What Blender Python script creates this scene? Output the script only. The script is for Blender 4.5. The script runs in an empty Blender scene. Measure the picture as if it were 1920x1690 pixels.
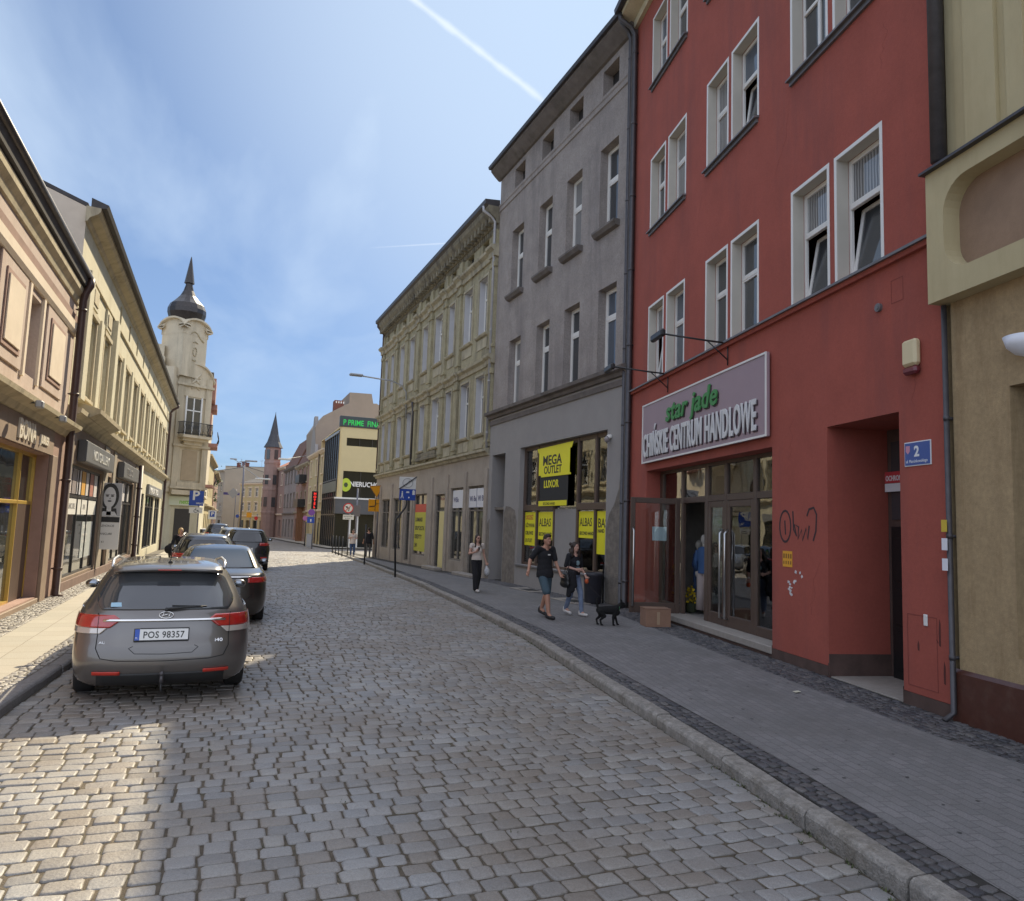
import bpy, bmesh, math, random
import numpy as np
from mathutils import Vector, Matrix
R = math.radians
rnd = random.Random(7)
scn = bpy.context.scene
COL = scn.collection

# ---------------------------------------------------------------- camera
H = 2.0
F_PX, W_PX, H_PX = 1400.0, 1920.0, 1690.0
YAW, PITCH, ROLL = R(21.1), R(5.9), R(2.0)
fw = Vector((math.sin(YAW)*math.cos(PITCH), math.cos(YAW)*math.cos(PITCH), math.sin(PITCH)))
r0 = Vector((math.cos(YAW), -math.sin(YAW), 0)); u0 = r0.cross(fw)
rt = r0*math.cos(ROLL) + u0*math.sin(ROLL); up = -r0*math.sin(ROLL) + u0*math.cos(ROLL)
cam_d = bpy.data.cameras.new('camera'); cam = bpy.data.objects.new('camera', cam_d); COL.objects.link(cam)
cam.matrix_world = Matrix(((rt.x, up.x, -fw.x, 0), (rt.y, up.y, -fw.y, 0), (rt.z, up.z, -fw.z, H), (0, 0, 0, 1)))
cam_d.sensor_fit = 'HORIZONTAL'; cam_d.sensor_width = 36.0; cam_d.lens = 36.0*F_PX/W_PX
cam_d.clip_start = 0.05; cam_d.clip_end = 3000
scn.camera = cam
def at(x, y, Y):
    "world point at street distance Y on the sight line of photograph pixel (x, y)"
    d = rt*((x-960)/F_PX) - up*((y-845)/F_PX) + fw
    t = Y/d.y
    return Vector((0, 0, H)) + d*t

# ---------------------------------------------------------------- light
SKY_FILL = 5.2  # extra sky brightness added overhead and behind the camera to lift the shade
SUN_AZ, SUN_EL = R(30.0), R(40.8)      # azimuth clockwise from +Y (the street), elevation
world = bpy.data.worlds.new('World'); scn.world = world; world.use_nodes = True
nt = world.node_tree; nt.nodes.clear()
wo = nt.nodes.new('ShaderNodeOutputWorld'); bg = nt.nodes.new('ShaderNodeBackground')
sky = nt.nodes.new('ShaderNodeTexSky'); sky.sky_type = 'NISHITA'; sky.sun_disc = False
sky.sun_elevation = SUN_EL; sky.sun_rotation = SUN_AZ; sky.altitude = 80; sky.air_density = 1.0; sky.dust_density = 0.6; sky.ozone_density = 2.2
bg.inputs['Strength'].default_value = 0.105
def N(t, **kw):
    n = nt.nodes.new(t)
    for k, v in kw.items(): setattr(n, k, v)
    return n
tc = N('ShaderNodeTexCoord'); sep = N('ShaderNodeSeparateXYZ'); nt.links.new(tc.outputs['Generated'], sep.inputs[0])
# thin cirrus: noise on the sky direction projected on a high plane
dv = N('ShaderNodeMath', operation='MAXIMUM'); nt.links.new(sep.outputs['Z'], dv.inputs[0]); dv.inputs[1].default_value = 0.06
px = N('ShaderNodeMath', operation='DIVIDE'); nt.links.new(sep.outputs['X'], px.inputs[0]); nt.links.new(dv.outputs[0], px.inputs[1])
py = N('ShaderNodeMath', operation='DIVIDE'); nt.links.new(sep.outputs['Y'], py.inputs[0]); nt.links.new(dv.outputs[0], py.inputs[1])
cb = N('ShaderNodeCombineXYZ'); nt.links.new(px.outputs[0], cb.inputs[0]); nt.links.new(py.outputs[0], cb.inputs[1])
mp = N('ShaderNodeMapping'); mp.inputs['Rotation'].default_value = (0, 0, R(35)); mp.inputs['Scale'].default_value = (1.5, 0.5, 1); mp.inputs['Location'].default_value = (0.3, 0.35, 0)
nt.links.new(cb.outputs[0], mp.inputs[0])
nz = N('ShaderNodeTexNoise'); nz.inputs['Scale'].default_value = 0.95; nz.inputs['Detail'].default_value = 7; nz.inputs['Roughness'].default_value = 0.5; nz.inputs['Distortion'].default_value = 0.3
nt.links.new(mp.outputs[0], nz.inputs['Vector'])
cr = N('ShaderNodeValToRGB'); cr.color_ramp.elements[0].position = 0.40; cr.color_ramp.elements[1].position = 0.72
cr.color_ramp.elements[0].color = (0, 0, 0, 1); cr.color_ramp.elements[1].color = (0.9, 0.9, 0.9, 1)
nt.links.new(nz.outputs['Fac'], cr.inputs[0])
# contrails: thin bands along great circles through two sight lines
def trail(p, q, wdt, amp, soft=1.0):
    a = at(*p, 1000) - Vector((0, 0, H)); b = at(*q, 1000) - Vector((0, 0, H)); a.normalize(); b.normalize()
    n = a.cross(b).normalized(); m = (a+b).normalized(); half = math.cos(a.angle(b)/2)
    d1 = N('ShaderNodeVectorMath', operation='DOT_PRODUCT'); nt.links.new(tc.outputs['Generated'], d1.inputs[0]); d1.inputs[1].default_value = n
    ab = N('ShaderNodeMath', operation='ABSOLUTE'); nt.links.new(d1.outputs['Value'], ab.inputs[0])
    n2 = N('ShaderNodeTexNoise'); n2.inputs['Scale'].default_value = 45; n2.inputs['Detail'].default_value = 4; nt.links.new(tc.outputs['Generated'], n2.inputs['Vector'])
    ad = N('ShaderNodeMath', operation='MULTIPLY_ADD'); nt.links.new(n2.outputs['Fac'], ad.inputs[0]); ad.inputs[1].default_value = wdt*0.9; nt.links.new(ab.outputs[0], ad.inputs[2])
    mr = N('ShaderNodeMapRange', interpolation_type='SMOOTHSTEP'); nt.links.new(ad.outputs[0], mr.inputs['Value'])
    mr.inputs['From Min'].default_value = wdt*0.3; mr.inputs['From Max'].default_value = wdt*1.5; mr.inputs['To Min'].default_value = amp; mr.inputs['To Max'].default_value = 0
    d2 = N('ShaderNodeVectorMath', operation='DOT_PRODUCT'); nt.links.new(tc.outputs['Generated'], d2.inputs[0]); d2.inputs[1].default_value = m
    m2 = N('ShaderNodeMapRange', interpolation_type='SMOOTHSTEP'); nt.links.new(d2.outputs['Value'], m2.inputs['Value'])
    m2.inputs['From Min'].default_value = half - 0.006*soft; m2.inputs['From Max'].default_value = half + 0.004*soft
    ml = N('ShaderNodeMath', operation='MULTIPLY'); nt.links.new(mr.outputs[0], ml.inputs[0]); nt.links.new(m2.outputs[0], ml.inputs[1])
    return ml.outputs[0]
t1 = trail((700, -60), (1020, 190), 0.006, 0.8); t2 = trail((745, 462), (845, 456), 0.0014, 0.45, .4)
mx = N('ShaderNodeMath', operation='MAXIMUM'); nt.links.new(t1, mx.inputs[0]); nt.links.new(t2, mx.inputs[1])
mx2 = cr
# soft shoulder on the bright aureole, then cirrus, then the added fill overhead and behind
K = (3.25, 5.7, 11.5)
kad = N('ShaderNodeVectorMath', operation='ADD'); nt.links.new(sky.outputs[0], kad.inputs[0]); kad.inputs[1].default_value = K
kdv = N('ShaderNodeVectorMath', operation='DIVIDE'); nt.links.new(sky.outputs[0], kdv.inputs[0]); nt.links.new(kad.outputs[0], kdv.inputs[1])
kmu = N('ShaderNodeVectorMath', operation='MULTIPLY'); nt.links.new(kdv.outputs[0], kmu.inputs[0]); kmu.inputs[1].default_value = K
sund = N('ShaderNodeVectorMath', operation='DOT_PRODUCT'); nt.links.new(tc.outputs['Generated'], sund.inputs[0]); sund.inputs[1].default_value = (math.sin(SUN_AZ)*math.cos(SUN_EL), math.cos(SUN_AZ)*math.cos(SUN_EL), math.sin(SUN_EL))
sw = N('ShaderNodeMapRange', interpolation_type='SMOOTHSTEP'); nt.links.new(sund.outputs['Value'], sw.inputs['Value']); sw.inputs['From Min'].default_value = 0.80; sw.inputs['From Max'].default_value = 1.0; sw.inputs['To Max'].default_value = 0.75
ce = N('ShaderNodeMapRange', interpolation_type='SMOOTHSTEP'); nt.links.new(sep.outputs['Z'], ce.inputs['Value']); ce.inputs['From Min'].default_value = 0.10; ce.inputs['From Max'].default_value = 0.42; ce.inputs['To Min'].default_value = 0.25
cf = N('ShaderNodeMath', operation='MULTIPLY'); nt.links.new(cr.outputs[0], cf.inputs[0]); nt.links.new(ce.outputs[0], cf.inputs[1])
mx3 = N('ShaderNodeMath', operation='MAXIMUM'); nt.links.new(cf.outputs[0], mx3.inputs[0]); nt.links.new(sw.outputs[0], mx3.inputs[1])
cm = N('ShaderNodeMixRGB', blend_type='MIX'); nt.links.new(mx3.outputs[0], cm.inputs[0]); nt.links.new(kmu.outputs[0], cm.inputs[1])
cm.inputs[2].default_value = (4.0, 4.9, 6.1, 1)
vz = N('ShaderNodeMapRange', interpolation_type='SMOOTHSTEP'); nt.links.new(sep.outputs['Z'], vz.inputs['Value']); vz.inputs['From Min'].default_value = 0.60; vz.inputs['From Max'].default_value = 0.92; vz.inputs['To Max'].default_value = SKY_FILL
vy = N('ShaderNodeMapRange', interpolation_type='SMOOTHSTEP'); nt.links.new(sep.outputs['Y'], vy.inputs['Value']); vy.inputs['From Min'].default_value = 0.0; vy.inputs['From Max'].default_value = -0.6; vy.inputs['To Max'].default_value = SKY_FILL
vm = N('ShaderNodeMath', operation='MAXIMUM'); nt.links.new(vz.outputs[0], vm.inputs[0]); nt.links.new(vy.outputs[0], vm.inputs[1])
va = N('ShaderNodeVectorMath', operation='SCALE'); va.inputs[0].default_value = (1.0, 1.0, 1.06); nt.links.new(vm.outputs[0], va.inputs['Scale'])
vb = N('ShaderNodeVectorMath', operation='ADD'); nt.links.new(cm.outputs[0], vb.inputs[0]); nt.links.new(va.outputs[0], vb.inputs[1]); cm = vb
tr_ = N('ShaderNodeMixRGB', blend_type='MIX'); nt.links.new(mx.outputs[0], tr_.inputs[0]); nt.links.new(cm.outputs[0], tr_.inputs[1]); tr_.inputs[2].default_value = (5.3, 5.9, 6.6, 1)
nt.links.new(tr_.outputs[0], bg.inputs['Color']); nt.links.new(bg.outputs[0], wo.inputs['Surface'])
sd = bpy.data.lights.new('sun', 'SUN'); so = bpy.data.objects.new('sun', sd); COL.objects.link(so)
sd.energy = 4.9; sd.angle = R(0.55); sd.color = (1.0, 0.865, 0.62)
sv = Vector((math.sin(SUN_AZ)*math.cos(SUN_EL), math.cos(SUN_AZ)*math.cos(SUN_EL), math.sin(SUN_EL)))
so.rotation_euler = sv.to_track_quat('Z', 'Y').to_euler(); so.location = (20, 0, 40)
scn.view_settings.view_transform = 'Standard'; scn.view_settings.look = 'None'; scn.view_settings.gamma = 1; scn.view_settings.exposure = 0.70

# ---------------------------------------------------------------- helpers
def gz(Y): return -0.009*max(0.0, Y-24.0)
def tag(o, label=None, cat=None, group=None, kind=None):
    if label: o['label'] = label
    if cat: o['category'] = cat
    if group: o['group'] = group
    if kind: o['kind'] = kind
    return o
def empty(name, loc=(0, 0, 0), rz=0.0, label=None, cat=None, group=None):
    o = bpy.data.objects.new(name, None); COL.objects.link(o); o.location = loc; o.rotation_euler = (0, 0, rz)
    o.empty_display_size = 0.2
    return tag(o, label, cat, group)
def kids(o): return [c for c in bpy.data.objects if c.parent == o]
def copy_tree(o, parent=None):
    c = o.copy(); COL.objects.link(c)
    if parent: c.parent = parent
    for ch in kids(o): copy_tree(ch, c)
    return c

NOSPLIT = {'dentils', 'crown', 'torn_paper', 'blossoms', 'spray_line', 'main_cornice', 'carved_ornament', 'tower_ornament', 'white_symbols', 'printed_mark', 'arms', 'lamp_heads', 'portrait_features', 'portrait_hair', 'portrait_face', 'body', 'side_balcony_railing', 'tailgate_seam', 'bare_patch_x', 'yellow_cloth', 'emblem', 'arrow', 'black_arrow', 'door_seam', 'faded_symbol', 'boards'}
class MB:
    "collects shapes, builds ONE mesh"
    def __init__(s): s.v = []; s.f = []; s.m = []; s.cur = 0
    def face(s, pts):
        n = len(s.v); s.v += [tuple(p) for p in pts]; s.f.append(tuple(range(n, n+len(pts)))); s.m.append(s.cur)
    def grid(s, rows, close=False):
        n = len(s.v); w = len(rows[0])
        for r in rows: s.v += [tuple(p) for p in r]
        for j in range(len(rows)-1):
            for i in range(w if close else w-1):
                i2 = (i+1) % w
                s.f.append((n+j*w+i, n+j*w+i2, n+(j+1)*w+i2, n+(j+1)*w+i)); s.m.append(s.cur)
        return n
    def box(s, x0, x1, y0, y1, z0, z1, bev=0.0):
        if x0 > x1: x0, x1 = x1, x0
        if y0 > y1: y0, y1 = y1, y0
        if z0 > z1: z0, z1 = z1, z0
        b = min(bev, (x1-x0)/2.5, (y1-y0)/2.5, (z1-z0)/2.5)
        if b <= 0:
            n = len(s.v)
            s.v += [(x0,y0,z0),(x1,y0,z0),(x1,y1,z0),(x0,y1,z0),(x0,y0,z1),(x1,y0,z1),(x1,y1,z1),(x0,y1,z1)]
            for f in ((0,3,2,1),(4,5,6,7),(0,1,5,4),(1,2,6,5),(2,3,7,6),(3,0,4,7)):
                s.f.append(tuple(n+i for i in f)); s.m.append(s.cur)
            return
        def ring(i, z): return [(x0+i,y0+b,z),(x0+b,y0+i,z),(x1-b,y0+i,z),(x1-i,y0+b,z),(x1-i,y1-b,z),(x1-b,y1-i,z),(x0+b,y1-i,z),(x0+i,y1-b,z)]
        def ringi(z): return [(x0+b,y0+b,z)]*2+[(x1-b,y0+b,z)]*2+[(x1-b,y1-b,z)]*2+[(x0+b,y1-b,z)]*2
        n = s.grid([ring(0, z0+b), ring(0, z1-b)], True)
        for z, zi, flip in ((z0+b, z0, 1), (z1-b, z1, 0)):
            q = [(x0+b,y0+b,zi),(x1-b,y0+b,zi),(x1-b,y1-b,zi),(x0+b,y1-b,zi)]; r_ = ring(0, z)
            fs = [[q[0],q[1],q[2],q[3]]]
            fs += [[r_[1],r_[2],q[1],q[0]],[r_[3],r_[4],q[2],q[1]],[r_[5],r_[6],q[3],q[2]],[r_[7],r_[0],q[0],q[3]]]
            fs += [[r_[0],r_[1],q[0]],[r_[2],r_[3],q[1]],[r_[4],r_[5],q[2]],[r_[6],r_[7],q[3]]]
            for f in fs: s.face(f[::-1] if flip else f)
    def prism(s, prof, x0, x1, cap=True):
        "profile [(y,z)] closed, extruded along x"
        if x0 > x1: x0, x1 = x1, x0
        a = sum(prof[i][0]*prof[(i+1)%len(prof)][1]-prof[(i+1)%len(prof)][0]*prof[i][1] for i in range(len(prof)))
        if a > 0: prof = prof[::-1]
        s.grid([[(x0, y, z) for y, z in prof], [(x1, y, z) for y, z in prof]], True)
        if cap:
            s.face([(x0, y, z) for y, z in prof][::-1]); s.face([(x1, y, z) for y, z in prof])
    def poly(s, pts, y0, y1):
        "polygon [(x,z)] with thickness between y0 and y1"
        a = sum(pts[i][0]*pts[(i+1)%len(pts)][1]-pts[(i+1)%len(pts)][0]*pts[i][1] for i in range(len(pts)))
        if a < 0: pts = pts[::-1]
        if y0 > y1: y0, y1 = y1, y0
        s.grid([[(x, y1, z) for x, z in pts], [(x, y0, z) for x, z in pts]], True)
        s.face([(x, y0, z) for x, z in pts]); s.face([(x, y1, z) for x, z in pts][::-1])
    def tube(s, pts, r, n=10, cap=True):
        pts = [Vector(p) for p in pts]; k = len(pts); rs = r if isinstance(r, (list, tuple)) else [r]*k
        rows = []; prev = None
        for i, p in enumerate(pts):
            t = (pts[min(i+1, k-1)]-pts[max(i-1, 0)]).normalized()
            if prev is None:
                a = Vector((0, 0, 1)) if abs(t.z) < 0.9 else Vector((1, 0, 0)); e1 = t.cross(a).normalized()
            else: e1 = (prev - t*prev.dot(t)).normalized()
            prev = e1; e2 = t.cross(e1)
            rows.append([p+(e1*math.cos(2*math.pi*j/n)+e2*math.sin(2*math.pi*j/n))*rs[i] for j in range(n)])
        s.grid(rows, True)
        if cap: s.face(rows[0][::-1]); s.face(rows[-1])
    def lathe(s, prof, n=24, cx=0, cy=0, a0=0.0, a1=2*math.pi, sx=1, sy=1):
        full = abs(a1-a0-2*math.pi) < 1e-6; m = n if full else n+1
        s.grid([[(cx+r*sx*math.cos(a0+(a1-a0)*j/n), cy+r*sy*math.sin(a0+(a1-a0)*j/n), z) for j in range(m)] for r, z in prof], full)
        if full:
            for r, z in (prof[0], prof[-1]):
                if r > 1e-4:
                    fc = [(cx+r*sx*math.cos(2*math.pi*j/n), cy+r*sy*math.sin(2*math.pi*j/n), z) for j in range(n)]
                    s.face(fc if (r, z) == prof[-1] else fc[::-1])
    def ell(s, c, rx, ry, rz_, n=12, m=8):
        rows = []
        for i in range(m+1):
            a = -math.pi/2+math.pi*i/m
            rows.append([(c[0]+rx*math.cos(a)*math.cos(2*math.pi*j/n), c[1]+ry*math.cos(a)*math.sin(2*math.pi*j/n), c[2]+rz_*math.sin(a)) for j in range(n)])
        s.grid(rows, True)
    def clusters(s):
        "groups of faces whose shapes touch one another"
        n = len(s.v); par = list(range(n))
        def find(a):
            while par[a] != a: par[a] = par[par[a]]; a = par[a]
            return a
        for f in s.f:
            r_ = find(f[0])
            for i in f[1:]: par[find(i)] = r_
        key = {}
        for i, v in enumerate(s.v): key.setdefault((round(v[0], 4), round(v[1], 4), round(v[2], 4)), []).append(i)
        for L in key.values():
            for i in L[1:]: par[find(i)] = find(L[0])
        comp = {}
        for i in range(n): comp.setdefault(find(i), []).append(i)
        ids = list(comp); V = np.array([tuple(v) for v in s.v]); bb = [(V[comp[c]].min(0)-.012, V[comp[c]].max(0)+.012) for c in ids]
        if len(ids) < 2 or len(ids) > 400: return None
        g = list(range(len(ids)))
        def fg(a):
            while g[a] != a: g[a] = g[g[a]]; a = g[a]
            return a
        for i in range(len(ids)):
            for j in range(i+1, len(ids)):
                if (bb[i][0] <= bb[j][1]).all() and (bb[j][0] <= bb[i][1]).all(): g[fg(i)] = fg(j)
        grp = {}
        for k, c in enumerate(ids): grp.setdefault(fg(k), []).append(k)
        if len(grp) < 2 or len(grp) > 40: return None
        for L in grp.values():
            if max((np.max([bb[k][1] for k in L], 0)-np.min([bb[k][0] for k in L], 0))) < 0.16: return None
        vg = {}
        for gi, L in enumerate(grp.values()):
            for k in L:
                for i in comp[ids[k]]: vg[i] = gi
        out = [[] for _ in grp]
        for fi, f in enumerate(s.f): out[vg[f[0]]].append(fi)
        return out
    def build(s, name, mats, parent=None, smooth=False, recalc=False):
        if parent and name not in NOSPLIT:
            cl = s.clusters()
            if cl:
                best = None
                for L in sorted(cl, key=len, reverse=True):
                    q = MB(); mp_ = {}
                    for fi in L:
                        for i in s.f[fi]:
                            if i not in mp_: mp_[i] = len(q.v); q.v.append(s.v[i])
                        q.f.append(tuple(mp_[i] for i in s.f[fi])); q.m.append(s.m[fi])
                    o = q.build_one(name, mats, parent, smooth, recalc); best = best or o
                return best
        return s.build_one(name, mats, parent, smooth, recalc)
    def build_one(s, name, mats, parent=None, smooth=False, recalc=False):
        me = bpy.data.meshes.new(name); me.from_pydata(s.v, [], s.f)
        if not isinstance(mats, (list, tuple)): mats = [mats]
        for m in mats: me.materials.append(m)
        if len(mats) > 1: me.polygons.foreach_set('material_index', s.m)
        if smooth: me.polygons.foreach_set('use_smooth', [True]*len(me.polygons))
        if recalc or smooth:
            bm = bmesh.new(); bm.from_mesh(me); bmesh.ops.remove_doubles(bm, verts=bm.verts, dist=1e-5); bmesh.ops.recalc_face_normals(bm, faces=bm.faces); bm.to_mesh(me); bm.free()
        me.update()
        o = bpy.data.objects.new(name, me); COL.objects.link(o)
        if parent: o.parent = parent
        return o

def mesh_obj(name, me, parent=None):
    o = bpy.data.objects.new(name, me); COL.objects.link(o)
    if parent: o.parent = parent
    return o
def bake(o):
    "apply the modifiers of o into its mesh"
    dg = bpy.context.evaluated_depsgraph_get(); dg.update()
    me = bpy.data.meshes.new_from_object(o.evaluated_get(dg)); o.modifiers.clear(); old = o.data; o.data = me
    bpy.data.meshes.remove(old)
    return o
_txt = {}
def text(s, size, m, parent, loc, name='lettering', ext=0.004, align='LEFT', sx=1.0, bold=0.0, rot=(math.pi/2, 0, 0), shear=0.0, space=1.0, fitw=None):
    key = (s, round(size, 3), ext, align, bold, shear, space)
    if key not in _txt:
        c = bpy.data.curves.new('lettering', 'FONT'); c.body = s; c.size = size; c.extrude = ext; c.align_x = align; c.offset = bold; c.shear = shear; c.space_character = space
        c.resolution_u = 3
        t = bpy.data.objects.new('lettering', c); COL.objects.link(t)
        dg = bpy.context.evaluated_depsgraph_get(); dg.update()
        me = bpy.data.meshes.new_from_object(t.evaluated_get(dg)); bpy.data.objects.remove(t); bpy.data.curves.remove(c)
        _txt[key] = me
    me = _txt[key].copy(); me.materials.clear(); me.materials.append(m)
    o = mesh_obj(name, me, parent); o.location = loc; o.rotation_euler = rot; o.scale = (sx, 1, 1)
    if fitw:
        xs = [v.co.x for v in me.vertices]; o.scale = (fitw/(max(xs)-min(xs)), 1, 1)
    return o

# ---------------------------------------------------------------- materials
def newmat(name):
    m = bpy.data.materials.new(name); m.use_nodes = True; t = m.node_tree; p = t.nodes['Principled BSDF']
    return m, t, p
def mat(name, col, rough=0.8, var=0.12, scale=2.5, bump=0.0, bscale=60, metal=0.0, spec=0.5, dirt=None, dirt_amt=0.4, streak=0.0, coat=0.0, space='Position', speck=0.0):
    m, t, p = newmat(name); L = t.links
    def n(tp, **kw):
        q = t.nodes.new(tp)
        for k, v in kw.items(): setattr(q, k, v)
        return q
    if space == 'Position': g = n('ShaderNodeNewGeometry').outputs['Position']
    else: g = n('ShaderNodeTexCoord').outputs['Object']
    a = n('ShaderNodeTexNoise'); a.inputs['Scale'].default_value = scale; a.inputs['Detail'].default_value = 8; a.inputs['Roughness'].default_value = 0.62
    L.new(g, a.inputs['Vector'])
    mr = n('ShaderNodeMapRange'); mr.inputs['From Min'].default_value = 0.25; mr.inputs['From Max'].default_value = 0.75; mr.inputs['To Min'].default_value = 1-var; mr.inputs['To Max'].default_value = 1+var
    L.new(a.outputs['Fac'], mr.inputs['Value'])
    if speck:
        sn = n('ShaderNodeTexNoise'); sn.inputs['Scale'].default_value = 22; sn.inputs['Detail'].default_value = 6; sn.inputs['Roughness'].default_value = 0.75; L.new(g, sn.inputs['Vector'])
        sr = n('ShaderNodeMapRange'); sr.inputs['From Min'].default_value = 0.32; sr.inputs['From Max'].default_value = 0.68; sr.inputs['To Min'].default_value = 1-speck; sr.inputs['To Max'].default_value = 1+speck; L.new(sn.outputs['Fac'], sr.inputs['Value'])
        sm_ = n('ShaderNodeMath', operation='MULTIPLY'); L.new(mr.outputs[0], sm_.inputs[0]); L.new(sr.outputs[0], sm_.inputs[1]); mr = sm_
    mu = n('ShaderNodeVectorMath', operation='SCALE'); mu.inputs[0].default_value = col[:3]; L.new(mr.outputs[0], mu.inputs['Scale'])
    out = mu.outputs[0]
    if dirt:
        b = n('ShaderNodeTexNoise'); b.inputs['Scale'].default_value = scale*0.45; b.inputs['Detail'].default_value = 10; b.inputs['Roughness'].default_value = 0.7
        mpn = n('ShaderNodeMapping'); mpn.inputs['Scale'].default_value = (1, 1, 1-streak*0.85); L.new(g, mpn.inputs[0])
        if streak: mpn.inputs['Scale'].default_value = (1.8, 1.8, 0.25)
        L.new(mpn.outputs[0], b.inputs['Vector'])
        r = n('ShaderNodeMapRange', interpolation_type='SMOOTHSTEP'); r.inputs['From Min'].default_value = 0.45; r.inputs['From Max'].default_value = 0.72; r.inputs['To Max'].default_value = dirt_amt
        L.new(b.outputs['Fac'], r.inputs['Value'])
        mix = n('ShaderNodeMixRGB'); L.new(r.outputs[0], mix.inputs[0]); L.new(out, mix.inputs[1]); mix.inputs[2].default_value = (*dirt[:3], 1)
        out = mix.outputs[0]
    L.new(out, p.inputs['Base Color'])
    p.inputs['Roughness'].default_value = rough; p.inputs['Metallic'].default_value = metal
    p.inputs['Specular IOR Level'].default_value = spec; p.inputs['Coat Weight'].default_value = coat; p.inputs['Coat Roughness'].default_value = 0.04
    if bump:
        c = n('ShaderNodeTexNoise'); c.inputs['Scale'].default_value = bscale; c.inputs['Detail'].default_value = 4; L.new(g, c.inputs['Vector'])
        bn = n('ShaderNodeBump'); bn.inputs['Strength'].default_value = bump; bn.inputs['Distance'].default_value = 0.02; L.new(c.outputs['Fac'], bn.inputs['Height']); L.new(bn.outputs[0], p.inputs['Normal'])
    return m
def plain(name, col, rough=0.5, metal=0.0, spec=0.5, coat=0.0, emit=0.0):
    m, t, p = newmat(name); p.inputs['Base Color'].default_value = (*col[:3], 1); p.inputs['Roughness'].default_value = rough
    p.inputs['Metallic'].default_value = metal; p.inputs['Specular IOR Level'].default_value = spec; p.inputs['Coat Weight'].default_value = coat
    if emit: p.inputs['Emission Color'].default_value = (*col[:3], 1); p.inputs['Emission Strength'].default_value = emit
    return m
def pane_mat(name, col, wav=0.15, spec=0.9, rough=0.03):
    m, t, p = newmat(name); p.inputs['Base Color'].default_value = (*col, 1); p.inputs['Roughness'].default_value = rough; p.inputs['Specular IOR Level'].default_value = spec
    g = t.nodes.new('ShaderNodeNewGeometry'); c = t.nodes.new('ShaderNodeTexNoise'); c.inputs['Scale'].default_value = 1.6; c.inputs['Detail'].default_value = 1
    t.links.new(g.outputs['Position'], c.inputs['Vector'])
    b = t.nodes.new('ShaderNodeBump'); b.inputs['Strength'].default_value = wav; b.inputs['Distance'].default_value = 0.03
    t.links.new(c.outputs['Fac'], b.inputs['Height']); t.links.new(b.outputs[0], p.inputs['Normal'])
    return m
def clear_glass(name, tint=(0.9, 0.95, 0.93), wav=0.1, ior=1.5):
    m, t, p = newmat(name); t.nodes.remove(p); o = t.nodes['Material Output']
    tr = t.nodes.new('ShaderNodeBsdfTransparent'); tr.inputs[0].default_value = (*tint, 1)
    gl = t.nodes.new('ShaderNodeBsdfGlossy'); gl.inputs['Roughness'].default_value = 0.015; gl.inputs[0].default_value = (1, 1, 1, 1)
    fr = t.nodes.new('ShaderNodeFresnel'); fr.inputs['IOR'].default_value = ior
    fm = t.nodes.new('ShaderNodeMath'); fm.operation = 'MULTIPLY'; fm.inputs[1].default_value = 1.8; fm.use_clamp = True; t.links.new(fr.outputs[0], fm.inputs[0])
    mx_ = t.nodes.new('ShaderNodeMixShader'); t.links.new(fm.outputs[0], mx_.inputs[0]); t.links.new(tr.outputs[0], mx_.inputs[1]); t.links.new(gl.outputs[0], mx_.inputs[2]); t.links.new(mx_.outputs[0], o.inputs['Surface'])
    g = t.nodes.new('ShaderNodeNewGeometry'); c = t.nodes.new('ShaderNodeTexNoise'); c.inputs['Scale'].default_value = 1.3
    t.links.new(g.outputs['Position'], c.inputs['Vector']); b = t.nodes.new('ShaderNodeBump'); b.inputs['Strength'].default_value = wav; b.inputs['Distance'].default_value = 0.03
    t.links.new(c.outputs['Fac'], b.inputs['Height']); t.links.new(b.outputs[0], gl.inputs['Normal']); t.links.new(b.outputs[0], fr.inputs['Normal'])
    return m

M = {}
M['red'] = mat('red plaster', (0.36, 0.088, 0.062), 0.92, 0.10, 1.4, 0.45, 160, dirt=(0.22, 0.07, 0.06), dirt_amt=0.6, streak=1, speck=0.07)
M['red_plinth'] = mat('dark brown plinth', (0.09, 0.055, 0.045), 0.85, 0.3, 4, 0.3, 90)
M['grey_pl'] = mat('grey roughcast', (0.315, 0.28, 0.26), 0.95, 0.2, 1.6, 0.8, 110, dirt=(0.17, 0.15, 0.15), dirt_amt=0.65, streak=1, speck=0.22)
M['grey_smooth'] = mat('grey painted render', (0.29, 0.275, 0.265), 0.9, 0.06, 1.6, 0.1, 120, dirt=(0.2, 0.18, 0.18), dirt_amt=0.25)
M['grey_trim'] = mat('dark grey cornice', (0.16, 0.14, 0.13), 0.9, 0.25, 3, 0.5, 60, dirt=(0.08, 0.075, 0.06), dirt_amt=0.6)
M['worn'] = mat('worn bare masonry', (0.20, 0.175, 0.15), 0.95, 0.35, 6, 0.9, 40, dirt=(0.11, 0.10, 0.09), dirt_amt=0.7)
M['ochre'] = mat('weathered ochre stucco', (0.34, 0.305, 0.20), 0.95, 0.22, 2.4, 0.5, 50, dirt=(0.14, 0.12, 0.085), dirt_amt=0.8, streak=1, speck=0.2)
M['ochre_dk'] = mat('sooty ochre stucco', (0.22, 0.195, 0.14), 0.95, 0.35, 2.6, 0.7, 40, dirt=(0.07, 0.06, 0.05), dirt_amt=0.9, streak=1)
M['ochre_trim'] = mat('ochre moulding', (0.40, 0.36, 0.26), 0.95, 0.2, 3, 0.4, 60, dirt=(0.13, 0.11, 0.09), dirt_amt=0.7, streak=1)
M['beige_gf'] = mat('grey beige ground floor render', (0.36, 0.31, 0.26), 0.9, 0.1, 2, 0.2, 80, dirt=(0.2, 0.17, 0.14), dirt_amt=0.5)
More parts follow.
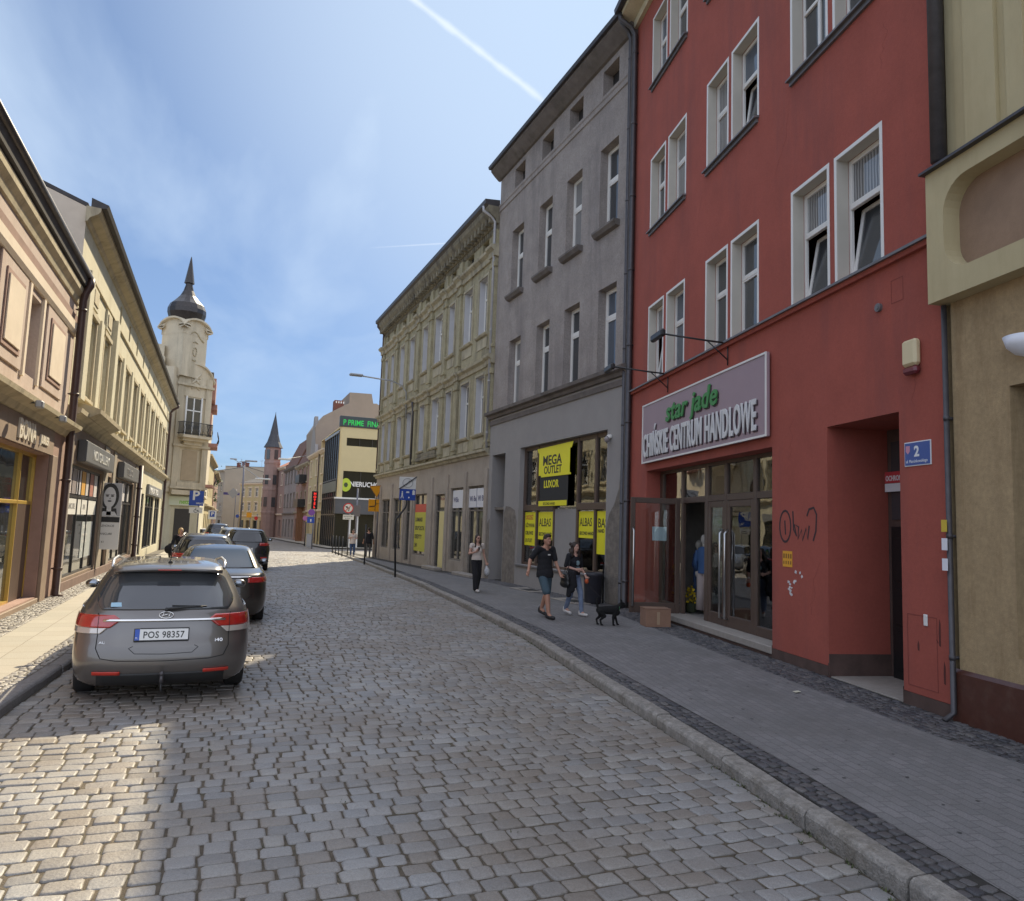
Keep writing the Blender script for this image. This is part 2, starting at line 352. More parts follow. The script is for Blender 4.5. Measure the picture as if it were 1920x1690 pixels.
M['yellow'] = mat('pale yellow render', (0.50, 0.425, 0.25), 0.9, 0.07, 2, 0.15, 120, dirt=(0.36, 0.28, 0.15), dirt_amt=0.4, streak=1)
M['tan'] = mat('tan roughcast', (0.40, 0.29, 0.16), 0.95, 0.12, 5, 0.5, 160, dirt=(0.24, 0.16, 0.08), dirt_amt=0.6, streak=1, speck=0.15)
M['brown_tile'] = mat('polished brown granite', (0.085, 0.032, 0.022), 0.3, 0.15, 12, 0.0, 60, dirt=(0.13, 0.08, 0.06), dirt_amt=0.4)
M['pink'] = mat('pink render', (0.48, 0.385, 0.33), 0.9, 0.08, 2, 0.15, 90, dirt=(0.36, 0.24, 0.18), dirt_amt=0.6, streak=1, speck=0.1)
M['pink_dk'] = mat('brownish pink render', (0.34, 0.22, 0.18), 0.9, 0.12, 3, 0.2, 90, dirt=(0.2, 0.13, 0.1), dirt_amt=0.6)
M['pink_lt'] = mat('pale render panel', (0.68, 0.58, 0.46), 0.9, 0.08, 2.5, 0.15, 90, dirt=(0.5, 0.40, 0.3), dirt_amt=0.4)
M['cream'] = mat('cream render', (0.57, 0.525, 0.385), 0.9, 0.07, 1.4, 0.2, 90, dirt=(0.42, 0.36, 0.22), dirt_amt=0.7, streak=1, speck=0.1)
M['cream_trim'] = mat('weathered cream moulding', (0.50, 0.43, 0.29), 0.9, 0.15, 2.5, 0.3, 70, dirt=(0.22, 0.18, 0.13), dirt_amt=0.7, streak=1)
M['stone'] = mat('pale tower render', (0.60, 0.52, 0.38), 0.9, 0.1, 1.4, 0.15, 50, dirt=(0.34, 0.29, 0.20), dirt_amt=0.7, streak=1, speck=0.1)
M['gf_brown'] = mat('brown shop front stone', (0.26, 0.19, 0.14), 0.7, 0.12, 3, 0.1, 60, dirt=(0.16, 0.11, 0.08), dirt_amt=0.5)
M['roof_felt'] = mat('dark roof felt', (0.07, 0.065, 0.065), 0.9, 0.3, 5)
M['tile_roof'] = mat('red roof tile', (0.30, 0.10, 0.06), 0.85, 0.3, 6, 0.4, 30)
M['gutter'] = mat('dark zinc', (0.085, 0.08, 0.085), 0.5, 0.2, 8, metal=0.5)
M['pipe_brown'] = mat('brown painted drainpipe', (0.07, 0.04, 0.035), 0.45, 0.2, 8)
M['pipe_grey'] = mat('grey drainpipe', (0.16, 0.16, 0.19), 0.4, 0.2, 8, metal=0.4)
M['zinc'] = mat('zinc flashing', (0.17, 0.165, 0.17), 0.5, 0.2, 6, metal=0.3)
M['lining'] = mat('pale painted reveal', (.50, .50, .52), .8, .06, 3)
M['white'] = mat('white window frame', (0.74, 0.73, 0.70), 0.45, 0.04, 3)
M['reveal'] = mat('pale window reveal', (0.52, 0.49, 0.43), 0.85, 0.05, 3)
M['brown_fr'] = mat('brown shop frame', (0.085, 0.055, 0.042), 0.45, 0.12, 6)
M['dark_fr'] = mat('dark shop frame', (0.035, 0.032, 0.032), 0.4, 0.12, 6)
M['gold_fr'] = mat('gold anodised frame', (0.62, 0.42, 0.10), 0.35, 0.08, 6, metal=0.5)
M['pane'] = pane_mat('window glass', (0.055, 0.06, 0.065))
M['pane_c'] = pane_mat('window glass before a curtain', (0.20, 0.20, 0.20))
def curtain(m):
    t = m.node_tree; p = t.nodes['Principled BSDF']; g = t.nodes.new('ShaderNodeTexCoord'); w = t.nodes.new('ShaderNodeTexWave'); w.inputs['Scale'].default_value = 5.0; w.inputs['Distortion'].default_value = 2.5; w.inputs['Detail Scale'].default_value = .6
    t.links.new(g.outputs['Object'], w.inputs['Vector']); r = t.nodes.new('ShaderNodeMapRange'); r.inputs['To Min'].default_value = .10; r.inputs['To Max'].default_value = .34; t.links.new(w.outputs['Fac'], r.inputs['Value'])
    c = t.nodes.new('ShaderNodeCombineXYZ')
    for i in range(3): t.links.new(r.outputs[0], c.inputs[i])
    t.links.new(c.outputs[0], p.inputs['Base Color'])
curtain(M['pane_c'])
M['pane_b'] = pane_mat('blue grey window glass', (0.09, 0.11, 0.14))  # bluer, paler base colour than the plain pane
M['shopglass'] = pane_mat('shop window glass', (0.025, 0.028, 0.028), 0.08)
M['dimglass'] = pane_mat('dim dark glass', (.012, .014, .014), .05, .35, .06)
M['clear'] = clear_glass('clear shop glass')
M['black'] = plain('black', (0.012, 0.012, 0.013), 0.5)
M['blackmetal'] = mat('black painted metal', (0.02, 0.02, 0.022), 0.4, 0.2, 10)
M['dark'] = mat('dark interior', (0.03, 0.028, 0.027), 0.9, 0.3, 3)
M['granite'] = mat('granite kerb', (0.27, 0.25, 0.225), 0.75, 0.3, 9, 0.9, 60, dirt=(0.13, 0.11, 0.08), dirt_amt=0.7, speck=.3)
M['granite_dk'] = mat('grey kerb stone', (0.20, 0.19, 0.185), 0.8, 0.25, 30, 0.5, 70, dirt=(0.12, 0.10, 0.085), dirt_amt=0.5)
M['step'] = mat('pale stone step', (0.30, 0.27, 0.24), 0.7, 0.15, 9, 0.2, 90)
M['steel'] = plain('brushed steel', (0.6, 0.6, 0.6), 0.28, 1.0)
M['galv'] = mat('galvanised steel', (0.36, 0.37, 0.38), 0.5, 0.1, 10, metal=0.6)
M['wood'] = mat('brown wood', (0.22, 0.10, 0.045), 0.7, 0.3, 5, 0.2, 40)
M['chim'] = mat('brick chimney', (0.18, 0.07, 0.05), 0.9, 0.3, 8, 0.4, 30)
def brickmat(name, c1, c2, mortar, w, h, msize=0.012, bump=0.5, offset=0.5, rough=0.85, rot=0.0, squash=1.0, dirt=(0.1, 0.09, 0.08), dirt_amt=0.35):
    m, t, p = newmat(name); L = t.links
    g = t.nodes.new('ShaderNodeNewGeometry'); mp_ = t.nodes.new('ShaderNodeMapping'); mp_.inputs['Rotation'].default_value = (0, 0, rot); L.new(g.outputs['Position'], mp_.inputs[0])
    dn = t.nodes.new('ShaderNodeTexNoise'); dn.inputs['Scale'].default_value = 3.0; L.new(mp_.outputs[0], dn.inputs['Vector'])
    dm = t.nodes.new('ShaderNodeVectorMath'); dm.operation = 'MULTIPLY_ADD'; L.new(dn.outputs['Color'], dm.inputs[0]); dm.inputs[1].default_value = (0.02, 0.02, 0); L.new(mp_.outputs[0], dm.inputs[2])
    b = t.nodes.new('ShaderNodeTexBrick'); b.offset = offset; L.new(dm.outputs[0], b.inputs['Vector'])
    b.inputs['Color1'].default_value = (*c1, 1); b.inputs['Color2'].default_value = (*c2, 1); b.inputs['Mortar'].default_value = (*mortar, 1)
    b.inputs['Scale'].default_value = 1.0; b.inputs['Mortar Size'].default_value = msize; b.inputs['Mortar Smooth'].default_value = 0.3; b.inputs['Brick Width'].default_value = w; b.inputs['Row Height'].default_value = h; b.inputs['Bias'].default_value = 0
    n1 = t.nodes.new('ShaderNodeTexNoise'); n1.inputs['Scale'].default_value = 0.9; n1.inputs['Detail'].default_value = 9; n1.inputs['Roughness'].default_value = .7; L.new(g.outputs['Position'], n1.inputs['Vector'])
    r = t.nodes.new('ShaderNodeMapRange'); r.inputs['From Min'].default_value = 0.42; r.inputs['From Max'].default_value = 0.7; r.inputs['To Max'].default_value = dirt_amt; L.new(n1.outputs['Fac'], r.inputs['Value'])
    mx_ = t.nodes.new('ShaderNodeMixRGB'); L.new(r.outputs[0], mx_.inputs[0]); L.new(b.outputs['Color'], mx_.inputs[1]); mx_.inputs[2].default_value = (*dirt, 1)
    n2 = t.nodes.new('ShaderNodeTexNoise'); n2.inputs['Scale'].default_value = 90; n2.inputs['Detail'].default_value = 3; L.new(g.outputs['Position'], n2.inputs['Vector'])
    r2 = t.nodes.new('ShaderNodeMapRange'); r2.inputs['From Min'].default_value = 0.3; r2.inputs['From Max'].default_value = 0.7; r2.inputs['To Min'].default_value = 0.8; r2.inputs['To Max'].default_value = 1.2; L.new(n2.outputs['Fac'], r2.inputs['Value'])
    sc = t.nodes.new('ShaderNodeVectorMath'); sc.operation = 'SCALE'; L.new(mx_.outputs[0], sc.inputs[0]); L.new(r2.outputs[0], sc.inputs['Scale']); L.new(sc.outputs[0], p.inputs['Base Color'])
    ma = t.nodes.new('ShaderNodeMath'); ma.operation = 'MULTIPLY_ADD'; L.new(b.outputs['Fac'], ma.inputs[0]); ma.inputs[1].default_value = -1; L.new(n2.outputs['Fac'], ma.inputs[2])
    bn = t.nodes.new('ShaderNodeBump'); bn.inputs['Strength'].default_value = bump; bn.inputs['Distance'].default_value = 0.006; L.new(ma.outputs[0], bn.inputs['Height']); L.new(bn.outputs[0], p.inputs['Normal'])
    p.inputs['Roughness'].default_value = rough
    return m
def settmat(name, c1, c2, joint, scale, rough=0.75):
    m, t, p = newmat(name); L = t.links
    g = t.nodes.new('ShaderNodeNewGeometry')
    v = t.nodes.new('ShaderNodeTexVoronoi'); v.inputs['Scale'].default_value = scale; v.inputs['Randomness'].default_value = 0.55; L.new(g.outputs['Position'], v.inputs['Vector'])
    e = t.nodes.new('ShaderNodeTexVoronoi'); e.feature = 'DISTANCE_TO_EDGE'; e.inputs['Scale'].default_value = scale; e.inputs['Randomness'].default_value = 0.55; L.new(g.outputs['Position'], e.inputs['Vector'])
    s3 = t.nodes.new('ShaderNodeSeparateXYZ'); L.new(v.outputs['Color'], s3.inputs[0])
    m1 = t.nodes.new('ShaderNodeMixRGB'); L.new(s3.outputs[0], m1.inputs[0]); m1.inputs[1].default_value = (*c1, 1); m1.inputs[2].default_value = (*c2, 1)
    r = t.nodes.new('ShaderNodeMapRange'); r.interpolation_type = 'SMOOTHSTEP'; r.inputs['From Min'].default_value = 0.03; r.inputs['From Max'].default_value = 0.16; L.new(e.outputs['Distance'], r.inputs['Value'])
    m2 = t.nodes.new('ShaderNodeMixRGB'); L.new(r.outputs[0], m2.inputs[0]); m2.inputs[1].default_value = (*joint, 1); L.new(m1.outputs[0], m2.inputs[2]); L.new(m2.outputs[0], p.inputs['Base Color'])
    bn = t.nodes.new('ShaderNodeBump'); bn.inputs['Strength'].default_value = 0.9; bn.inputs['Distance'].default_value = 0.015; L.new(r.outputs[0], bn.inputs['Height']); L.new(bn.outputs[0], p.inputs['Normal'])
    p.inputs['Roughness'].default_value = rough
    return m
# ---------------------------------------------------------------- ground
RK = [(2.6, -6), (3.05, 0), (3.77, 3.43), (3.93, 4.22), (4.14, 5.3), (4.46, 7.4), (4.85, 9.9), (5.33, 12.7), (5.75, 17.5), (6.17, 23), (6.65, 30), (7.11, 38), (7.5, 46), (7.9, 54), (8.1, 58)]
LK = [(-2.5, -6), (-2.2, 3), (-1.83, 9), (-1.66, 11.4), (-1.5, 16), (-1.42, 24), (-1.4, 40), (-1.3, 60), (-0.6, 90), (0, 120)]
def interp(tab, Y): return float(np.interp(Y, [p[1] for p in tab], [p[0] for p in tab]))
def rk(Y): return interp(RK, Y)
def lk(Y): return interp(LK, Y)
# base ground sheet to the horizon
m, t, p = newmat('street sand and earth'); M['ground'] = mat('earth and asphalt', (0.13, 0.12, 0.105), 0.95, 0.3, 3)
g = MB(); ys = [-40, 24, 60, 120, 200]; 
g.grid([[(-400, y, gz(min(y, 200))-0.30), (400, y, gz(min(y, 200))-0.30)] for y in ys])
g.grid([[(-400, 200, gz(200)-0.3), (400, 200, gz(200)-0.3)], [(-1500, 2500, gz(200)-0.3), (1500, 2500, gz(200)-0.3)]])
g.grid([[(-1500, -1500, -0.3), (1500, -1500, -0.3)], [(-400, -40, -0.3), (400, -40, -0.3)]])
tag(g.build('ground', M['ground']), kind='structure')
# sanded bed under the setts (near) and the far road surface
M['bed'] = mat('sandy joint filling', (0.115, 0.092, 0.066), 1.0, 0.4, 14, 0.8, 120, dirt=(0.055, 0.06, 0.03), dirt_amt=0.6)
M['roadfar'] = brickmat('far stone setts', (0.30, 0.27, 0.24), (0.20, 0.19, 0.18), (0.12, 0.10, 0.08), 0.22, 0.165, 0.02)
g = MB(); Ys = [-6+i*1.0 for i in range(0, 69)]
Ys = [-6+i*.25 for i in range(0, 258)]
g.grid([[(x, Y, gz(Y)-0.0105+0.012*math.sin(x*0.9+1)*math.sin(Y*0.55)) for x in np.linspace(lk(Y)-.02, rk(Y)+.02, 30)] for Y in Ys])
tag(g.build('road_bed', M['bed']), kind='structure')
g = MB(); Ys = list(range(62, 75))
g.grid([[(lk(Y), Y, gz(Y)-0.004), (8.4, Y, gz(Y)-0.004), (45, Y, gz(Y)-0.004)] for Y in [58]+Ys[:8]])
FARR = [(9.6, 69), (9.2, 80), (8.6, 94), (8.3, 110), (7.5, 125), (5.5, 145), (2.0, 175), (-5, 210)]
FARL = [(-1.3, 69), (-1.0, 80), (-0.6, 94), (-0.6, 110), (-1.5, 125), (-4, 145), (-9, 175), (-18, 210)]
g.grid([[(interp(FARL, Y), Y, gz(Y)-0.004), (interp(FARR, Y), Y, gz(Y)-0.004)] for Y in (69, 75, 80, 88, 94, 102, 110, 118, 125, 135, 145, 160, 175, 190, 210)])
tag(g.build('road', M['roadfar']), kind='structure')

# granite setts: every stone a bevelled block, laid in courses across the street
def setts(name='road_setts', F0=lk, F1=rk, Y=-1.0, Y1=58.3, PI_=(0.138, 0.170), WI=(0.135, 0.225), zo=0.0, swell=0.012, m=None, seed=3):
    r = np.random.RandomState(seed); V = []; Fq = []; val = []
    base = 0; ang = np.linspace(0, 2*np.pi, 9)[:-1]
    while Y < Y1:
        pitch = r.uniform(*PI_); x = F0(Y)+0.015; xr = F1(Y)-0.012; x += r.uniform(-0.02, 0.02)
        slope = 0.004
        while x < xr-0.06:
            w = r.uniform(*WI); 
            if x+w > xr-WI[0]*.6: w = xr-x
            cx = x+w/2; cy = Y+pitch/2+0.018*math.sin(cx*1.7+Y*0.6)+0.012*math.sin(cx*4.1+Y)
            hx = w/2-r.uniform(0.004, 0.010); hy = pitch/2-r.uniform(0.004, 0.010)
            c = 0.014
            P = np.array([(-hx, -hy+c), (-hx+c, -hy), (hx-c, -hy), (hx, -hy+c), (hx, hy-c), (hx-c, hy), (-hx+c, hy), (-hx, hy-c)])
            P = P + r.uniform(-0.006, 0.006, P.shape)
            zc = zo + gz(cy) + swell*math.sin(cx*0.9+1)*math.sin(cy*0.55)+r.normal(0, 0.0032); tx, ty = r.normal(0, 0.016, 2)
            def lay(sc, z):
                q = P*sc; return np.column_stack([cx+q[:, 0], cy+q[:, 1], zc+z+q[:, 0]*tx+q[:, 1]*ty+r.uniform(-0.0012, 0.0012, 8)])
            s1 = 1-0.005/max(hy, .04); s2 = 1-0.013/max(hy, .04)
            V.append(np.vstack([lay(1.0, -0.045), lay(1.0, -0.008), lay(s1, -0.0016), lay(s2, 0.0), [[cx, cy, zc+0.0015]]]))
            val.append(r.uniform(0, 1)); base += 33; x += w
        Y += pitch
    V = np.vstack(V); ns = len(val)
    q = []
    for k in range(3):
        for i in range(8):
            j = (i+1) % 8; q.append((k*8+i, k*8+j, (k+1)*8+j, (k+1)*8+i))
    tr = [(24+i, 24+(i+1) % 8, 32) for i in range(8)]
    q = np.array(q); tr = np.array(tr); off = (np.arange(ns)*33)[:, None, None]
    Q = (q[None]+off).reshape(-1, 4); T = (tr[None]+off).reshape(-1, 3)
    me = bpy.data.meshes.new('setts'); me.vertices.add(len(V)); me.vertices.foreach_set('co', V.ravel())
    nl = Q.size+T.size; me.loops.add(nl); me.loops.foreach_set('vertex_index', np.concatenate([Q.ravel(), T.ravel()]).astype(np.int32))
    npol = len(Q)+len(T); me.polygons.add(npol)
    ls = np.concatenate([np.arange(len(Q))*4, Q.size+np.arange(len(T))*3]).astype(np.int32); me.polygons.foreach_set('loop_start', ls)
    me.polygons.foreach_set('use_smooth', np.ones(npol, bool)); me.update(calc_edges=True); me.validate()
    at_ = me.attributes.new('stone', 'FLOAT', 'POINT'); at_.data.foreach_set('value', np.repeat(np.array(val), 33).astype(np.float32))
    if m: me.materials.append(m); return tag(mesh_obj(name, me), kind='structure')
    m, t, p = newmat('granite setts'); L = t.links
    a = t.nodes.new('ShaderNodeAttribute'); a.attribute_name = 'stone'
    cr_ = t.nodes.new('ShaderNodeValToRGB'); e = cr_.color_ramp.elements; e[0].color = (0.19, 0.18, 0.17, 1); e[1].color = (0.275, 0.255, 0.23, 1)
    for pos, c in ((0.2, (0.235, 0.23, 0.225, 1)), (0.5, (0.28, 0.27, 0.26, 1)), (0.72, (0.235, 0.21, 0.185, 1)), (0.83, (0.205, 0.18, 0.155, 1)), (0.90, (0.30, 0.29, 0.275, 1))):
        x = e.new(pos); x.color = c
    L.new(a.outputs['Fac'], cr_.inputs[0])
    gg = t.nodes.new('ShaderNodeNewGeometry'); n1 = t.nodes.new('ShaderNodeTexNoise'); n1.inputs['Scale'].default_value = 120; n1.inputs['Detail'].default_value = 5; n1.inputs['Roughness'].default_value = .7; L.new(gg.outputs['Position'], n1.inputs['Vector'])
    n3 = t.nodes.new('ShaderNodeTexNoise'); n3.inputs['Scale'].default_value = 0.7; n3.inputs['Detail'].default_value = 8; L.new(gg.outputs['Position'], n3.inputs['Vector'])
    r1 = t.nodes.new('ShaderNodeMapRange'); r1.inputs['From Min'].default_value = .3; r1.inputs['From Max'].default_value = .7; r1.inputs['To Min'].default_value = .72; r1.inputs['To Max'].default_value = 1.25; L.new(n1.outputs['Fac'], r1.inputs['Value'])
    r3 = t.nodes.new('ShaderNodeMapRange'); r3.inputs['From Min'].default_value = .4; r3.inputs['From Max'].default_value = .72; r3.inputs['To Max'].default_value = .8; L.new(n3.outputs['Fac'], r3.inputs['Value'])
    mx_ = t.nodes.new('ShaderNodeMixRGB'); L.new(r3.outputs[0], mx_.inputs[0]); L.new(cr_.outputs[0], mx_.inputs[1]); mx_.inputs[2].default_value = (0.19, 0.155, 0.12, 1)
    sc = t.nodes.new('ShaderNodeVectorMath'); sc.operation = 'SCALE'; L.new(mx_.outputs[0], sc.inputs[0]); L.new(r1.outputs[0], sc.inputs['Scale']); L.new(sc.outputs[0], p.inputs['Base Color'])
    b = t.nodes.new('ShaderNodeBump'); b.inputs['Strength'].default_value = .8; b.inputs['Distance'].default_value = .008; n2 = t.nodes.new('ShaderNodeTexNoise'); n2.inputs['Scale'].default_value = 38; n2.inputs['Detail'].default_value = 6; L.new(gg.outputs['Position'], n2.inputs['Vector']); L.new(n2.outputs['Fac'], b.inputs['Height']); L.new(b.outputs[0], p.inputs['Normal'])
    p.inputs['Roughness'].default_value = .52; p.inputs['Specular IOR Level'].default_value = .5
    me.materials.append(m)
    tag(mesh_obj(name, me), kind='structure')
setts()

# pavements
M['pav'] = brickmat('concrete block paving', (0.215, 0.205, 0.205), (0.175, 0.17, 0.17), (0.125, 0.12, 0.12), 0.20, 0.10, 0.006, rot=R(-79), dirt=(0.13, 0.125, 0.12), dirt_amt=.75)
M['slab'] = brickmat('pale paving slabs', (0.385, 0.355, 0.30), (0.34, 0.315, 0.265), (0.22, 0.20, 0.16), 0.5, 0.5, 0.008, bump=0.25, offset=0.0, dirt=(0.33, 0.29, 0.23), dirt_amt=0.6)
M['setts_dk'] = settmat('small dark basalt setts', (0.075, 0.075, 0.085), (0.15, 0.145, 0.15), (0.03, 0.028, 0.026), 11)
M['setts_gr'] = settmat('small grey granite setts', (0.22, 0.205, 0.19), (0.38, 0.355, 0.33), (0.10, 0.085, 0.07), 9)
def smallsett(name, ramp):
    m, t, p = newmat(name); L = t.links; a = t.nodes.new('ShaderNodeAttribute'); a.attribute_name = 'stone'; c = t.nodes.new('ShaderNodeValToRGB'); e = c.color_ramp.elements
    e[0].color = (*ramp[0], 1); e[1].color = (*ramp[-1], 1)
    for i, q in enumerate(ramp[1:-1]): x = e.new((i+1)/(len(ramp)-1)); x.color = (*q, 1)
    L.new(a.outputs['Fac'], c.inputs[0]); g = t.nodes.new('ShaderNodeNewGeometry'); n = t.nodes.new('ShaderNodeTexNoise'); n.inputs['Scale'].default_value = 110; n.inputs['Detail'].default_value = 5; L.new(g.outputs['Position'], n.inputs['Vector'])
    r_ = t.nodes.new('ShaderNodeMapRange'); r_.inputs['From Min'].default_value = .3; r_.inputs['From Max'].default_value = .7; r_.inputs['To Min'].default_value = .7; r_.inputs['To Max'].default_value = 1.3; L.new(n.outputs['Fac'], r_.inputs['Value'])
    s_ = t.nodes.new('ShaderNodeVectorMath'); s_.operation = 'SCALE'; L.new(c.outputs[0], s_.inputs[0]); L.new(r_.outputs[0], s_.inputs['Scale']); L.new(s_.outputs[0], p.inputs['Base Color']); p.inputs['Roughness'].default_value = .62
    return m
M['joint_dk'] = mat('dark joint dirt', (.035, .032, .028), .95, .4, 12); M['joint_gr'] = mat('grey joint dirt', (.12, .105, .085), .95, .4, 12)
RW = [(7.1, -6), (7.2, 0), (7.42, 5.5), (7.51, 5.97), (9.62, 16.6), (9.4, 26.5), (9.0, 47), (9.0, 58)]
def rw(Y): return interp(RW, Y)
Yn = [-6+0.5*i for i in range(129)]
def strip(name, f0, f1, m, z=0.11, Ys_=Yn):
    g = MB(); g.grid([[(f0(Y), Y, gz(Y)+z), (f1(Y), Y, gz(Y)+z)] for Y in Ys_]); return tag(g.build(name, m), kind='structure')
strip('pavement', lambda Y: rk(Y)+0.46, lambda Y: rw(Y)-0.72, M['pav'])
strip('pavement_edge_setts', lambda Y: rk(Y)+0.16, lambda Y: rk(Y)+0.46, M['joint_dk'], 0.108)
strip('pavement_wall_setts', lambda Y: rw(Y)-0.72, lambda Y: rw(Y)+1.2, M['joint_dk'], 0.108)
LW = -3.5
Yl = [-6+0.5*i for i in range(0, 135)]
strip('pavement', lambda Y: LW+0.56, lambda Y: lk(Y)-0.42, M['slab'], 0.10, Yl)
strip('pavement_edge_setts', lambda Y: lk(Y)-0.42, lambda Y: lk(Y)-0.17, M['joint_gr'], 0.099, Yl)
strip('pavement_wall_setts', lambda Y: LW-0.6, lambda Y: LW+0.56, M['joint_gr'], 0.099, Yl)
mdk_ = smallsett('basalt setts', [(.045, .045, .052), (.085, .082, .088), (.11, .105, .105), (.06, .058, .062), (.14, .13, .125)]); mgr_ = smallsett('pale granite setts', [(.20, .185, .165), (.32, .295, .265), (.26, .24, .215), (.38, .355, .32)])
setts('kerb_setts', lambda Y: rk(Y)+0.16, lambda Y: rk(Y)+0.47, 1.5, 30, (.085, .105), (.075, .105), .119, 0, mdk_, 5)
setts('wall_setts', lambda Y: rw(Y)-0.74, lambda Y: rw(Y)-.0, 1.5, 30, (.085, .105), (.08, .11), .118, 0, mdk_, 6)
setts('kerb_setts', lambda Y: lk(Y)-0.43, lambda Y: lk(Y)-0.17, 6, 30, (.08, .10), (.07, .10), .109, 0, mgr_, 7)
setts('wall_setts', lambda Y: LW+.05, lambda Y: LW+0.57, 12, 36, (.085, .105), (.08, .11), .109, 0, mgr_, 8)
# side-street pavement before the modern building and the corner
g = MB(); c = [(8.1, 58.0)]
g.grid([[(8.26, 58.0, gz(58)+.11), (45, 58.0, gz(58)+.11)], [(8.9, 58.0, gz(58)+.11), (45, 57.9, gz(58)+.11)]])
g.face([(9.0, 47, gz(47)+.11), (45, 47, gz(47)+.11), (45, 58, gz(58)+.11), (9.0, 58, gz(58)+.11)])
tag(g.build('pavement', M['pav']), kind='structure')
g = MB()
g.grid([[(x, 66.8, gz(67)+.1), (x, 70.5, gz(70)+.1)] for x in (8.9, 12, 45)])
g.grid([[(interp(FARR, Y)-0.9 if Y > 68 else 8.9, Y, gz(Y)+.1), (interp(FARR, Y)+1.5, Y, gz(Y)+.1)] for Y in (66.8, 69, 80, 94, 110, 125, 145, 175)])
g.grid([[(interp(FARL, Y)-8, Y, gz(Y)+.1), (interp(FARL, Y), Y, gz(Y)+.1)] for Y in (61, 69, 80, 94, 110, 125, 145, 175)])
tag(g.build('pavement', M['slab']), kind='structure')
# kerbs: individual stones
def kerb(fn, side, zt, m, Y0, Y1, wdt=0.16, L0=1.0):
    g = MB(); Y = Y0; r = random.Random(5)
    while Y < Y1:
        L = L0*r.uniform(0.8, 1.25); a, b = Y+0.009, Y+L-0.009; xa, xb = fn(a), fn(b); dz = r.uniform(-0.012, 0.008); jx = r.uniform(-0.013, 0.012)
        def sec(x, yy):
            s = side; z = gz(yy)+dz
            return [(x+jx, yy, z-0.2), (x+jx-s*0.004, yy, z+zt-0.035), (x+jx+s*0.008, yy, z+zt-0.012), (x+jx+s*0.03, yy, z+zt), (x+jx+s*(wdt-.008), yy, z+zt+.001), (x+jx+s*wdt, yy, z+zt-0.006), (x+jx+s*wdt, yy, z-0.2)]
        nseg = 3; rows = [sec(fn(a+(b-a)*k/nseg), a+(b-a)*k/nseg) for k in range(nseg+1)]
        if side < 0: rows = [q[::-1] for q in rows]
        g.grid(rows, True); g.face(rows[0][::-1]); g.face(rows[-1]); Y += L
    return tag(g.build('kerb', m, recalc=True), kind='structure')
kerb(rk, 1, 0.118, M['granite'], -5, 57.5, 0.165, 1.15)
kerb(lk, -1, 0.11, M['granite_dk'], -5, 61, 0.17, 1.0)
# weeds and moss growing in the joints by the kerbs
def weeds():
    g = MB(); r = random.Random(11)
    for i in range(420):
        Y = r.uniform(2.5, 16)**1.0
        if r.random() < .8: x = rk(Y)-abs(r.gauss(0, .05))-0.01
        else: x = r.uniform(lk(Y), rk(Y))
        if r.random() > .8 and abs(math.sin(Y*3.1+x)) < .6: continue
        h = r.uniform(.008, .03)
        for k in range(3):
            a = r.uniform(0, 6.28); w = r.uniform(.004, .010)
            dx, dy = math.cos(a), math.sin(a); px_, py_ = x+r.uniform(-.02, .02), Y+r.uniform(-.02, .02); z = gz(Y)-.012
            g.face([(px_-dy*w, py_+dx*w, z), (px_+dy*w, py_-dx*w, z), (px_+dx*h*.8, py_+dy*h*.8, z+h)])
    tag(g.build('moss', mat('moss', (0.07, 0.085, 0.03), .9, .3, 20)), 'small weeds and moss in the kerb joints', 'weeds', kind='stuff')
weeds()

def litter():
    g = MB(); r = random.Random(21)
    for i in range(60):
        Y = r.uniform(3, 14); x = rk(Y)-abs(r.gauss(0, .12))-.03 if r.random() < .7 else r.uniform(lk(Y)+.2, rk(Y)); a = r.uniform(0, 3.1); s_ = r.uniform(.008, .018); z = gz(Y)+.004+0.012*math.sin(x*0.9+1)*math.sin(Y*0.55)
        g.face([(x-s_*math.cos(a), Y-s_*math.sin(a), z), (x+s_*.3*math.sin(a), Y-s_*.3*math.cos(a), z+.003), (x+s_*math.cos(a), Y+s_*math.sin(a), z+.002), (x-s_*.3*math.sin(a), Y+s_*.3*math.cos(a), z+.004)])
    tag(g.build('grit', plain('pale grit', (.5, .42, .34), .8)), 'small pale butts and grit scattered along the gutter', 'litter', kind='stuff')
litter()

def gum():
    g = MB(); r = random.Random(31)
    for i in range(170):
        Y = r.uniform(2.5, 22); x = r.uniform(rk(Y)+.6, rw(Y)-.8); q = r.uniform(.008, .022); g.face([(x+q*math.cos(a)*r.uniform(.8, 1.2), Y+q*math.sin(a), gz(Y)+.1135) for a in np.linspace(0, 2*math.pi, 9)[:-1]])
    tag(g.build('gum_spots', plain('dark gum', (.07, .068, .065), .8)), 'dark trodden gum spots on the right pavement', 'stains', kind='stuff')
gum()
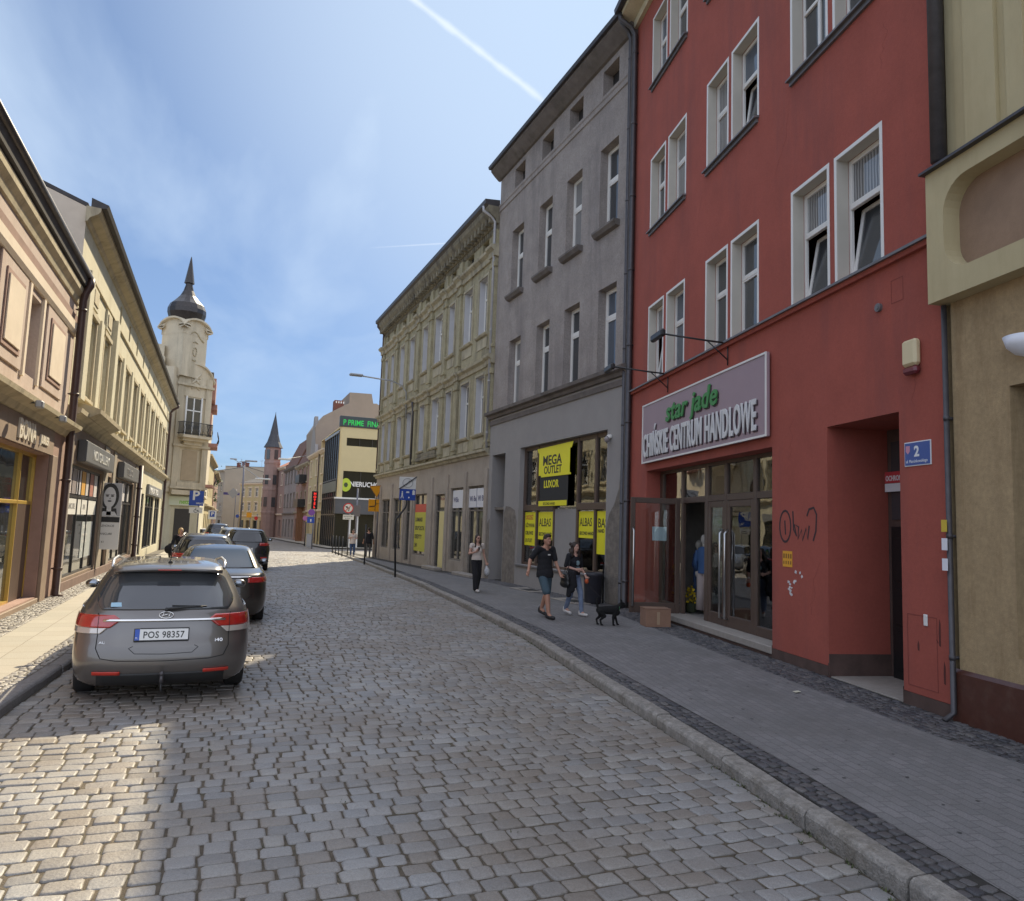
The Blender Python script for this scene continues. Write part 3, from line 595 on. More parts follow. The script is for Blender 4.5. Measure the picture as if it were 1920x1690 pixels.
# ---------------------------------------------------------------- building kit
class Bld:
    """facade frame: u runs along the front, y>0 is out towards the street, z up. s=-1 flips u (left side of the street)."""
    def __init__(s, name, label, cat, a, b, flip=False, z=0.0, group=None):
        a = Vector((a[0], a[1])); b = Vector((b[0], b[1])); d = (b-a).normalized(); s.L = (b-a).length
        s.s = -1 if flip else 1; d2 = -d if flip else d; s.rz = math.atan2(d2.y, d2.x)
        s.a = a; s.d = d; s.n = Vector((-d2.y, d2.x)); s.z = z
        s.root = empty(name, (a.x, a.y, z), s.rz, label, cat, group); s.cache = {}
    def world(s, u, off, z):
        p = s.a+s.d*u+s.n*off; return Vector((p.x, p.y, z+s.z))
    def part(s, name, mb, m, smooth=False, parent=None):
        return mb.build(name, m, parent or s.root, smooth)
    def X(s, u): return s.s*u
    def wall(s, u0, u1, z0, z1, holes=(), y=0.0, name='wall', m=None, mb=None, depth=0.25):
        g = mb or MB(); x0, x1 = sorted((s.X(u0), s.X(u1))); hs = []
        for h in holes:
            a, b = sorted((s.X(h[0]), s.X(h[1]))); hs.append((a, b, h[2], h[3], h[4] if len(h) > 4 else depth))
        xs = sorted({x0, x1, *[v for h in hs for v in h[:2]]}); zs = sorted({z0, z1, *[v for h in hs for v in h[2:4]]})
        xs = [v for v in xs if x0-1e-6 <= v <= x1+1e-6]; zs = [v for v in zs if z0-1e-6 <= v <= z1+1e-6]
        for i in range(len(xs)-1):
            for j in range(len(zs)-1):
                cx, cz = (xs[i]+xs[i+1])/2, (zs[j]+zs[j+1])/2
                if any(h[0] < cx < h[1] and h[2] < cz < h[3] for h in hs): continue
                g.face([(xs[i+1], y, zs[j]), (xs[i], y, zs[j]), (xs[i], y, zs[j+1]), (xs[i+1], y, zs[j+1])])
        for a, b, c, d, dp in hs:
            yb = y-dp
            g.face([(a, y, c), (a, yb, c), (a, yb, d), (a, y, d)]); g.face([(b, yb, c), (b, y, c), (b, y, d), (b, yb, d)])
            if d < z1-1e-6: g.face([(a, y, d), (a, yb, d), (b, yb, d), (b, y, d)])
            if c > z0+1e-6: g.face([(a, yb, c), (a, y, c), (b, y, c), (b, yb, c)])
        if mb is None: return s.part(name, g, m)
    def shell(s, u0, u1, z0, z1, D, m, roof=None, name='side_walls', y=0.0, mr=None, rname='roof'):
        g = MB(); x0, x1 = sorted((s.X(u0), s.X(u1)))
        g.face([(x0, -D, z0), (x0, y, z0), (x0, y, z1), (x0, -D, z1)][::-1]); g.face([(x1, -D, z0), (x1, y, z0), (x1, y, z1), (x1, -D, z1)])
        g.face([(x0, -D, z0), (x1, -D, z0), (x1, -D, z1), (x0, -D, z1)])
        if roof: # gable: ridge height above z1
            g.face([(x0, y, z1), (x0, -D, z1), (x0, -D/2, z1+roof)]); g.face([(x1, -D, z1), (x1, y, z1), (x1, -D/2, z1+roof)])
        s.part(name, g, m)
        r = MB(); h = roof or 0.0
        r.prism([(y+0.02, z1+.004), (-D/2, z1+h+.004), (-D-.02, z1+.004), (-D-.02, z1+.1), (-D/2, z1+h+.12), (y+.02, z1+.1)] if h else [(y, z1), (-D, z1), (-D, z1+.1), (y, z1+.1)], x0-0.005, x1+0.005)
        return s.part(rname, r, mr or M['roof_felt'])
    def band(s, u0, u1, prof, m, name='cornice', mb=None):
        g = mb or MB(); g.prism(prof, s.X(u0), s.X(u1))
        if mb is None: return s.part(name, g, m)
    def window(s, u0, u1, z0, z1, dp, kind='T', fm=None, pm=None, fr=0.06, tz=0.62, inset=0.0, tilt=0):
        """recessed window: kind T = transom light over one sash, C = cross, D = two sashes with mullion and transom, S = single"""
        w = u1-u0; h = z1-z0; fm = fm or M['white']; pm = pm or M['pane']
        key = (round(w, 2), round(h, 2), kind, fm.name, pm.name, fr, tz, tilt)
        uc = (u0+u1)/2
        if key not in s.cache:
            g = MB(); hw = w/2; e = 0.004
            g.box(-hw-e, -hw+fr, -0.05, 0.0, 0, h, .006); g.box(hw-fr, hw+e, -0.05, 0.0, 0, h, .006)
            g.box(-hw+fr, hw-fr, -0.05, -0.002, 0, fr, .006); g.box(-hw+fr, hw-fr, -0.05, -0.002, h-fr, h, .006)
            zt = h*tz
            if kind in 'TDC': g.box(-hw+fr, hw-fr, -0.05, 0.012, zt-fr*.6, zt+fr*.6, .006)
            if kind == 'T': # inner sash stiles
                for za, zb in ((fr, zt-fr*.6), (zt+fr*.6, h-fr)):
                    if tilt and za == fr: continue
                    for a, b in ((-hw+fr, -hw+fr*1.7), (hw-fr*1.7, hw-fr)): g.box(a, b, -0.04, 0.006, za, zb)
                    g.box(-hw+fr*1.7, hw-fr*1.7, -0.04, 0.004, za, za+fr*.6); g.box(-hw+fr*1.7, hw-fr*1.7, -0.04, 0.004, zb-fr*.6, zb)
            if kind in 'DC':
                g.box(-fr*.7, fr*.7, -0.05, 0.008, fr, zt-fr*.6, .006); g.box(-fr*.6, fr*.6, -0.05, 0.006, zt+fr*.6, h-fr, .006)
            if kind == 'M': g.box(-fr*.7, fr*.7, -0.05, 0.008, fr, h-fr, .006)
            f = g.build('window', fm, s.root)
            q = MB(); 
            if tilt:
                q.box(-hw+fr*.5, hw-fr*.5, -0.035, -0.025, zt, h-fr*.5)
                q.build('pane', pm, f)
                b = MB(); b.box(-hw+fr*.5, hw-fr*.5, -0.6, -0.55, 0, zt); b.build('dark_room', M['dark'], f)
                t_ = MB(); th = zt-fr
                for a, bb in ((-hw+fr, -hw+fr*2.1), (hw-fr*2.1, hw-fr)): t_.box(a, bb, -0.04, 0.01, 0, th, .004)
                t_.box(-hw+fr*2.1, hw-fr*2.1, -0.04, 0.008, 0, fr*1.1); t_.box(-hw+fr*2.1, hw-fr*2.1, -0.04, 0.008, th-fr*1.1, th)
                k = t_.build('sash', fm, f); k.location = (0, -0.02, fr); k.rotation_euler = (R(tilt), 0, 0)
                pp = MB(); pp.box(-hw+fr*2, hw-fr*2, -0.02, -0.012, fr, th-fr); pq = pp.build('sash_pane', M['pane'], f); pq.location = k.location; pq.rotation_euler = k.rotation_euler
            else:
                q.box(-hw+fr*.5, hw-fr*.5, -0.035, -0.025, fr*.5, h-fr*.5); q.build('pane', pm, f)
            s.cache[key] = f; f.location = (s.X(uc), -dp+.05+inset, z0); return f
        f = s.cache[key]; c = copy_tree(f, s.root); c.location = (s.X(uc), -dp+.05+inset, z0)
        return c
    def sign_root(s, name, label, cat, u, off, z, group=None):
        "origin on the facade, local x = the viewer's right, local -y = towards the street"
        p = s.world(u, off, z); return empty(name, p, s.rz+math.pi, label, cat, group)

def downpipe(b, u, y, z0, z1, r, m, name='drainpipe', brackets=True, elbow=None, sections=2.0):
    g = MB(); x = b.X(u); pts = [(x, y, z0+.05), (x, y, z1)]
    if elbow: pts = [(x, y, z0+.05), (x, y, z1-.5), (x, y+elbow*.3, z1-.3), (x, y+elbow, z1-.12), (x, y+elbow, z1+.05)]
    g.tube([(x, y+.12, z0-.03)]+pts if z0 < .5 else pts, r, 12)
    if brackets:
        z = z0+.6
        while z < z1-.4:
            g.tube([(x, y, z), (x, y, z+.05)], r*1.18, 12); g.box(x-.015, x+.015, y-.14, y, z+.01, z+.04); z += sections
    return b.part(name, g, m, True)

# ---------------------------------------------------------------- red building
dR = Vector((0.19518, 0.98077)); aR = Vector((7.51, 5.97))
red = Bld('red_building', 'tall red rendered building with white window reveals and a Chinese shop on the ground floor', 'building', aR, aR+dR*10.8)
ups = [(1.05, 1.99), (2.22, 3.14), (4.28, 5.22), (5.45, 6.32), (7.47, 8.42), (8.68, 9.57)]
rows_ = [(5.62, 7.41), (9.38, 11.17), (13.14, 14.93)]
holes = [(a, b, z0, z1, 0.26) for a, b in ups for z0, z1 in rows_]
holes += [(3.79, 9.58, 0.20, 3.45, 0.42), (0.78, 2.28, 0.0, 3.58, 0.95)]
red.wall(0, 10.8, 0.26, 15.7, holes, m=M['red'])
red.wall(0, 10.8, 0.0, 0.26, [(3.79, 9.58, -.01, 0.3, 0.42), (0.78, 2.28, -.01, .3, 0.95)], y=0.012, m=M['red_plinth'], name='plinth')
g = MB(); g.box(0.76, 2.3, -.97, -.955, 0, 3.6); red.part('alcove_back', g, M['red_plinth'])
g = MB(); g.box(.88, 2.18, -.95, -.91, .10, 2.2, .01)
for (x0, x1) in ((.95, 1.48), (1.58, 2.1)):
    for z0, z1 in ((.25, .75), (.85, 1.35), (1.45, 2.05)): g.box(x0, x1, -.92, -.895, z0, z1, .01)
red.part('entrance_door', g, M['black'])
g = MB(); g.box(.88, 2.18, -.945, -.93, 2.3, 3.4); red.part('fanlight', g, M['pane'])
g = MB(); g.box(.79, 2.27, -.95, -.02, .0, .125, .004); red.part('doorstep', g, M['step']); g = MB(); g.box(2.262, 2.279, -.95, .0, .12, .42); red.part('reveal_plinth', g, M['red_plinth'])
red.shell(0, 10.8, 0, 15.7, 11, M['red'], roof=3.5, mr=M['tile_roof'])
g = MB(); P = [(0, 15.55), (.10, 15.55), (.14, 15.68), (.50, 15.78), (.52, 15.95), (0, 15.95)]
red.band(-.02, 10.84, P, M['cream'], 'cornice')
g = MB(); g.prism([(.52, 15.86), (.66, 15.86), (.68, 15.98), (.52, 15.98)], 0, 10.82); red.part('gutter', g, M['gutter'])
g = MB()
g.prism([(.0, 5.47), (.06, 5.47), (.075, 5.53), (.0, 5.53)], 0.02, 10.8)
red.part('string_course', g, M['red'])
g = MB(); g.prism([(-.02, 5.53), (.115, 5.53), (.115, 5.565), (-.02, 5.60)], 0.01, 10.8)
red.part('ledge', g, M['zinc'])
for zr in (9.38, 13.14):
    for a, b in ((1.0, 3.2), (4.22, 6.4), (7.40, 9.64)):
        g = MB(); g.prism([(-.02, zr-.06), (.10, zr-.07), (.10, zr-.04), (-.02, zr-.015)], a, b); g.prism([(0.001, zr-.14), (.045, zr-.14), (.045, zr-.065), (0.001, zr-.065)], a+.03, b-.03)
        red.part('window_sill', g, M['zinc'])
tilts = {(1.05, 5.62): 9, (2.22, 5.62): 10, (8.68, 5.62): 8, (4.28, 9.38): 8, (5.45, 9.38): 0}
pick = ['pane', 'pane_c', 'pane', 'pane_b', 'pane_c']
i = 0
for a, b in ups:
    for z0, z1 in rows_:
        i += 1; tl = tilts.get((a, z0), 0)
        wide = a < 2.5
        f = red.window(a+.0, b-.0, z0, z1-.0, .24, 'T' if not wide or tl else 'D', pm=M[pick[i % 5]], tz=.60, fr=.05, tilt=tl)
        g = MB(); w = (b-a)/2; h = z1-z0; t = .055   # white painted border and pale lining of the reveal
        key = ('sur', round(w, 2), round(h, 2))
        if key not in red.cache:
            yo = .19
            for sgn in (-1, 1): g.box(sgn*w, sgn*(w+t), yo+.001, yo+.006, -0.02, h+t)
            g.box(-w, w, yo+.001, yo+.006, h, h+t)
            sur = g.build('surround', M['white'], f); g = MB()
            for sgn in (-1, 1): g.box(sgn*w, sgn*(w-.006), 0.01, yo+.003, 0, h)
            g.box(-w+.006, w-.006, 0.01, yo+.003, h-.006, h)
            lin = g.build('lining', M['reveal'], f); red.cache[key] = (sur, lin)
        else:
            for q in red.cache[key]:
                if q.parent != f and not [c for c in kids(f) if c.data == q.data]:
                    c = q.copy(); COL.objects.link(c); c.parent = f
# shop front
sf = MB(); Y0 = -.42
for a, b in ((9.40, 9.58), (8.19, 8.31), (6.93, 7.09), (6.10, 6.21), (4.95, 5.07), (3.79, 3.87)): sf.box(a, b, Y0, Y0+.08, .28, 3.45, .01)
for a, b in ((3.87, 4.95), (5.07, 6.10), (6.21, 6.93), (7.09, 8.19), (8.31, 9.40)):
    sf.box(a, b, Y0, Y0+.075, 2.66, 2.79, .01); sf.box(a, b, Y0, Y0+.075, 3.38, 3.45)
for a, b in ((3.87, 4.95), (8.31, 9.40)): sf.box(a, b, Y0, Y0+.075, .28, .45, .01)
shopf = red.part('shop_front', sf, M['brown_fr'])
g = MB()
for a, b, z0, z1 in ((3.87, 4.95, .45, 2.66), (8.31, 9.40, .45, 2.66), *[(a, b, 2.79, 3.38) for a, b in ((3.87, 4.95), (5.07, 6.10), (6.21, 6.93), (7.09, 8.19), (8.31, 9.40))]):
    g.box(a, b, Y0+.03, Y0+.038, z0, z1)
red.part('shop_window', g, M['clear'])
def door_leaf(b, u0, u1, z0, z1, y, hinge=None, ang=0, name='door', hside=None):
    w = u1-u0; g = MB(); f = .10
    g.box(0, f, -.03, .03, 0, z1-z0, .008); g.box(w-f, w, -.03, .03, 0, z1-z0, .008); g.box(f, w-f, -.03, .03, 0, .22, .008); g.box(f, w-f, -.03, .03, z1-z0-.12, z1-z0, .008)
    o = b.part(name, g, M['brown_fr']); q = MB(); q.box(f, w-f, -.005, .005, .22, z1-z0-.12); q.build('door_glass', M['clear'], o)
    h = MB()
    xx = w-.05 if hside == 'R' else .05
    for sg in (-1, 1): h.tube([(xx, sg*.03, .15), (xx, sg*.10, .15), (xx, sg*.10, 1.75), (xx, sg*.03, 1.82)], .02, 8)
    h.build('door_handle', M['steel'], o, True)
    o.location = (u0, y, z0)
    if hinge == 'R': # hinge on the far (larger u) side
        o.location = (u1, y, z0); o.rotation_euler = (0, 0, math.pi-R(ang))
    return o
door_leaf(red, 6.21, 6.93, .28, 2.66, Y0+.04, hside='L')
door_leaf(red, 5.07, 6.10, .28, 2.66, Y0+.04, hside='R')
door_leaf(red, 7.09, 8.23, .28, 2.70, Y0+.10, hinge='R', ang=-88+180, hside='R') if False else None
dl = door_leaf(red, 7.11, 8.22, .26, 2.74, Y0+.10, hside='R'); dl.location = (8.25, Y0+.12, .28); dl.rotation_euler = (0, 0, R(86))
g = MB(); g.box(.30, .62, -.014, -.008, 1.55, 1.85); nt_ = g.build('paper_notice', plain('paper', (.62, .64, .72), .8), dl)
g = MB(); g.box(3.79, 9.58, -.5, .0, .0, .16, .0); red.part('step_riser', g, M['red_plinth'])
g = MB(); g.box(3.79, 9.57, -.5, .03, .16, .28, .012); red.part('threshold', g, M['step'])
# room behind the shop front
g = MB(); g.box(3.4, 10.2, -5.0, -4.95, .2, 3.5); g.box(3.35, 3.4, -5, -.45, .2, 3.5); g.box(10.2, 10.25, -5, -.45, .2, 3.5); g.box(3.4, 10.2, -4.95, -.45, 3.46, 3.52); g.box(3.4, 10.2, -4.95, -.5, .2, .24)
red.part('shop_interior', g, mat('shop interior', (.34, .32, .30), .9, .3, 2))
# shop sign
sg = red.sign_root('shop_sign', 'wide mauve sign with green script over white capitals above the shop door', 'sign', 9.66, .03, 3.62)
g = MB(); g.box(0, 5.86, -.06, 0, 0, 1.4, .01); g.build('panel', mat('mauve sign board', (.33, .24, .27), .5, .05, 2), sg)
g = MB(); w_ = 5.86
for a in ((0, w_, 0, .035), (0, w_, 1.365, 1.4), (0, .035, .035, 1.365), (w_-.035, w_, .035, 1.365)): g.box(a[0], a[1], -.075, -.058, a[2], a[3])
g.build('edge_trim', M['white'], sg)
mg = plain('green letter', (.05, .25, .06), .5); mw = plain('white letter', (.66, .66, .66), .5); mk = plain('dark letter side', (.05, .03, .04), .6)
for dx, dz, dy, mm, nm in ((.03, -.025, -.065, mk, 'letter_sides'), (0, 0, -.085, None, 'lettering')):
    text('star jade', .60, mm or mg, sg, (1.52+dx, dy, .82+dz), nm, .012, bold=.012, shear=.2, space=1.08, fitw=2.55)
    text('CHIŃSKIE CENTRUM HANDLOWE', .74, mm or mw, sg, (.14+dx, dy, .15+dz), nm, .012, bold=.014, space=1.1, fitw=5.4)
# lamps on arms above the sign
for u in (5.35, 8.27):
    t_ = empty('sign_lamp', red.world(u, 0.0, 5.12), red.rz, 'black bracket lamp above the big sign, %s' % ('near its right end' if u < 6 else 'by the drainpipe at its left end'), 'lamp', 'bracket lamps over the shop sign')
    g = MB(); g.tube([(0, .11, .42), (0, .5, .44), (.0, 1.35, .50)], .018, 8); g.tube([(0, .02, .0), (0, .02, .45)], .012, 6); g.tube([(0, .02, .1), (0, .42, .43)], .012, 6); g.build('arm', M['blackmetal'], t_, True)
    g = MB(); g.box(-.28, .28, 1.33, 1.43, .38, .52, .03); g.build('lamp_head', M['blackmetal'], t_)
# door number plate, alarm box, meter and scratches
pl = red.sign_root('house_number_plate', 'blue enamel plate with a white number 2 beside the red doorway', 'sign', .68, .0, 2.89)
mb_ = plain('blue enamel', (.045, .10, .33), .3); mwt = plain('white enamel', (.72, .74, .76), .35)
g = MB(); g.box(0, .44, -.012, 0, 0, .29, .003); g.build('plate', mwt, pl); g = MB(); g.box(.012, .428, -.015, -.0115, .012, .278); g.build('blue_field', mb_, pl)
text('2', .17, mwt, pl, (.17, -.016, .115), 'number', .001, bold=.006); text('ul. Marcinkowskiego', .052, mwt, pl, (.03, -.016, .04), 'street_name', .001, sx=.84)
g = MB(); g.poly([(.03, .245), (.10, .245), (.10, .18), (.065, .145), (.03, .18)], -.0165, -.0152); g.build('shield', plain('crest', (.55, .25, .35), .4), pl)
al = red.sign_root('alarm_box', 'cream alarm siren box with a red base high on the red wall', 'alarm', .60, 0, 3.98)
g = MB(); g.box(0, .24, -.10, 0, .10, .42, .03); g.build('housing', plain('cream plastic', (.66, .56, .34), .4), al); g = MB(); g.box(.004, .236, -.098, -.002, 0, .098, .03); g.build('strobe', plain('dark red lens', (.16, .03, .04), .25), al)
vt = red.sign_root('wall_vent', 'small round grey vent on the red wall below the ledge', 'vent', 1.10, 0, 4.98); g = MB(); g.tube([(0, 0, 0), (0, -.04, 0)], .055, 14); g.tube([(0, -.04, 0), (0, -.05, 0)], .03, 10); g.build('vent_cap', M['zinc'], vt)
st = red.sign_root('sticker', 'orange sticker on the red wall under the scrawl', 'sticker', 3.47, .001, 1.55); g = MB(); g.box(0, .27, -.003, 0, 0, .24); g.build('orange_sheet', plain('orange sticker', (.75, .36, .03), .6), st)
for k in range(4):
    g = MB(); g.box(.02+.065*k, .06+.065*k, -.0045, -.003, .13, .20); g.box(.02+.065*k, .05+.065*k, -.0045, -.003, .04, .09); g.build('printed_mark', plain('brown print', (.25, .12, .02), .7), st)
gs = red.sign_root('pasted_sticker', 'torn white and grey pasted sticker on the red wall below the orange one', 'sticker', 3.35, .001, 1.12)
g = MB(); r_ = random.Random(4)
for k in range(14):
    x, z = .04+r_.uniform(0, .22), r_.uniform(0, .42); 
    if z > .25: x += .16
    a = r_.uniform(0, 3.1); g.poly([(x+.035*math.cos(a+j*1.57)*r_.uniform(.6, 1.4), z+.022*math.sin(a+j*1.57)*r_.uniform(.6, 1.4)) for j in range(4)], -.002-.0004*k, 0)
g.build('torn_paper', plain('torn paper', (.62, .60, .60), .8), gs)
gr = red.sign_root('wall_scrawl', 'dark spray-painted scrawl on the red wall between shop and doorway', 'graffiti', 3.58, .001, 1.9)
def stroke(g, pts, w=.042, y=-.004):
    g.tube([(x, y, z) for x, z in pts], w/2, 6)
g = MB(); g2 = []
stroke(g, [(.18+.16*math.sin(t), .27+.24*math.cos(t)) for t in np.linspace(-.3, 6.3, 20)]); stroke(g, [(.17, .36), (.19, .14)])
stroke(g, [(.40, .50), (.42, .22), (.50, .12), (.44, .30), (.56, .26), (.54, .08), (.64, .22), (.66, .06), (.76, .24), (.80, .08), (.84, .28)])
stroke(g, [(.78, .42), (.84, .52), (.96, .54), (1.03, .44), (1.01, .2), (.94, .06)])
for i_, v in enumerate(g.v): g.v[i_] = (v[0], -.001+(v[1]+.004)*.05, v[2])
g.build('spray_line', plain('faded black spray', (.055, .03, .032), .9), gr)
mt_ = red.sign_root('meter_label', 'small white card on the red wall by the corner pipe', 'label', .42, .001, 1.05); g = MB(); g.box(0, .06, -.012, 0, 0, .13, .004); g.build('card', M['white'], mt_)
g = MB()
for u, z0, z1 in ((.18, .85, 1.15), (.12, .45, .7), (.52, .75, .87), (.22, .9, .93)): g.poly([(u-.012, z0), (u+.012, z0+.01), (u+.016, (z0+z1)/2), (u+.004, z1), (u-.014, z1-.05)], .001, .003)
red.part('rust_scar', g, plain('bare rusty patch', (.10, .03, .025), .9))
mln = plain('thin cover joint', (.22, .055, .042), .9)
g = MB()
for (a, b, c, d) in ((.22, .70, .34, 1.16), (.66, .88, 4.96, 5.26)):
    for q in ((a, b, c, c+.008), (a, b, d-.008, d), (a, a+.008, c+.008, d-.008), (b-.008, b, c+.008, d-.008)): g.box(q[0], q[1], .0005, .003, q[2], q[3])
r_ = random.Random(12)   # hairline cracks in the render
for (u0, z0, n_) in ((2.7, .9, 9), (3.3, 3.2, 8), (.5, 3.6, 7), (6.7, 8.1, 10), (3.7, 8.0, 9), (1.0, 8.2, 8), (9.9, 4.2, 9)):
    P_ = [(u0, z0)]
    for k in range(n_): P_.append((P_[-1][0]+r_.uniform(-.09, .09), P_[-1][1]+r_.uniform(.03, .13)))
    for k in range(n_): (x1, z1), (x2, z2) = P_[k], P_[k+1]; g.poly([(x1-.002, z1), (x1+.002, z1), (x2+.002, z2), (x2-.002, z2)], .0006, .0016)
g.build_one('hairline_cracks', mln, red.root)
w_s = red.sign_root('shop_notice', 'small red and white security notice inside the dark doorway', 'sign', 2.24, -.885, 2.69)
g = MB(); g.box(0, .42, -.012, 0, .12, .28); g.build('red_strip', plain('red notice', (.5, .05, .06), .5), w_s); g = MB(); g.box(0, .42, -.012, 0, 0, .115); g.build('white_strip', mwt, w_s)
text('OCHRONA', .10, mwt, w_s, (.02, -.013, .155), 'lettering', .001, sx=.75, bold=.003)
# grey pipe on the far edge and dark corner strip
downpipe(red, 10.72, .10, .15, 15.8, .065, M['gutter'], elbow=.42)

# ---------------------------------------------------------------- yellow building at the right edge
yel = Bld('tan_and_yellow_building', 'tan roughcast building with pale yellow upper storeys at the right edge', 'building', aR-dR*9.0, aR)
YL = 9.0  # u=9.0 meets the red wall
def yu(v): return YL+v
yel.wall(0, YL-.10, .62, 4.68, [(yu(-2.3), yu(-.86), .9, 3.6, .35), (yu(-5.6), yu(-3.2), .9, 3.6, .35)], m=M['tan'], name='wall')
yel.wall(0, YL-.02, 0, .62, [], y=.03, m=M['brown_tile'], name='plinth')
g = MB(); g.prism([(.0, .62), (.03, .62), (0, .66)], 0, YL-.02); yel.part('plinth_top', g, M['brown_tile'])
# projecting pale band with rounded recess
def rrect(x0, x1, z0, z1, r, n=7):
    P = []
    for cx, cz, a0 in ((x0+r, z0+r, math.pi), (x1-r, z0+r, 1.5*math.pi), (x1-r, z1-r, 0), (x0+r, z1-r, .5*math.pi)):
        for k in range(n+1): a = a0+k*math.pi/2/n; P.append((cx+r*math.cos(a), cz+r*math.sin(a)))
    return P
def plate_with_hole(g, x0, x1, z0, z1, H_, y1, y0):
    "front plate with a rounded hole H_ (ccw from lower-left corner), reveal down to y0"
    n = len(H_); C_ = [(x0, z0), (x1, z0), (x1, z1), (x0, z1)]; q = n//4
    for c in range(4):
        seg = H_[c*q:(c+1)*q]; 
        for k in range(q-1): g.face([(C_[c][0], y1, C_[c][1]), (seg[k+1][0], y1, seg[k+1][1]), (seg[k][0], y1, seg[k][1])])
        a = H_[(c+1)*q-1]; b = H_[((c+1)*q) % n]; d = C_[(c+1) % 4]
        g.face([(C_[c][0], y1, C_[c][1]), (d[0], y1, d[1]), (b[0], y1, b[1]), (a[0], y1, a[1])])
    for k in range(n): a, b = H_[k], H_[(k+1) % n]; g.face([(a[0], y1, a[1]), (b[0], y1, b[1]), (b[0], y0, b[1]), (a[0], y0, a[1])])
g = MB(); bx0, bx1 = 0.0, YL-.0
hx = rrect(yu(-4.6), yu(-.26), 4.96, 5.98, .34)
plate_with_hole(g, yu(-5.2), bx1, 4.68, 6.2, hx, .20, -.02)
g.face([(bx1, .20, 4.68), (bx1, 0, 4.68), (bx1, 0, 6.2), (bx1, .2, 6.2)]); g.face([(yu(-5.2), .20, 4.68), (bx1, .20, 4.68), (bx1, -.05, 4.68), (yu(-5.2), -.05, 4.68)])
g.face([(yu(-5.2), .2, 4.68), (yu(-5.2), -.05, 4.68), (yu(-5.2), -.05, 6.2), (yu(-5.2), .2, 6.2)])
yel.part('projecting_band', g, M['yellow'], recalc=False) if False else g.build('projecting_band', M['yellow'], yel.root, recalc=True)
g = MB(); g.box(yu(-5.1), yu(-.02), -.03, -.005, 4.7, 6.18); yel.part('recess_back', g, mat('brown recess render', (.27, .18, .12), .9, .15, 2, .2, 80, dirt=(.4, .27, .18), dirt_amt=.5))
g = MB(); g.box(0, yu(-5.2), 0, -.3, 4.68, 6.2); yel.part('parapet', g, M['yellow'])
g = MB(); g.prism([(-.1, 6.2), (.27, 6.2), (.27, 6.23), (-.1, 6.30)], 0, YL+.03); yel.part('ledge', g, M['gutter'])
yel.wall(0, YL-.12, 6.25, 15.5, [(yu(-2.6), yu(-1.6), 7.2, 9.2), (yu(-4.9), yu(-3.9), 7.2, 9.2), (yu(-2.6), yu(-1.6), 11, 13), (yu(-4.9), yu(-3.9), 11, 13)], m=M['yellow'], name='upper_wall')
for a in (-2.6, -4.9):
    for z in (7.2, 11): yel.window(yu(a), yu(a+1), z, z+2, .24, 'D', pm=M['pane'])
g = MB()
for a, b, o_ in ((-.42, -.26, .012), (-.86, -.44, .05), (-1.22, -1.0, .05), (-3.4, -3.1, .05)): g.box(yu(a), yu(b), 0.001, o_, 6.3, 15)
yel.part('pilaster', g, M['yellow'])
g = MB(); g.box(0, YL-.1, 0, .5, 15.5, 15.9); yel.part('cornice', g, M['yellow'])
yel.shell(0, YL-.02, 0, 15.5, 11, M['tan'], roof=3, mr=M['tile_roof'])
g = MB(); 
for a, b in ((-2.3, -.86), (-5.6, -3.2)): g.box(yu(a), yu(b), -.37, -.33, .9, 3.6)
yel.part('shop_window', g, M['shopglass']); g = MB()
for a, b in ((-2.3, -.86), (-5.6, -3.2)): g.box(yu(a), yu(a)+.08, -.33, -.28, .9, 3.6); g.box(yu(b)-.08, yu(b), -.33, -.28, .9, 3.6); g.box(yu(a)+.08, yu(b)-.08, -.33, -.28, .9, 1.0); g.box(yu(a)+.08, yu(b)-.08, -.33, -.28, 3.5, 3.6)
yel.part('shop_frame', g, M['brown_fr'])
g = MB(); g.box(yu(-.26), yu(-.14), -.3, .02, .62, 4.68); yel.part('dark_joint', g, M['dark']) if False else None
# fat rainwater pipe above the ledge, slimmer below
downpipe(yel, yu(-.12), .12, 6.28, 15.6, .085, M['gutter'], brackets=False)
downpipe(yel, yu(-.07), .06, .15, 4.66, .030, M['gutter'], sections=1.3)
ap = yel.sign_root('pipe_stickers', 'small yellow and white stickers on the corner drainpipe', 'sticker', yu(-.04), .105, 1.7)
for k, (z, c) in enumerate(((.42, (.6, .45, .05)), (.22, (.75, .75, .8)), (.0, (.75, .75, .8)))): g = MB(); g.box(-.03, .05, -.005, 0, z, z+.13); g.build('sticker_sheet', plain('sticker%d' % k, c, .6), ap)
sl = yel.sign_root('wall_lamp', 'white half-bowl lamp on the tan wall above the door', 'lamp', yu(-.88), .0, 3.85)
g = MB(); g.lathe([(.02, .0), (.10, .03), (.17, .10), (.20, .2), (.19, .2), (.16, .11), (.09, .045), (.0, .02)], 16, .22, -.02, math.pi, 2*math.pi); g.build('bowl', plain('opal glass', (.78, .80, .86), .4), sl, True)

# ---------------------------------------------------------------- grey building
aG = aR+dR*10.84; an = R(-1.3); dG = Vector((math.sin(an), math.cos(an)))
GL = 9.95
grey = Bld('grey_building', 'tall grey roughcast building with single white windows and a second-hand shop', 'building', aG, aG+dG*GL)
gw = [(.83, 1.84), (2.98, 4.0), (5.07, 6.08), (7.45, 8.5)]
H1, H2, H3 = (6.33, 8.78), (10.5, 12.98), (14.62, 15.36)
holes = [(a, b, *H1, .32) for a, b in gw]+[(a+.04, b+.06, *H2, .32) for a, b in gw]+[(a+.1, b, *H3, .35) for a, b in gw]
grey.wall(0, GL, 6.2, 15.98, holes, m=M['grey_pl'])
gh = [(1.05, 6.98, .80, 4.72, .28), (8.33, 9.62, 0.02, 4.66, .9)]
grey.wall(0, GL, 0, 6.12, gh, y=.06, m=M['grey_smooth'], name='ground_floor_wall')
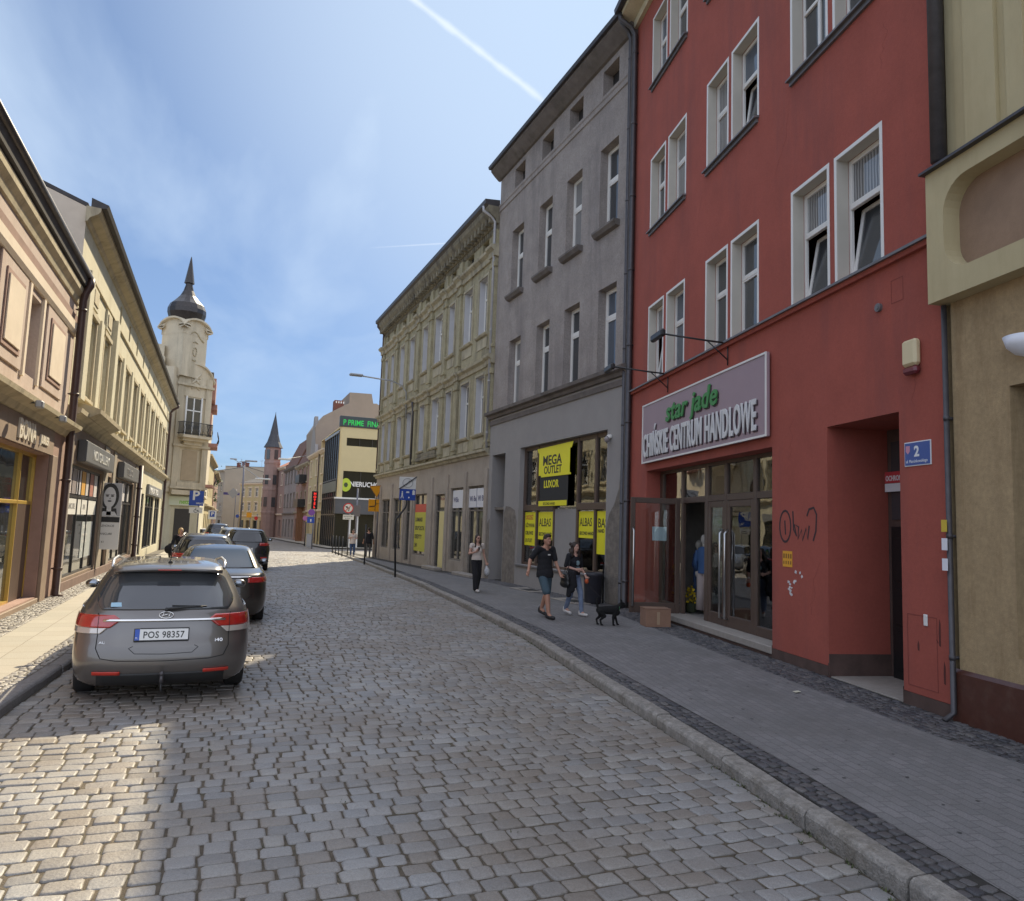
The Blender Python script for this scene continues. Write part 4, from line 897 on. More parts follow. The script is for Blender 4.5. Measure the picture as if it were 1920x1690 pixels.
g = MB(); g.prism([(0, 6.02), (.14, 6.05), (.18, 6.14), (.30, 6.18), (.32, 6.28), (0, 6.38)], -.02, GL+.1); g.prism([(0.06, 5.80), (.10, 5.80), (.12, 5.95), (.0601, 5.95)], 0, GL); grey.part('string_cornice', g, M['grey_trim'])
g = MB(); g.prism([(0, 14.25), (.035, 14.27), (.035, 14.42), (.06, 14.46), (.06, 14.52), (0, 14.55)], 0, GL); grey.part('upper_band', g, M['grey_pl'])
g = MB(); g.prism([(0, 15.55), (.08, 15.57), (.25, 15.72), (.40, 15.88), (.40, 15.98), (0, 15.98)], -.05, GL+.12); grey.part('eaves_cornice', g, M['grey_trim'])
g = MB(); g.prism([(.40, 15.95), (.50, 15.95), (.53, 16.05), (.38, 16.05)], -.05, GL+.12); grey.part('gutter', g, M['gutter'])
grey.shell(0, GL, 0, 15.98, 11, M['grey_pl'], roof=3.0)
for k, (a, b) in enumerate(gw):
    grey.window(a, b, *H1, .30, 'T', pm=M[['pane_b', 'pane', 'pane', 'pane_c'][k]], fr=.075, tz=.66); grey.window(a+.04, b+.06, *H2, .30, 'T', pm=M[['pane', 'pane_c', 'pane', 'pane'][k]], fr=.075, tz=.60)
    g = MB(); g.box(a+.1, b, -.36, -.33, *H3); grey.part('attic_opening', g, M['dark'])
    g = MB(); g.prism([(0.001, 10.30), (.12, 10.33), (.20, 10.43), (.20, 10.49), (-.1, 10.5)], a-.10, b+.16); grey.part('window_sill', g, M['grey_trim'])
# shop window: dark frames, masonry pier in the middle below
fr_ = MB(); y0 = -.20
for u in (1.05, 1.93, 3.0, 5.85, 6.9): fr_.box(u, u+.10, y0, y0+.09, .80, 4.72, .01)
fr_.box(1.15, 6.9, y0, y0+.07, 4.6, 4.72); fr_.box(1.15, 6.9, y0, y0+.07, .80, .88)
fr_.box(1.15, 3.0, y0, y0+.11, 2.58, 2.78, .01); fr_.box(4.6, 6.9, y0, y0+.11, 2.58, 2.78, .01)
fr_.box(4.55, 4.65, y0, y0+.09, .8, 2.78, .01)
grey.part('shop_frame', fr_, M['brown_fr'])
g = MB(); g.box(3.1, 4.55, y0-.02, y0+.06, .8, 2.62); grey.part('window_pier', g, M['grey_smooth'])
g = MB(); g.box(1.07, 6.96, y0+.02, y0+.028, .82, 4.7); grey.part('shop_window', g, M['clear'])
g = MB(); g.box(.8, 7.2, -3.4, -3.36, .2, 4.8); g.box(.8, .84, -3.36, -.28, .2, 4.8); g.box(7.16, 7.2, -3.36, -.28, .2, 4.8); g.box(.84, 7.16, -3.36, -.28, 4.76, 4.8); g.box(.84, 7.16, -3.36, -.28, .5, .6)
grey.part('shop_interior', g, mat('dim shop', (.05, .055, .06), .9, .4, 2))
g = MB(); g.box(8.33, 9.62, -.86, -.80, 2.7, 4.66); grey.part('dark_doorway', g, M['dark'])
g = MB(); g.box(8.33, 9.62, -.86, -.79, .0, 2.66); g.box(8.33, 9.62, -.8, -.1, 2.64, 2.74); grey.part('gate_door', g, M['worn'])
g = MB()   # flaked render by the near corner and under the far window
pts = [(.05, .0), (.98, .0), (1.0, 1.2), (.99, 2.1), (.85, 2.45), (.60, 2.7), (.38, 3.1), (.30, 3.6), (.22, 3.3), (.12, 3.0), (.06, 2.4)]
g.poly(pts, .062, .072); g.poly([(7.15, 0), (8.28, 0), (8.27, 2.5), (8.1, 2.75), (7.7, 2.72), (7.3, 2.6), (7.1, 2.2), (7.18, 1.2)], .062, .07)
g.poly([(9.64, 0), (9.94, 0), (9.94, 2.1), (9.7, 2.3)], .062, .07)
grey.part('bare_masonry_patch', g, M['worn'])
g = MB(); g.box(1.0, 7.05, .061, .12, .74, .80, .008); grey.part('shop_sill', g, M['zinc'])
downpipe(grey, .10, .14, .1, 15.8, .055, M['gutter'], elbow=.3)
g = MB(); g.box(.0, .02, .0, .16, 0, 15.9); grey.part('party_strip', g, M['grey_trim'])
cc = grey.sign_root('security_camera', 'white dome camera on the grey wall above the shop corner', 'camera', .86, .06, 4.45)
g = MB(); g.box(-.07, .07, -.10, 0, .0, .10, .02); g.build('bracket', M['white'], cc); g = MB(); g.ell((0, -.12, -.03), .075, .075, .09); g.build('dome', plain('smoked dome', (.25, .22, .22), .2), cc, True)
# yellow shop posters
my = plain('lemon yellow poster', (.80, .74, .02), .5); mbk = plain('black print', (.03, .03, .025), .6); mred = plain('red print', (.55, .08, .05), .6)
def poster(u0, u1, z0, z1, label, lines, y=-.165):
    s_ = grey.sign_root('window_poster', label, 'poster', max(u0, u1), y, z0, 'yellow posters in the second-hand shop window'); w = abs(u1-u0)
    g = MB(); g.box(0, w, -.006, 0, 0, z1-z0); g.build('sheet', my, s_)
    for tx, zf, sz, sx_, m_ in lines: text(tx, sz, m_, s_, (w*.06, -.008, (z1-z0)*zf), 'lettering', .001, sx=sx_, bold=.004)
poster(5.97, 6.88, 1.44, 2.54, 'tall yellow poster listing clothes in four lines, farthest left in the shop window', [('ODZIEŻ', .78, .19, .9, mred), ('UŻYWANA', .55, .17, .84, mbk), ('OBUWIE', .32, .17, .95, mbk), ('OUTLET', .1, .16, .95, mbk)])
poster(4.72, 5.80, 1.66, 2.54, 'short yellow poster with big capitals left of the grey window pier', [('ALBAS', .48, .36, .86, mbk), ('SECOND HAND', .14, .15, .88, mbk)])
poster(2.05, 2.98, 1.78, 2.54, 'short yellow poster with big capitals right of the grey window pier', [('ALBAS', .45, .33, .78, mbk), ('SECOND HAND', .12, .13, .88, mbk)])
poster(1.16, 1.90, 1.36, 2.54, 'tall narrow yellow poster with three big letters by the window corner', [('BAS', .62, .36, .9, mbk), ('HAND', .5, .14, .9, mbk)])
poster(5.97, 6.88, .86, 1.36, 'dim yellow poster low under the tall list poster', [('NOWY', .55, .19, .95, mbk), ('TOWAR', .12, .19, .85, mbk)], -.5)
poster(1.16, 1.90, .86, 1.26, 'dim yellow poster low by the window corner', [('OK', .2, .36, .95, mbk)], -.4)
poster(2.05, 2.6, .90, 1.66, 'yellow and red sale poster low beside the pier', [('SALE', .55, .2, .9, mred), ('-50%', .2, .2, .9, mred)], -.4)
bn = grey.sign_root('hanging_banner', 'big yellow and black hanging banner behind the upper shop glass', 'banner', 5.55, -.065, 2.72)
g = MB(); g.box(0, 2.0, -.01, 0, 0, 1.8); g.build('black_cloth', plain('black cloth', (.03, .03, .03), .8), bn)
g = MB(); g.box(-.1, 2.1, -.02, -.011, .98, 1.72); g.poly([(-.15, 1.72), (2.2, 1.72), (2.3, 1.9), (-.25, 1.86)], -.02, -.011); g.box(-.05, 1.95, -.02, -.011, .0, .16); g.box(0.1, 2.2, -.03, -.021, .92, .98); g.build('yellow_cloth', my, bn)
text('MEGA', .42, mbk, bn, (.2, -.022, 1.30), 'lettering', .002, sx=1.2, bold=.01); text('OUTLET', .34, mbk, bn, (.3, -.022, 1.02), 'lettering', .002, bold=.008); text('LUXOR', .32, my, bn, (.3, -.012, .58), 'lettering', .002, bold=.008); text('SECOND HAND', .12, mbk, bn, (.3, -.022, .03), 'lettering', .002)

# ---------------------------------------------------------------- ochre building
aO = aG+dG*(GL+.03); OL = 19.6
och = Bld('ochre_building', 'long weathered ochre building with pilasters, crumbling cornice and narrow blind-lit windows', 'building', aO, aO+dG*OL)
def oo(v): return v-1.0
ow = [(1.95, 2.95), (3.75, 4.85), (6.15, 7.0), (8.0, 9.2), (10.45, 11.4), (13.0, 14.0), (15.15, 16.15), (17.6, 18.4), (19.2, 20.0)]
ow = [(oo(a), oo(b)) for a, b in ow]
opil = [oo(v) for v in (1.25, 5.35, 7.45, 9.85, 12.1, 14.5, 16.85, 20.45)]
ZA, ZB = (5.68, 8.0), (9.72, 12.05)
holes = [(a, b, *z, .30) for a, b in ow for z in (ZA, ZB)]+[(a+.12, b-.12, 13.12, 13.58, .2) for a, b in ow]
och.wall(0, OL, 4.9, 14.5, holes, m=M['ochre'])
sh = [(.45, 2.3, 0.05, 3.6, .35), (2.75, 4.6, .55, 3.6, .3), (5.4, 6.9, .1, 3.4, .4), (8.3, 10.6, .5, 3.5, .3), (11.2, 12.3, .1, 3.4, .5), (13.0, 15.0, .6, 3.4, .3), (15.9, 17.9, .6, 3.4, .3), (18.4, 19.2, .1, 3.4, .4)]
sh = [(a, b, max(c, .01), d, .14) for a, b, c, d, e in sh]
och.wall(0, OL, -.5, 4.75, sh, y=.05, m=M['beige_gf'], name='ground_floor_wall')
g = MB(); g.prism([(.0, 4.70), (.12, 4.72), (.16, 4.82), (.26, 4.86), (.26, 4.95), (0, 5.02)], 0, OL+.08); och.part('ground_floor_cornice', g, M['ochre_trim'])
def stepped(zc, amt, m, name, prof):
    g = MB(); g.prism(prof, 0, OL+.1)
    for p_ in opil: g.prism([(y+amt if y > .001 else y, z) for y, z in prof], p_-.32, p_+.32)
    return och.part(name, g, m)
stepped(8.6, .09, M['ochre_trim'], 'middle_string_course', [(0, 8.25), (.06, 8.27), (.08, 8.42), (.20, 8.50), (.22, 8.60), (0, 8.66)])
stepped(12.9, .10, M['ochre_trim'], 'upper_string_course', [(0, 12.5), (.08, 12.52), (.10, 12.72), (.24, 12.82), (.26, 12.92), (0, 13.0)])
g = MB()
for p_ in opil:
    g.box(p_-.22, p_+.22, 0.001, .11, 5.05, 8.25); g.box(p_-.22, p_+.22, 0.001, .11, 8.67, 12.55); g.box(p_-.20, p_+.20, 0.001, .10, 13.0, 13.62)
    for z in (5.2, 8.9): g.box(p_-.27, p_+.27, 0.002, .15, z, z+.12, .01)
    for z in (7.85, 12.1): g.box(p_-.28, p_+.28, 0.002, .16, z, z+.22, .02)
for o in (g,): och.part('pilaster', o, M['ochre'])
for a, b in ow:
    for z0, z1 in (ZA, ZB):
        g = MB(); t = .10
        g.box(a-t, a, .001, .05, z0-.05, z1+t); g.box(b, b+t, .001, .05, z0-.05, z1+t); g.box(a, b, .001, .05, z1, z1+t)
        g.prism([(0.001, z0-.16), (.09, z0-.13), (.13, z0-.07), (.13, z0-.03), (-.05, z0)], a-.16, b+.16); g.box(a-.05, b+.05, .001, .03, z0-.62, z0-.2, .01)
        och.part('window_surround', g, M['ochre_trim'])
k = 0
for a, b in ow:
    for z in (ZA, ZB):
        k += 1; f_ = och.window(a, b, *z, .28, 'C', pm=M['pane_c' if (z == ZB or k % 3) else 'pane'], fr=.07, tz=.66)
        if not [c for c in kids(f_) if c.name.startswith('lining')]:
            g = MB(); w_, h_ = (b-a)/2, z[1]-z[0]; g.box(w_-.006, w_, .0, .235, 0, h_); g.box(-w_, -w_+.006, .0, .235, 0, h_); g.box(-w_+.006, w_-.006, .0, .235, h_-.006, h_); g.build_one('lining', M['lining'], f_)
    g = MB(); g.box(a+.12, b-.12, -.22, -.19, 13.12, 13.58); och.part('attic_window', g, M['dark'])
# crumbling main cornice with brackets
g = MB(); g.prism([(0, 13.82), (.10, 13.85), (.14, 14.0), (.34, 14.14), (.44, 14.28), (.48, 14.42), (.48, 14.5), (0, 14.5)], -.02, OL+.25)
u = .15
while u < OL: g.box(u, u+.16, .10, .36, 13.87, 14.14, .02); u += .42
och.part('main_cornice', g, M['ochre_dk'])
g = MB(); g.box(0, OL, -.01, .03, 13.60, 13.82)
u = .1
while u < OL: g.box(u, u+.10, .001, .07, 13.63, 13.8); u += .24
och.part('dentils', g, M['ochre_dk'])
g = MB(); g.prism([(.46, 14.48), (.60, 14.56), (.62, 14.72), (.0, 14.78), (0, 14.5)], 0, OL+.26); och.part('gutter', g, M['gutter'])
g = MB()
for a, b in ((3.2, 5.9), (12.3, 13.2)): pass
g.box(oo(8.0), oo(11.4), .05, .17, 5.12, 5.3, .03); g.box(oo(8.15), oo(11.3), .05, .13, 5.3, 5.5, .03); och.part('balcony_stub', g, M['ochre_dk'])
och.shell(0, OL, -.5, 14.5, 11, M['ochre'], roof=2.2)
downpipe(och, .12, .14, 4.95, 14.4, .055, mat('pale zinc pipe', (.42, .42, .44), .4, .1, 8, metal=.3), elbow=.5)
downpipe(och, oo(12.25), .16, 5.0, 8.3, .055, M['gutter'], elbow=.05); downpipe(och, OL-.05, .12, 4.95, 14.4, .05, M['pipe_brown'], elbow=.4)
# far end wall along the side street
e0 = aO+dG*OL; 
# ground floor shops
g = MB(); f = MB()
for a, b, c, d, e in sh:
    g.box(a, b, .05-e-.03, .05-e, c, d); w = .07
    f.box(a, a+w, .05-e, .05-e+.05, c, d); f.box(b-w, b, .05-e, .05-e+.05, c, d); f.box(a+w, b-w, .05-e, .05-e+.05, c, c+w); f.box(a+w, b-w, .05-e, .05-e+.05, d-w, d)
    if b-a > 1.6: f.box((a+b)/2-.03, (a+b)/2+.03, .05-e, .05-e+.05, c+w, d-w)
    f.box(a+w, b-w, .05-e, .05-e+.05, 2.6, 2.66)
och.part('shop_window', g, M['shopglass']); och.part('shop_frame', f, M['worn'])
g = MB()
for u in (-.0, 2.42, 4.85, 7.2, 10.75, 12.4, 15.15, 18.0, 19.25): g.box(u+.02, u+.30, .051, .12, -.4, 4.2, .01)
och.part('shop_pilaster', g, M['beige_gf'])
M['sign_white'] = plain('white sign panel', (.66, .67, .72), .5)
mdk = plain('navy letters', (.05, .06, .16), .5)
for u, w, lab in ((2.3, .85, 'nearest'), (1.35, .85, 'second'), (4.4, 1.5, 'third')):
    s_ = och.sign_root('shop_name_board', 'white board with dark serif letters over the ochre building shop, %s from the grey wall' % lab, 'sign', u, -.035, 2.75, 'white boards over the shops')
    g = MB(); g.box(0, w, -.03, 0, 0, .75); g.build('board', M['sign_white'], s_); text('Wi Be' if u < 4 else 'WiBe', .30, mdk, s_, (.1, -.032, .25), 'lettering', .002, bold=.006)
yd = och.sign_root('yellow_door', 'pale yellow door panel in the ochre building shop', 'door', 6.2, -.03, .12); g = MB(); g.box(0, .75, -.05, 0, 0, 2.5, .01); g.build('door_panel', plain('yellow door', (.62, .54, .25), .5), yd)
ys = och.sign_root('sale_poster', 'yellow and red sale poster covering a shop window', 'poster', 10.5, -.05, .7); g = MB(); g.box(0, 2.1, -.03, 0, 0, 1.9); g.build('yellow_sheet', plain('olive yellow', (.48, .46, .05), .6), ys); g = MB(); g.box(0, 2.1, -.03, 0, 1.9, 2.3); g.build('red_sheet', mred, ys)
for k_ in range(4): text(['LOMBARD', 'SKUP ZŁOTA', 'KREDYTY', '24H'][k_], .28, mbk, ys, (.15, -.033, 1.45-.42*k_), 'lettering', .002, bold=.006)
# steps before the shops
g = MB(); g.box(.3, 2.5, .13, .55, -.0, .16+.02, .02); g.box(5.2, 7.1, .13, .5, -.02, .16, .02); och.part('shop_step', g, M['step'])
# wall lamp on a bracket
wl = empty('street_lamp', och.world(12.9, .05, 8.9), och.rz, 'curved bracket street lamp on the ochre facade', 'street lamp')
g = MB(); g.tube([(0, .05, -1.2), (0, .1, .2), (0, .35, .55), (0, .9, .75), (0, 2.6, .85)], .04, 8); g.build('bracket_arm', M['galv'], wl, True); g = MB(); g.box(-.14, .14, 2.5, 3.2, .8, .93, .04); g.build('lamp_head', M['galv'], wl)
# ---------------------------------------------------------------- pink building (left, nearest)
pk = Bld('pink_building', 'low pink rendered building with raised panels, wide eaves and a jeweller shop below', 'building', (LW, 8.0), (LW, 19.9), flip=True)
def pu(v): return v+7.4   # u from Y=15.4
pk.wall(0, 11.9, 4.0, 7.3, [(pu(.12), pu(1.12), 4.5, 5.98, .25), (pu(-4.6), pu(-3.6), 4.5, 5.98, .25)], m=M['pink'])
for a in (.12, -4.6): pk.window(pu(a), pu(a)+1.0, 4.5, 5.98, .22, 'D', pm=M['pane_c'], fr=.05)
g = MB()
for a, b in ((-1.85, -.12), (1.55, 3.5), (-3.4, -2.1)):
    g.box(pk.X(pu(a)), pk.X(pu(b)), .001, .035, 4.45, 6.12, .01)
pk.part('raised_panel', g, M['pink']); g = MB()
for a, b in ((-1.85, -.12), (1.55, 3.5), (-3.4, -2.1)):
    g.box(pk.X(pu(a+.28)), pk.X(pu(b-.28)), .036, .06, 4.65, 5.92, .01)
pk.part('panel_field', g, M['pink_dk']); g = MB()
for a, b in ((-1.85, -.12), (1.55, 3.5), (-3.4, -2.1)):
    g.box(pk.X(pu(a+.36)), pk.X(pu(b-.36)), .061, .085, 4.74, 5.83, .012)
pk.part('panel_centre', g, M['pink_lt'])
g = MB(); 
for a in (.12, -4.6): g.box(pk.X(pu(a)-.14), pk.X(pu(a)), .001, .05, 4.4, 6.1); g.box(pk.X(pu(a)+1), pk.X(pu(a)+1.14), .001, .05, 4.4, 6.1)
g.prism([(0, 6.12), (.05, 6.12), (.09, 6.2), (.09, 6.38), (0, 6.42)], pk.X(0), pk.X(11.9)); pk.part('window_trim', g, M['pink_lt'])
pk.band(0, 11.95, [(0, 6.42), (.02, 6.42), (.04, 6.6), (.0, 6.6)], M['pink_dk'], 'frieze')
pk.band(0, 11.95, [(0, 6.88), (.04, 6.9), (.07, 7.02), (.14, 7.12), (.15, 7.24), (0, 7.28)], M['cream_trim'], 'cornice')
pk.band(0, 12.0, [(0.0, 7.28), (.20, 7.3), (.24, 7.5), (-.2, 7.75)], M['roof_felt'], 'eaves')
g = MB(); g.tube([(pk.X(0), .25, 7.55), (pk.X(12.05), .25, 7.55)], .065, 10); pk.part('gutter', g, M['gutter'], True)
pk.shell(0, 11.9, 0, 7.32, 10, M['pink'], roof=2.6, mr=M['roof_felt'])
pk.band(0, 12.0, [(0, 3.72), (.10, 3.74), (.16, 3.84), (.32, 3.92), (.34, 4.0), (0, 4.06)], M['cream_trim'], 'string_cornice')
gh = [(pu(-4.5), pu(2.9), .22, 3.18, .3)]
pk.wall(0, 11.9, 0, 3.95, gh, y=.03, m=M['pink_dk'], name='ground_floor_wall')
g = MB(); g.box(pk.X(pu(-4.9)), pk.X(pu(3.12)), .031, .06, 3.2, 3.72); pk.part('fascia', g, M['gf_brown'])
g = MB()
for a, b in ((-4.5, 1.68),): g.box(pk.X(pu(a)), pk.X(pu(b)), -.26, -.25, .24, 3.16)
g.box(pk.X(pu(1.68)), pk.X(pu(2.9)), -.26, -.25, 2.2, 3.16); pk.part('shop_window', g, M['shopglass'])
g = MB(); g.box(pk.X(pu(1.72)), pk.X(pu(2.82)), -.27, -.2, .1, 2.14, .01); pk.part('brown_door', g, M['brown_fr'])
g = MB()
for u in (-4.5, -1.6, 1.66, 2.84): g.box(pk.X(pu(u)), pk.X(pu(u)+.055), -.27, -.19, .22, 3.18, .005)
g.box(pk.X(pu(-4.45)), pk.X(pu(2.84)), -.27, -.195, 2.13, 2.2, .005); g.box(pk.X(pu(-4.45)), pk.X(pu(1.66)), -.27, -.195, .22, .27); g.box(pk.X(pu(-4.45)), pk.X(pu(2.84)), -.27, -.195, 3.12, 3.18)
pk.part('gold_frame', g, M['gold_fr'])
g = MB()
g.box(pk.X(pu(2.95)), pk.X(pu(3.45)), .031, .10, .05, 3.2, .01); g.box(pk.X(pu(-4.55)), pk.X(pu(2.9)), .031, .08, 0, .20, .01); pk.part('stone_pilaster', g, M['gf_brown'])
downpipe(pk, pu(4.25), .16, .1, 7.45, .085, M['pipe_brown'], elbow=.12)
sj = pk.sign_root('shop_name_letters', 'cream raised letters over the gold-framed shop window', 'sign', pu(0), .07, 3.28)
ml = plain('cream letter', (.72, .66, .56), .4); text('BONA', .50, ml, sj, (0, 0, .02), 'lettering', .025, sx=.92, bold=.01)
text('JUBILER', .22, ml, sj, (1.75, 0, .08), 'small_lettering', .02, sx=1.0, bold=.01)
for u in (-.2, 1.9):
    t_ = empty('spotlight', pk.world(pu(u), .0, 3.88), pk.rz, 'small floodlight under the pink building cornice, %s' % ('near one' if u < 0 else 'far one by the brown pipe'), 'lamp', 'floodlights over the jeweller sign')
    g = MB(); g.tube([(0, .03, .0), (0, .36, .02)], .015, 6); g.build('arm', M['blackmetal'], t_, True); g = MB(); g.box(-.09, .09, .34, .46, -.07, .06, .02); g.build('lamp_head', M['galv'], t_)

# ---------------------------------------------------------------- long cream building
CR0 = 19.95; CL = 34.2
cb_ = Bld('cream_building', 'long cream two-storey building with tall narrow windows and a row of shops', 'building', (LW, CR0), (LW, CR0+CL), flip=True)
def cu(v): return v+.55   # u from Y=20.5
cw = [cu(1.45+2.62*k) for k in range(12)]
cw = [c for c in cw if c < CL-1]
holes = [(c-.55, c+.55, 5.05, 6.98, .25) for c in cw]+[(c-.2, c+.2, 8.22, 8.8, .2) for c in cw[2:]]
cb_.wall(0, CL, 4.4, 9.32, holes, m=M['cream'])
for k, c in enumerate(cw):
    cb_.window(c-.55, c+.55, 5.05, 6.98, .22, 'D', pm=M[['pane', 'pane_c', 'pane'][k % 3]], fr=.06)
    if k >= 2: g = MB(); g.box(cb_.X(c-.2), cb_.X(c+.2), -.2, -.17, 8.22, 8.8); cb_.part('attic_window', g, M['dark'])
g = MB()
for c in cw:
    for sg in (-1, 1): g.box(cb_.X(c+sg*.55), cb_.X(c+sg*.70), .001, .06, 4.95, 7.1, .008)
    g.box(cb_.X(c-.75), cb_.X(c+.75), .001, .09, 7.1, 7.24, .01); g.box(cb_.X(c-.72), cb_.X(c+.72), .001, .10, 4.86, 4.96, .01)
cb_.part('window_trim', g, M['cream_trim'])
g = MB()
for k in range(len(cw)-1):
    m_ = (cw[k]+cw[k+1])/2
    g.box(cb_.X(m_-.27), cb_.X(m_+.27), .001, .10, 4.75, 7.3, .01)
for m_ in (cw[0]-1.2, cw[1]+1.3): g.box(cb_.X(m_-.3), cb_.X(m_+.3), .001, .16, 4.75, 7.95, .01)
for c in cw[:2]:
    g.box(cb_.X(c-.5), cb_.X(c+.5), .001, .06, 7.34, 7.9, .01)
cb_.part('pilaster', g, M['cream'])
g = MB()
for c in cw[:2]: g.box(cb_.X(c-.36), cb_.X(c+.36), .061, .085, 7.44, 7.8, .01)
cb_.part('panel', g, M['cream_trim'])
cb_.band(0, CL, [(0, 7.95), (.06, 7.97), (.06, 8.0), (0, 8.01)], M['cream_trim'], 'frieze_moulding')
cb_.band(-.1, CL+.05, [(0, 8.95), (.05, 8.97), (.09, 9.06), (.26, 9.16), (.32, 9.24), (.32, 9.32), (0, 9.34)], M['cream_trim'], 'eaves_cornice')
cb_.band(-.1, CL+.05, [(.30, 9.32), (.44, 9.33), (.48, 9.42), (.1, 9.55), (.1, 9.34)], M['roof_felt'], 'gutter')
cb_.shell(-.0, CL, 0, 9.34, 10, M['pink_lt'], roof=1.9)
g = MB(); g.box(cb_.X(.1), cb_.X(1.8), -3.2, -1.6, 9.3, 10.5); cb_.part('chimney', g, M['chim'])
cb_.band(0, CL, [(0, 4.12), (.08, 4.14), (.14, 4.26), (.28, 4.36), (.30, 4.46), (0, 4.52)], M['cream_trim'], 'string_cornice')
for (a, b) in ((cu(.6), cu(4.6)),):
    g = MB(); g.prism([(0.3, 4.38), (.52, 4.5), (.54, 4.6), (0, 4.75), (0, 4.4)], cb_.X(a), cb_.X(b)); cb_.part('projecting_ledge', g, M['cream_trim'])
shs = [(.35, 5.45, .38, 3.2), (6.6, 7.6, .1, 3.2), (8.4, 14.5, .35, 3.25), (18.2, 19.4, .1, 3.0), (20.3, 25.2, .3, 3.0), (26.0, 29.4, .3, 3.0), (31.6, 33.1, .1, 2.9)]
shs = [(cu(a), min(cu(b), CL-.1), c, d, .10) for a, b, c, d in shs]
cb_.wall(0, cu(16), -.3, 4.3, [h for h in shs if h[1] < cu(16)], y=.03, m=M['gf_brown'], name='ground_floor_wall')
cb_.wall(cu(16), CL, -.3, 4.3, [h for h in shs if h[0] > cu(16)], y=.03, m=M['cream'], name='far_ground_floor_wall')
g = MB(); f = MB()
for a, b, c, d, e in shs:
    g.box(cb_.X(a), cb_.X(b), -.065, -.055, c, d); w = .06
    f.box(cb_.X(a), cb_.X(a+w), -.065, -.02, c, d); f.box(cb_.X(b-w), cb_.X(b), -.065, -.02, c, d); f.box(cb_.X(a+w), cb_.X(b-w), -.065, -.02, c, c+w); f.box(cb_.X(a+w), cb_.X(b-w), -.065, -.02, d-w, d); f.box(cb_.X(a+w), cb_.X(b-w), -.065, -.025, 2.38, 2.45)
    n_ = int((b-a)/2)
    for k in range(1, n_+1): x = a+(b-a)*k/(n_+1); f.box(cb_.X(x-.03), cb_.X(x+.03), -.065, -.02, c+w, d-w)
cb_.part('shop_window', g, M['shopglass']); cb_.part('shop_frame', f, M['dark_fr'])
g = MB()
for a, b in ((-.5, .28), (5.6, 6.5), (7.7, 8.3), (14.7, 15.8)): g.box(cb_.X(cu(a)), cb_.X(cu(b)), .031, .07, 0, 4.1, .01)
cb_.part('stone_pier', g, mat('grey brown stone pier', (.28, .24, .19), .8, .15, 3, .1, 60, dirt=(.16, .13, .1), dirt_amt=.5))
g = MB(); g.box(cb_.X(0), cb_.X(cu(16)), .072, .11, 0, .33, .01); cb_.part('plinth', g, mat('brown plinth', (.17, .11, .09), .8, .2, 4))
# coloured and white stickers on the salon glass
def decal(b, u0, u1, z0, z1, m, label, lines=(), y=-.05, nm='window_poster', grp='posters on the nail salon windows', cat='poster'):
    s_ = b.sign_root(nm, label, cat, min(u0, u1) if b.s < 0 else max(u0, u1), y, z0, grp); w = abs(u1-u0)
    g = MB(); g.box(0, w, -.008, 0, 0, z1-z0); g.build('sheet', m, s_)
    for tx, zf, sz, sx_, m_ in lines: text(tx, sz, m_, s_, (w*.08, -.010, (z1-z0)*zf), 'lettering', .001, sx=sx_, bold=.003)
    return s_
mwp = plain('white print', (.74, .73, .70), .5); mgt = plain('grey print', (.25, .24, .24), .6)
cols = [(.70, .62, .62), (.30, .26, .26), (.62, .60, .64), (.70, .38, .08), (.64, .60, .60), (.45, .2, .16), (.70, .66, .66)]
for k, c in enumerate(cols):
    u = cu(.50+k*.70); decal(cb_, u, u+.55, 2.48, 3.12, plain('strip poster %d' % k, c, .5), '%s upright strip poster at the top of the salon glass' % ['pale pink', 'dark grey', 'pale grey', 'orange', 'pinkish white', 'rust red', 'cream white'][k])
decal(cb_, cu(.45), cu(2.7), 1.95, 2.36, mwp, 'white panel across the salon window under the strips, nearest half', [('MANICURE', .35, .2, 1.2, mgt)])
decal(cb_, cu(2.85), cu(5.3), 1.95, 2.36, mwp, 'white panel across the salon window under the strips, farther half', [('SPA', .35, .2, 1.2, mgt)])
decal(cb_, cu(3.2), cu(5.0), .75, 1.75, plain('frosted sheet', (.42, .45, .46), .5), 'frosted price list on the lower salon glass', [('CENNIK', .82, .14, 1.3, mwp), ('MANICURE 60', .6, .1, 1.3, mwp), ('PEDICURE 80', .42, .1, 1.3, mwp), ('tel.', .2, .1, 1.3, mwp)])
for k in range(4): u = cu(8.7+k*1.4); decal(cb_, u, u+.8, 2.5, 3.15, plain('strip b%d' % k, [(.7, .68, .66), (.3, .28, .28), (.66, .64, .66), (.5, .48, .48)][k], .5), '%s strip poster at the top of the second shop window past the banner' % ['white', 'dark', 'pale grey', 'mid grey'][k], grp='posters on the second shop window')
mbx = mat('dark sign box', (.085, .085, .09), .4, .15, 4)
for u0_, u1_, tx, lab in ((.95, 6.2, 'NOI GALLERY', 'long dark sign box with pale serif letters over the salon window'), (8.9, 14.0, 'STUDIO', 'second dark sign box with faint letters farther along the cream building')):
    s_ = cb_.sign_root('shop_sign', lab, 'sign', cu(u0_), .04, 3.28); w = u1_-u0_
    g = MB(); g.box(0, w, -.20, 0, 0, .56, .02); g.build('box', mbx, s_); g = MB(); g.box(.03, w-.03, -.21, -.201, .03, .53); g.build('face_panel', mat('grey sign face', (.15, .15, .155), .4, .2, 3), s_)
    text(tx, .36, plain('pale letters', (.62, .62, .60), .4) if tx[0] == 'N' else mgt, s_, (w*.2, -.215, .14), 'lettering', .008, sx=1.35, bold=.004)
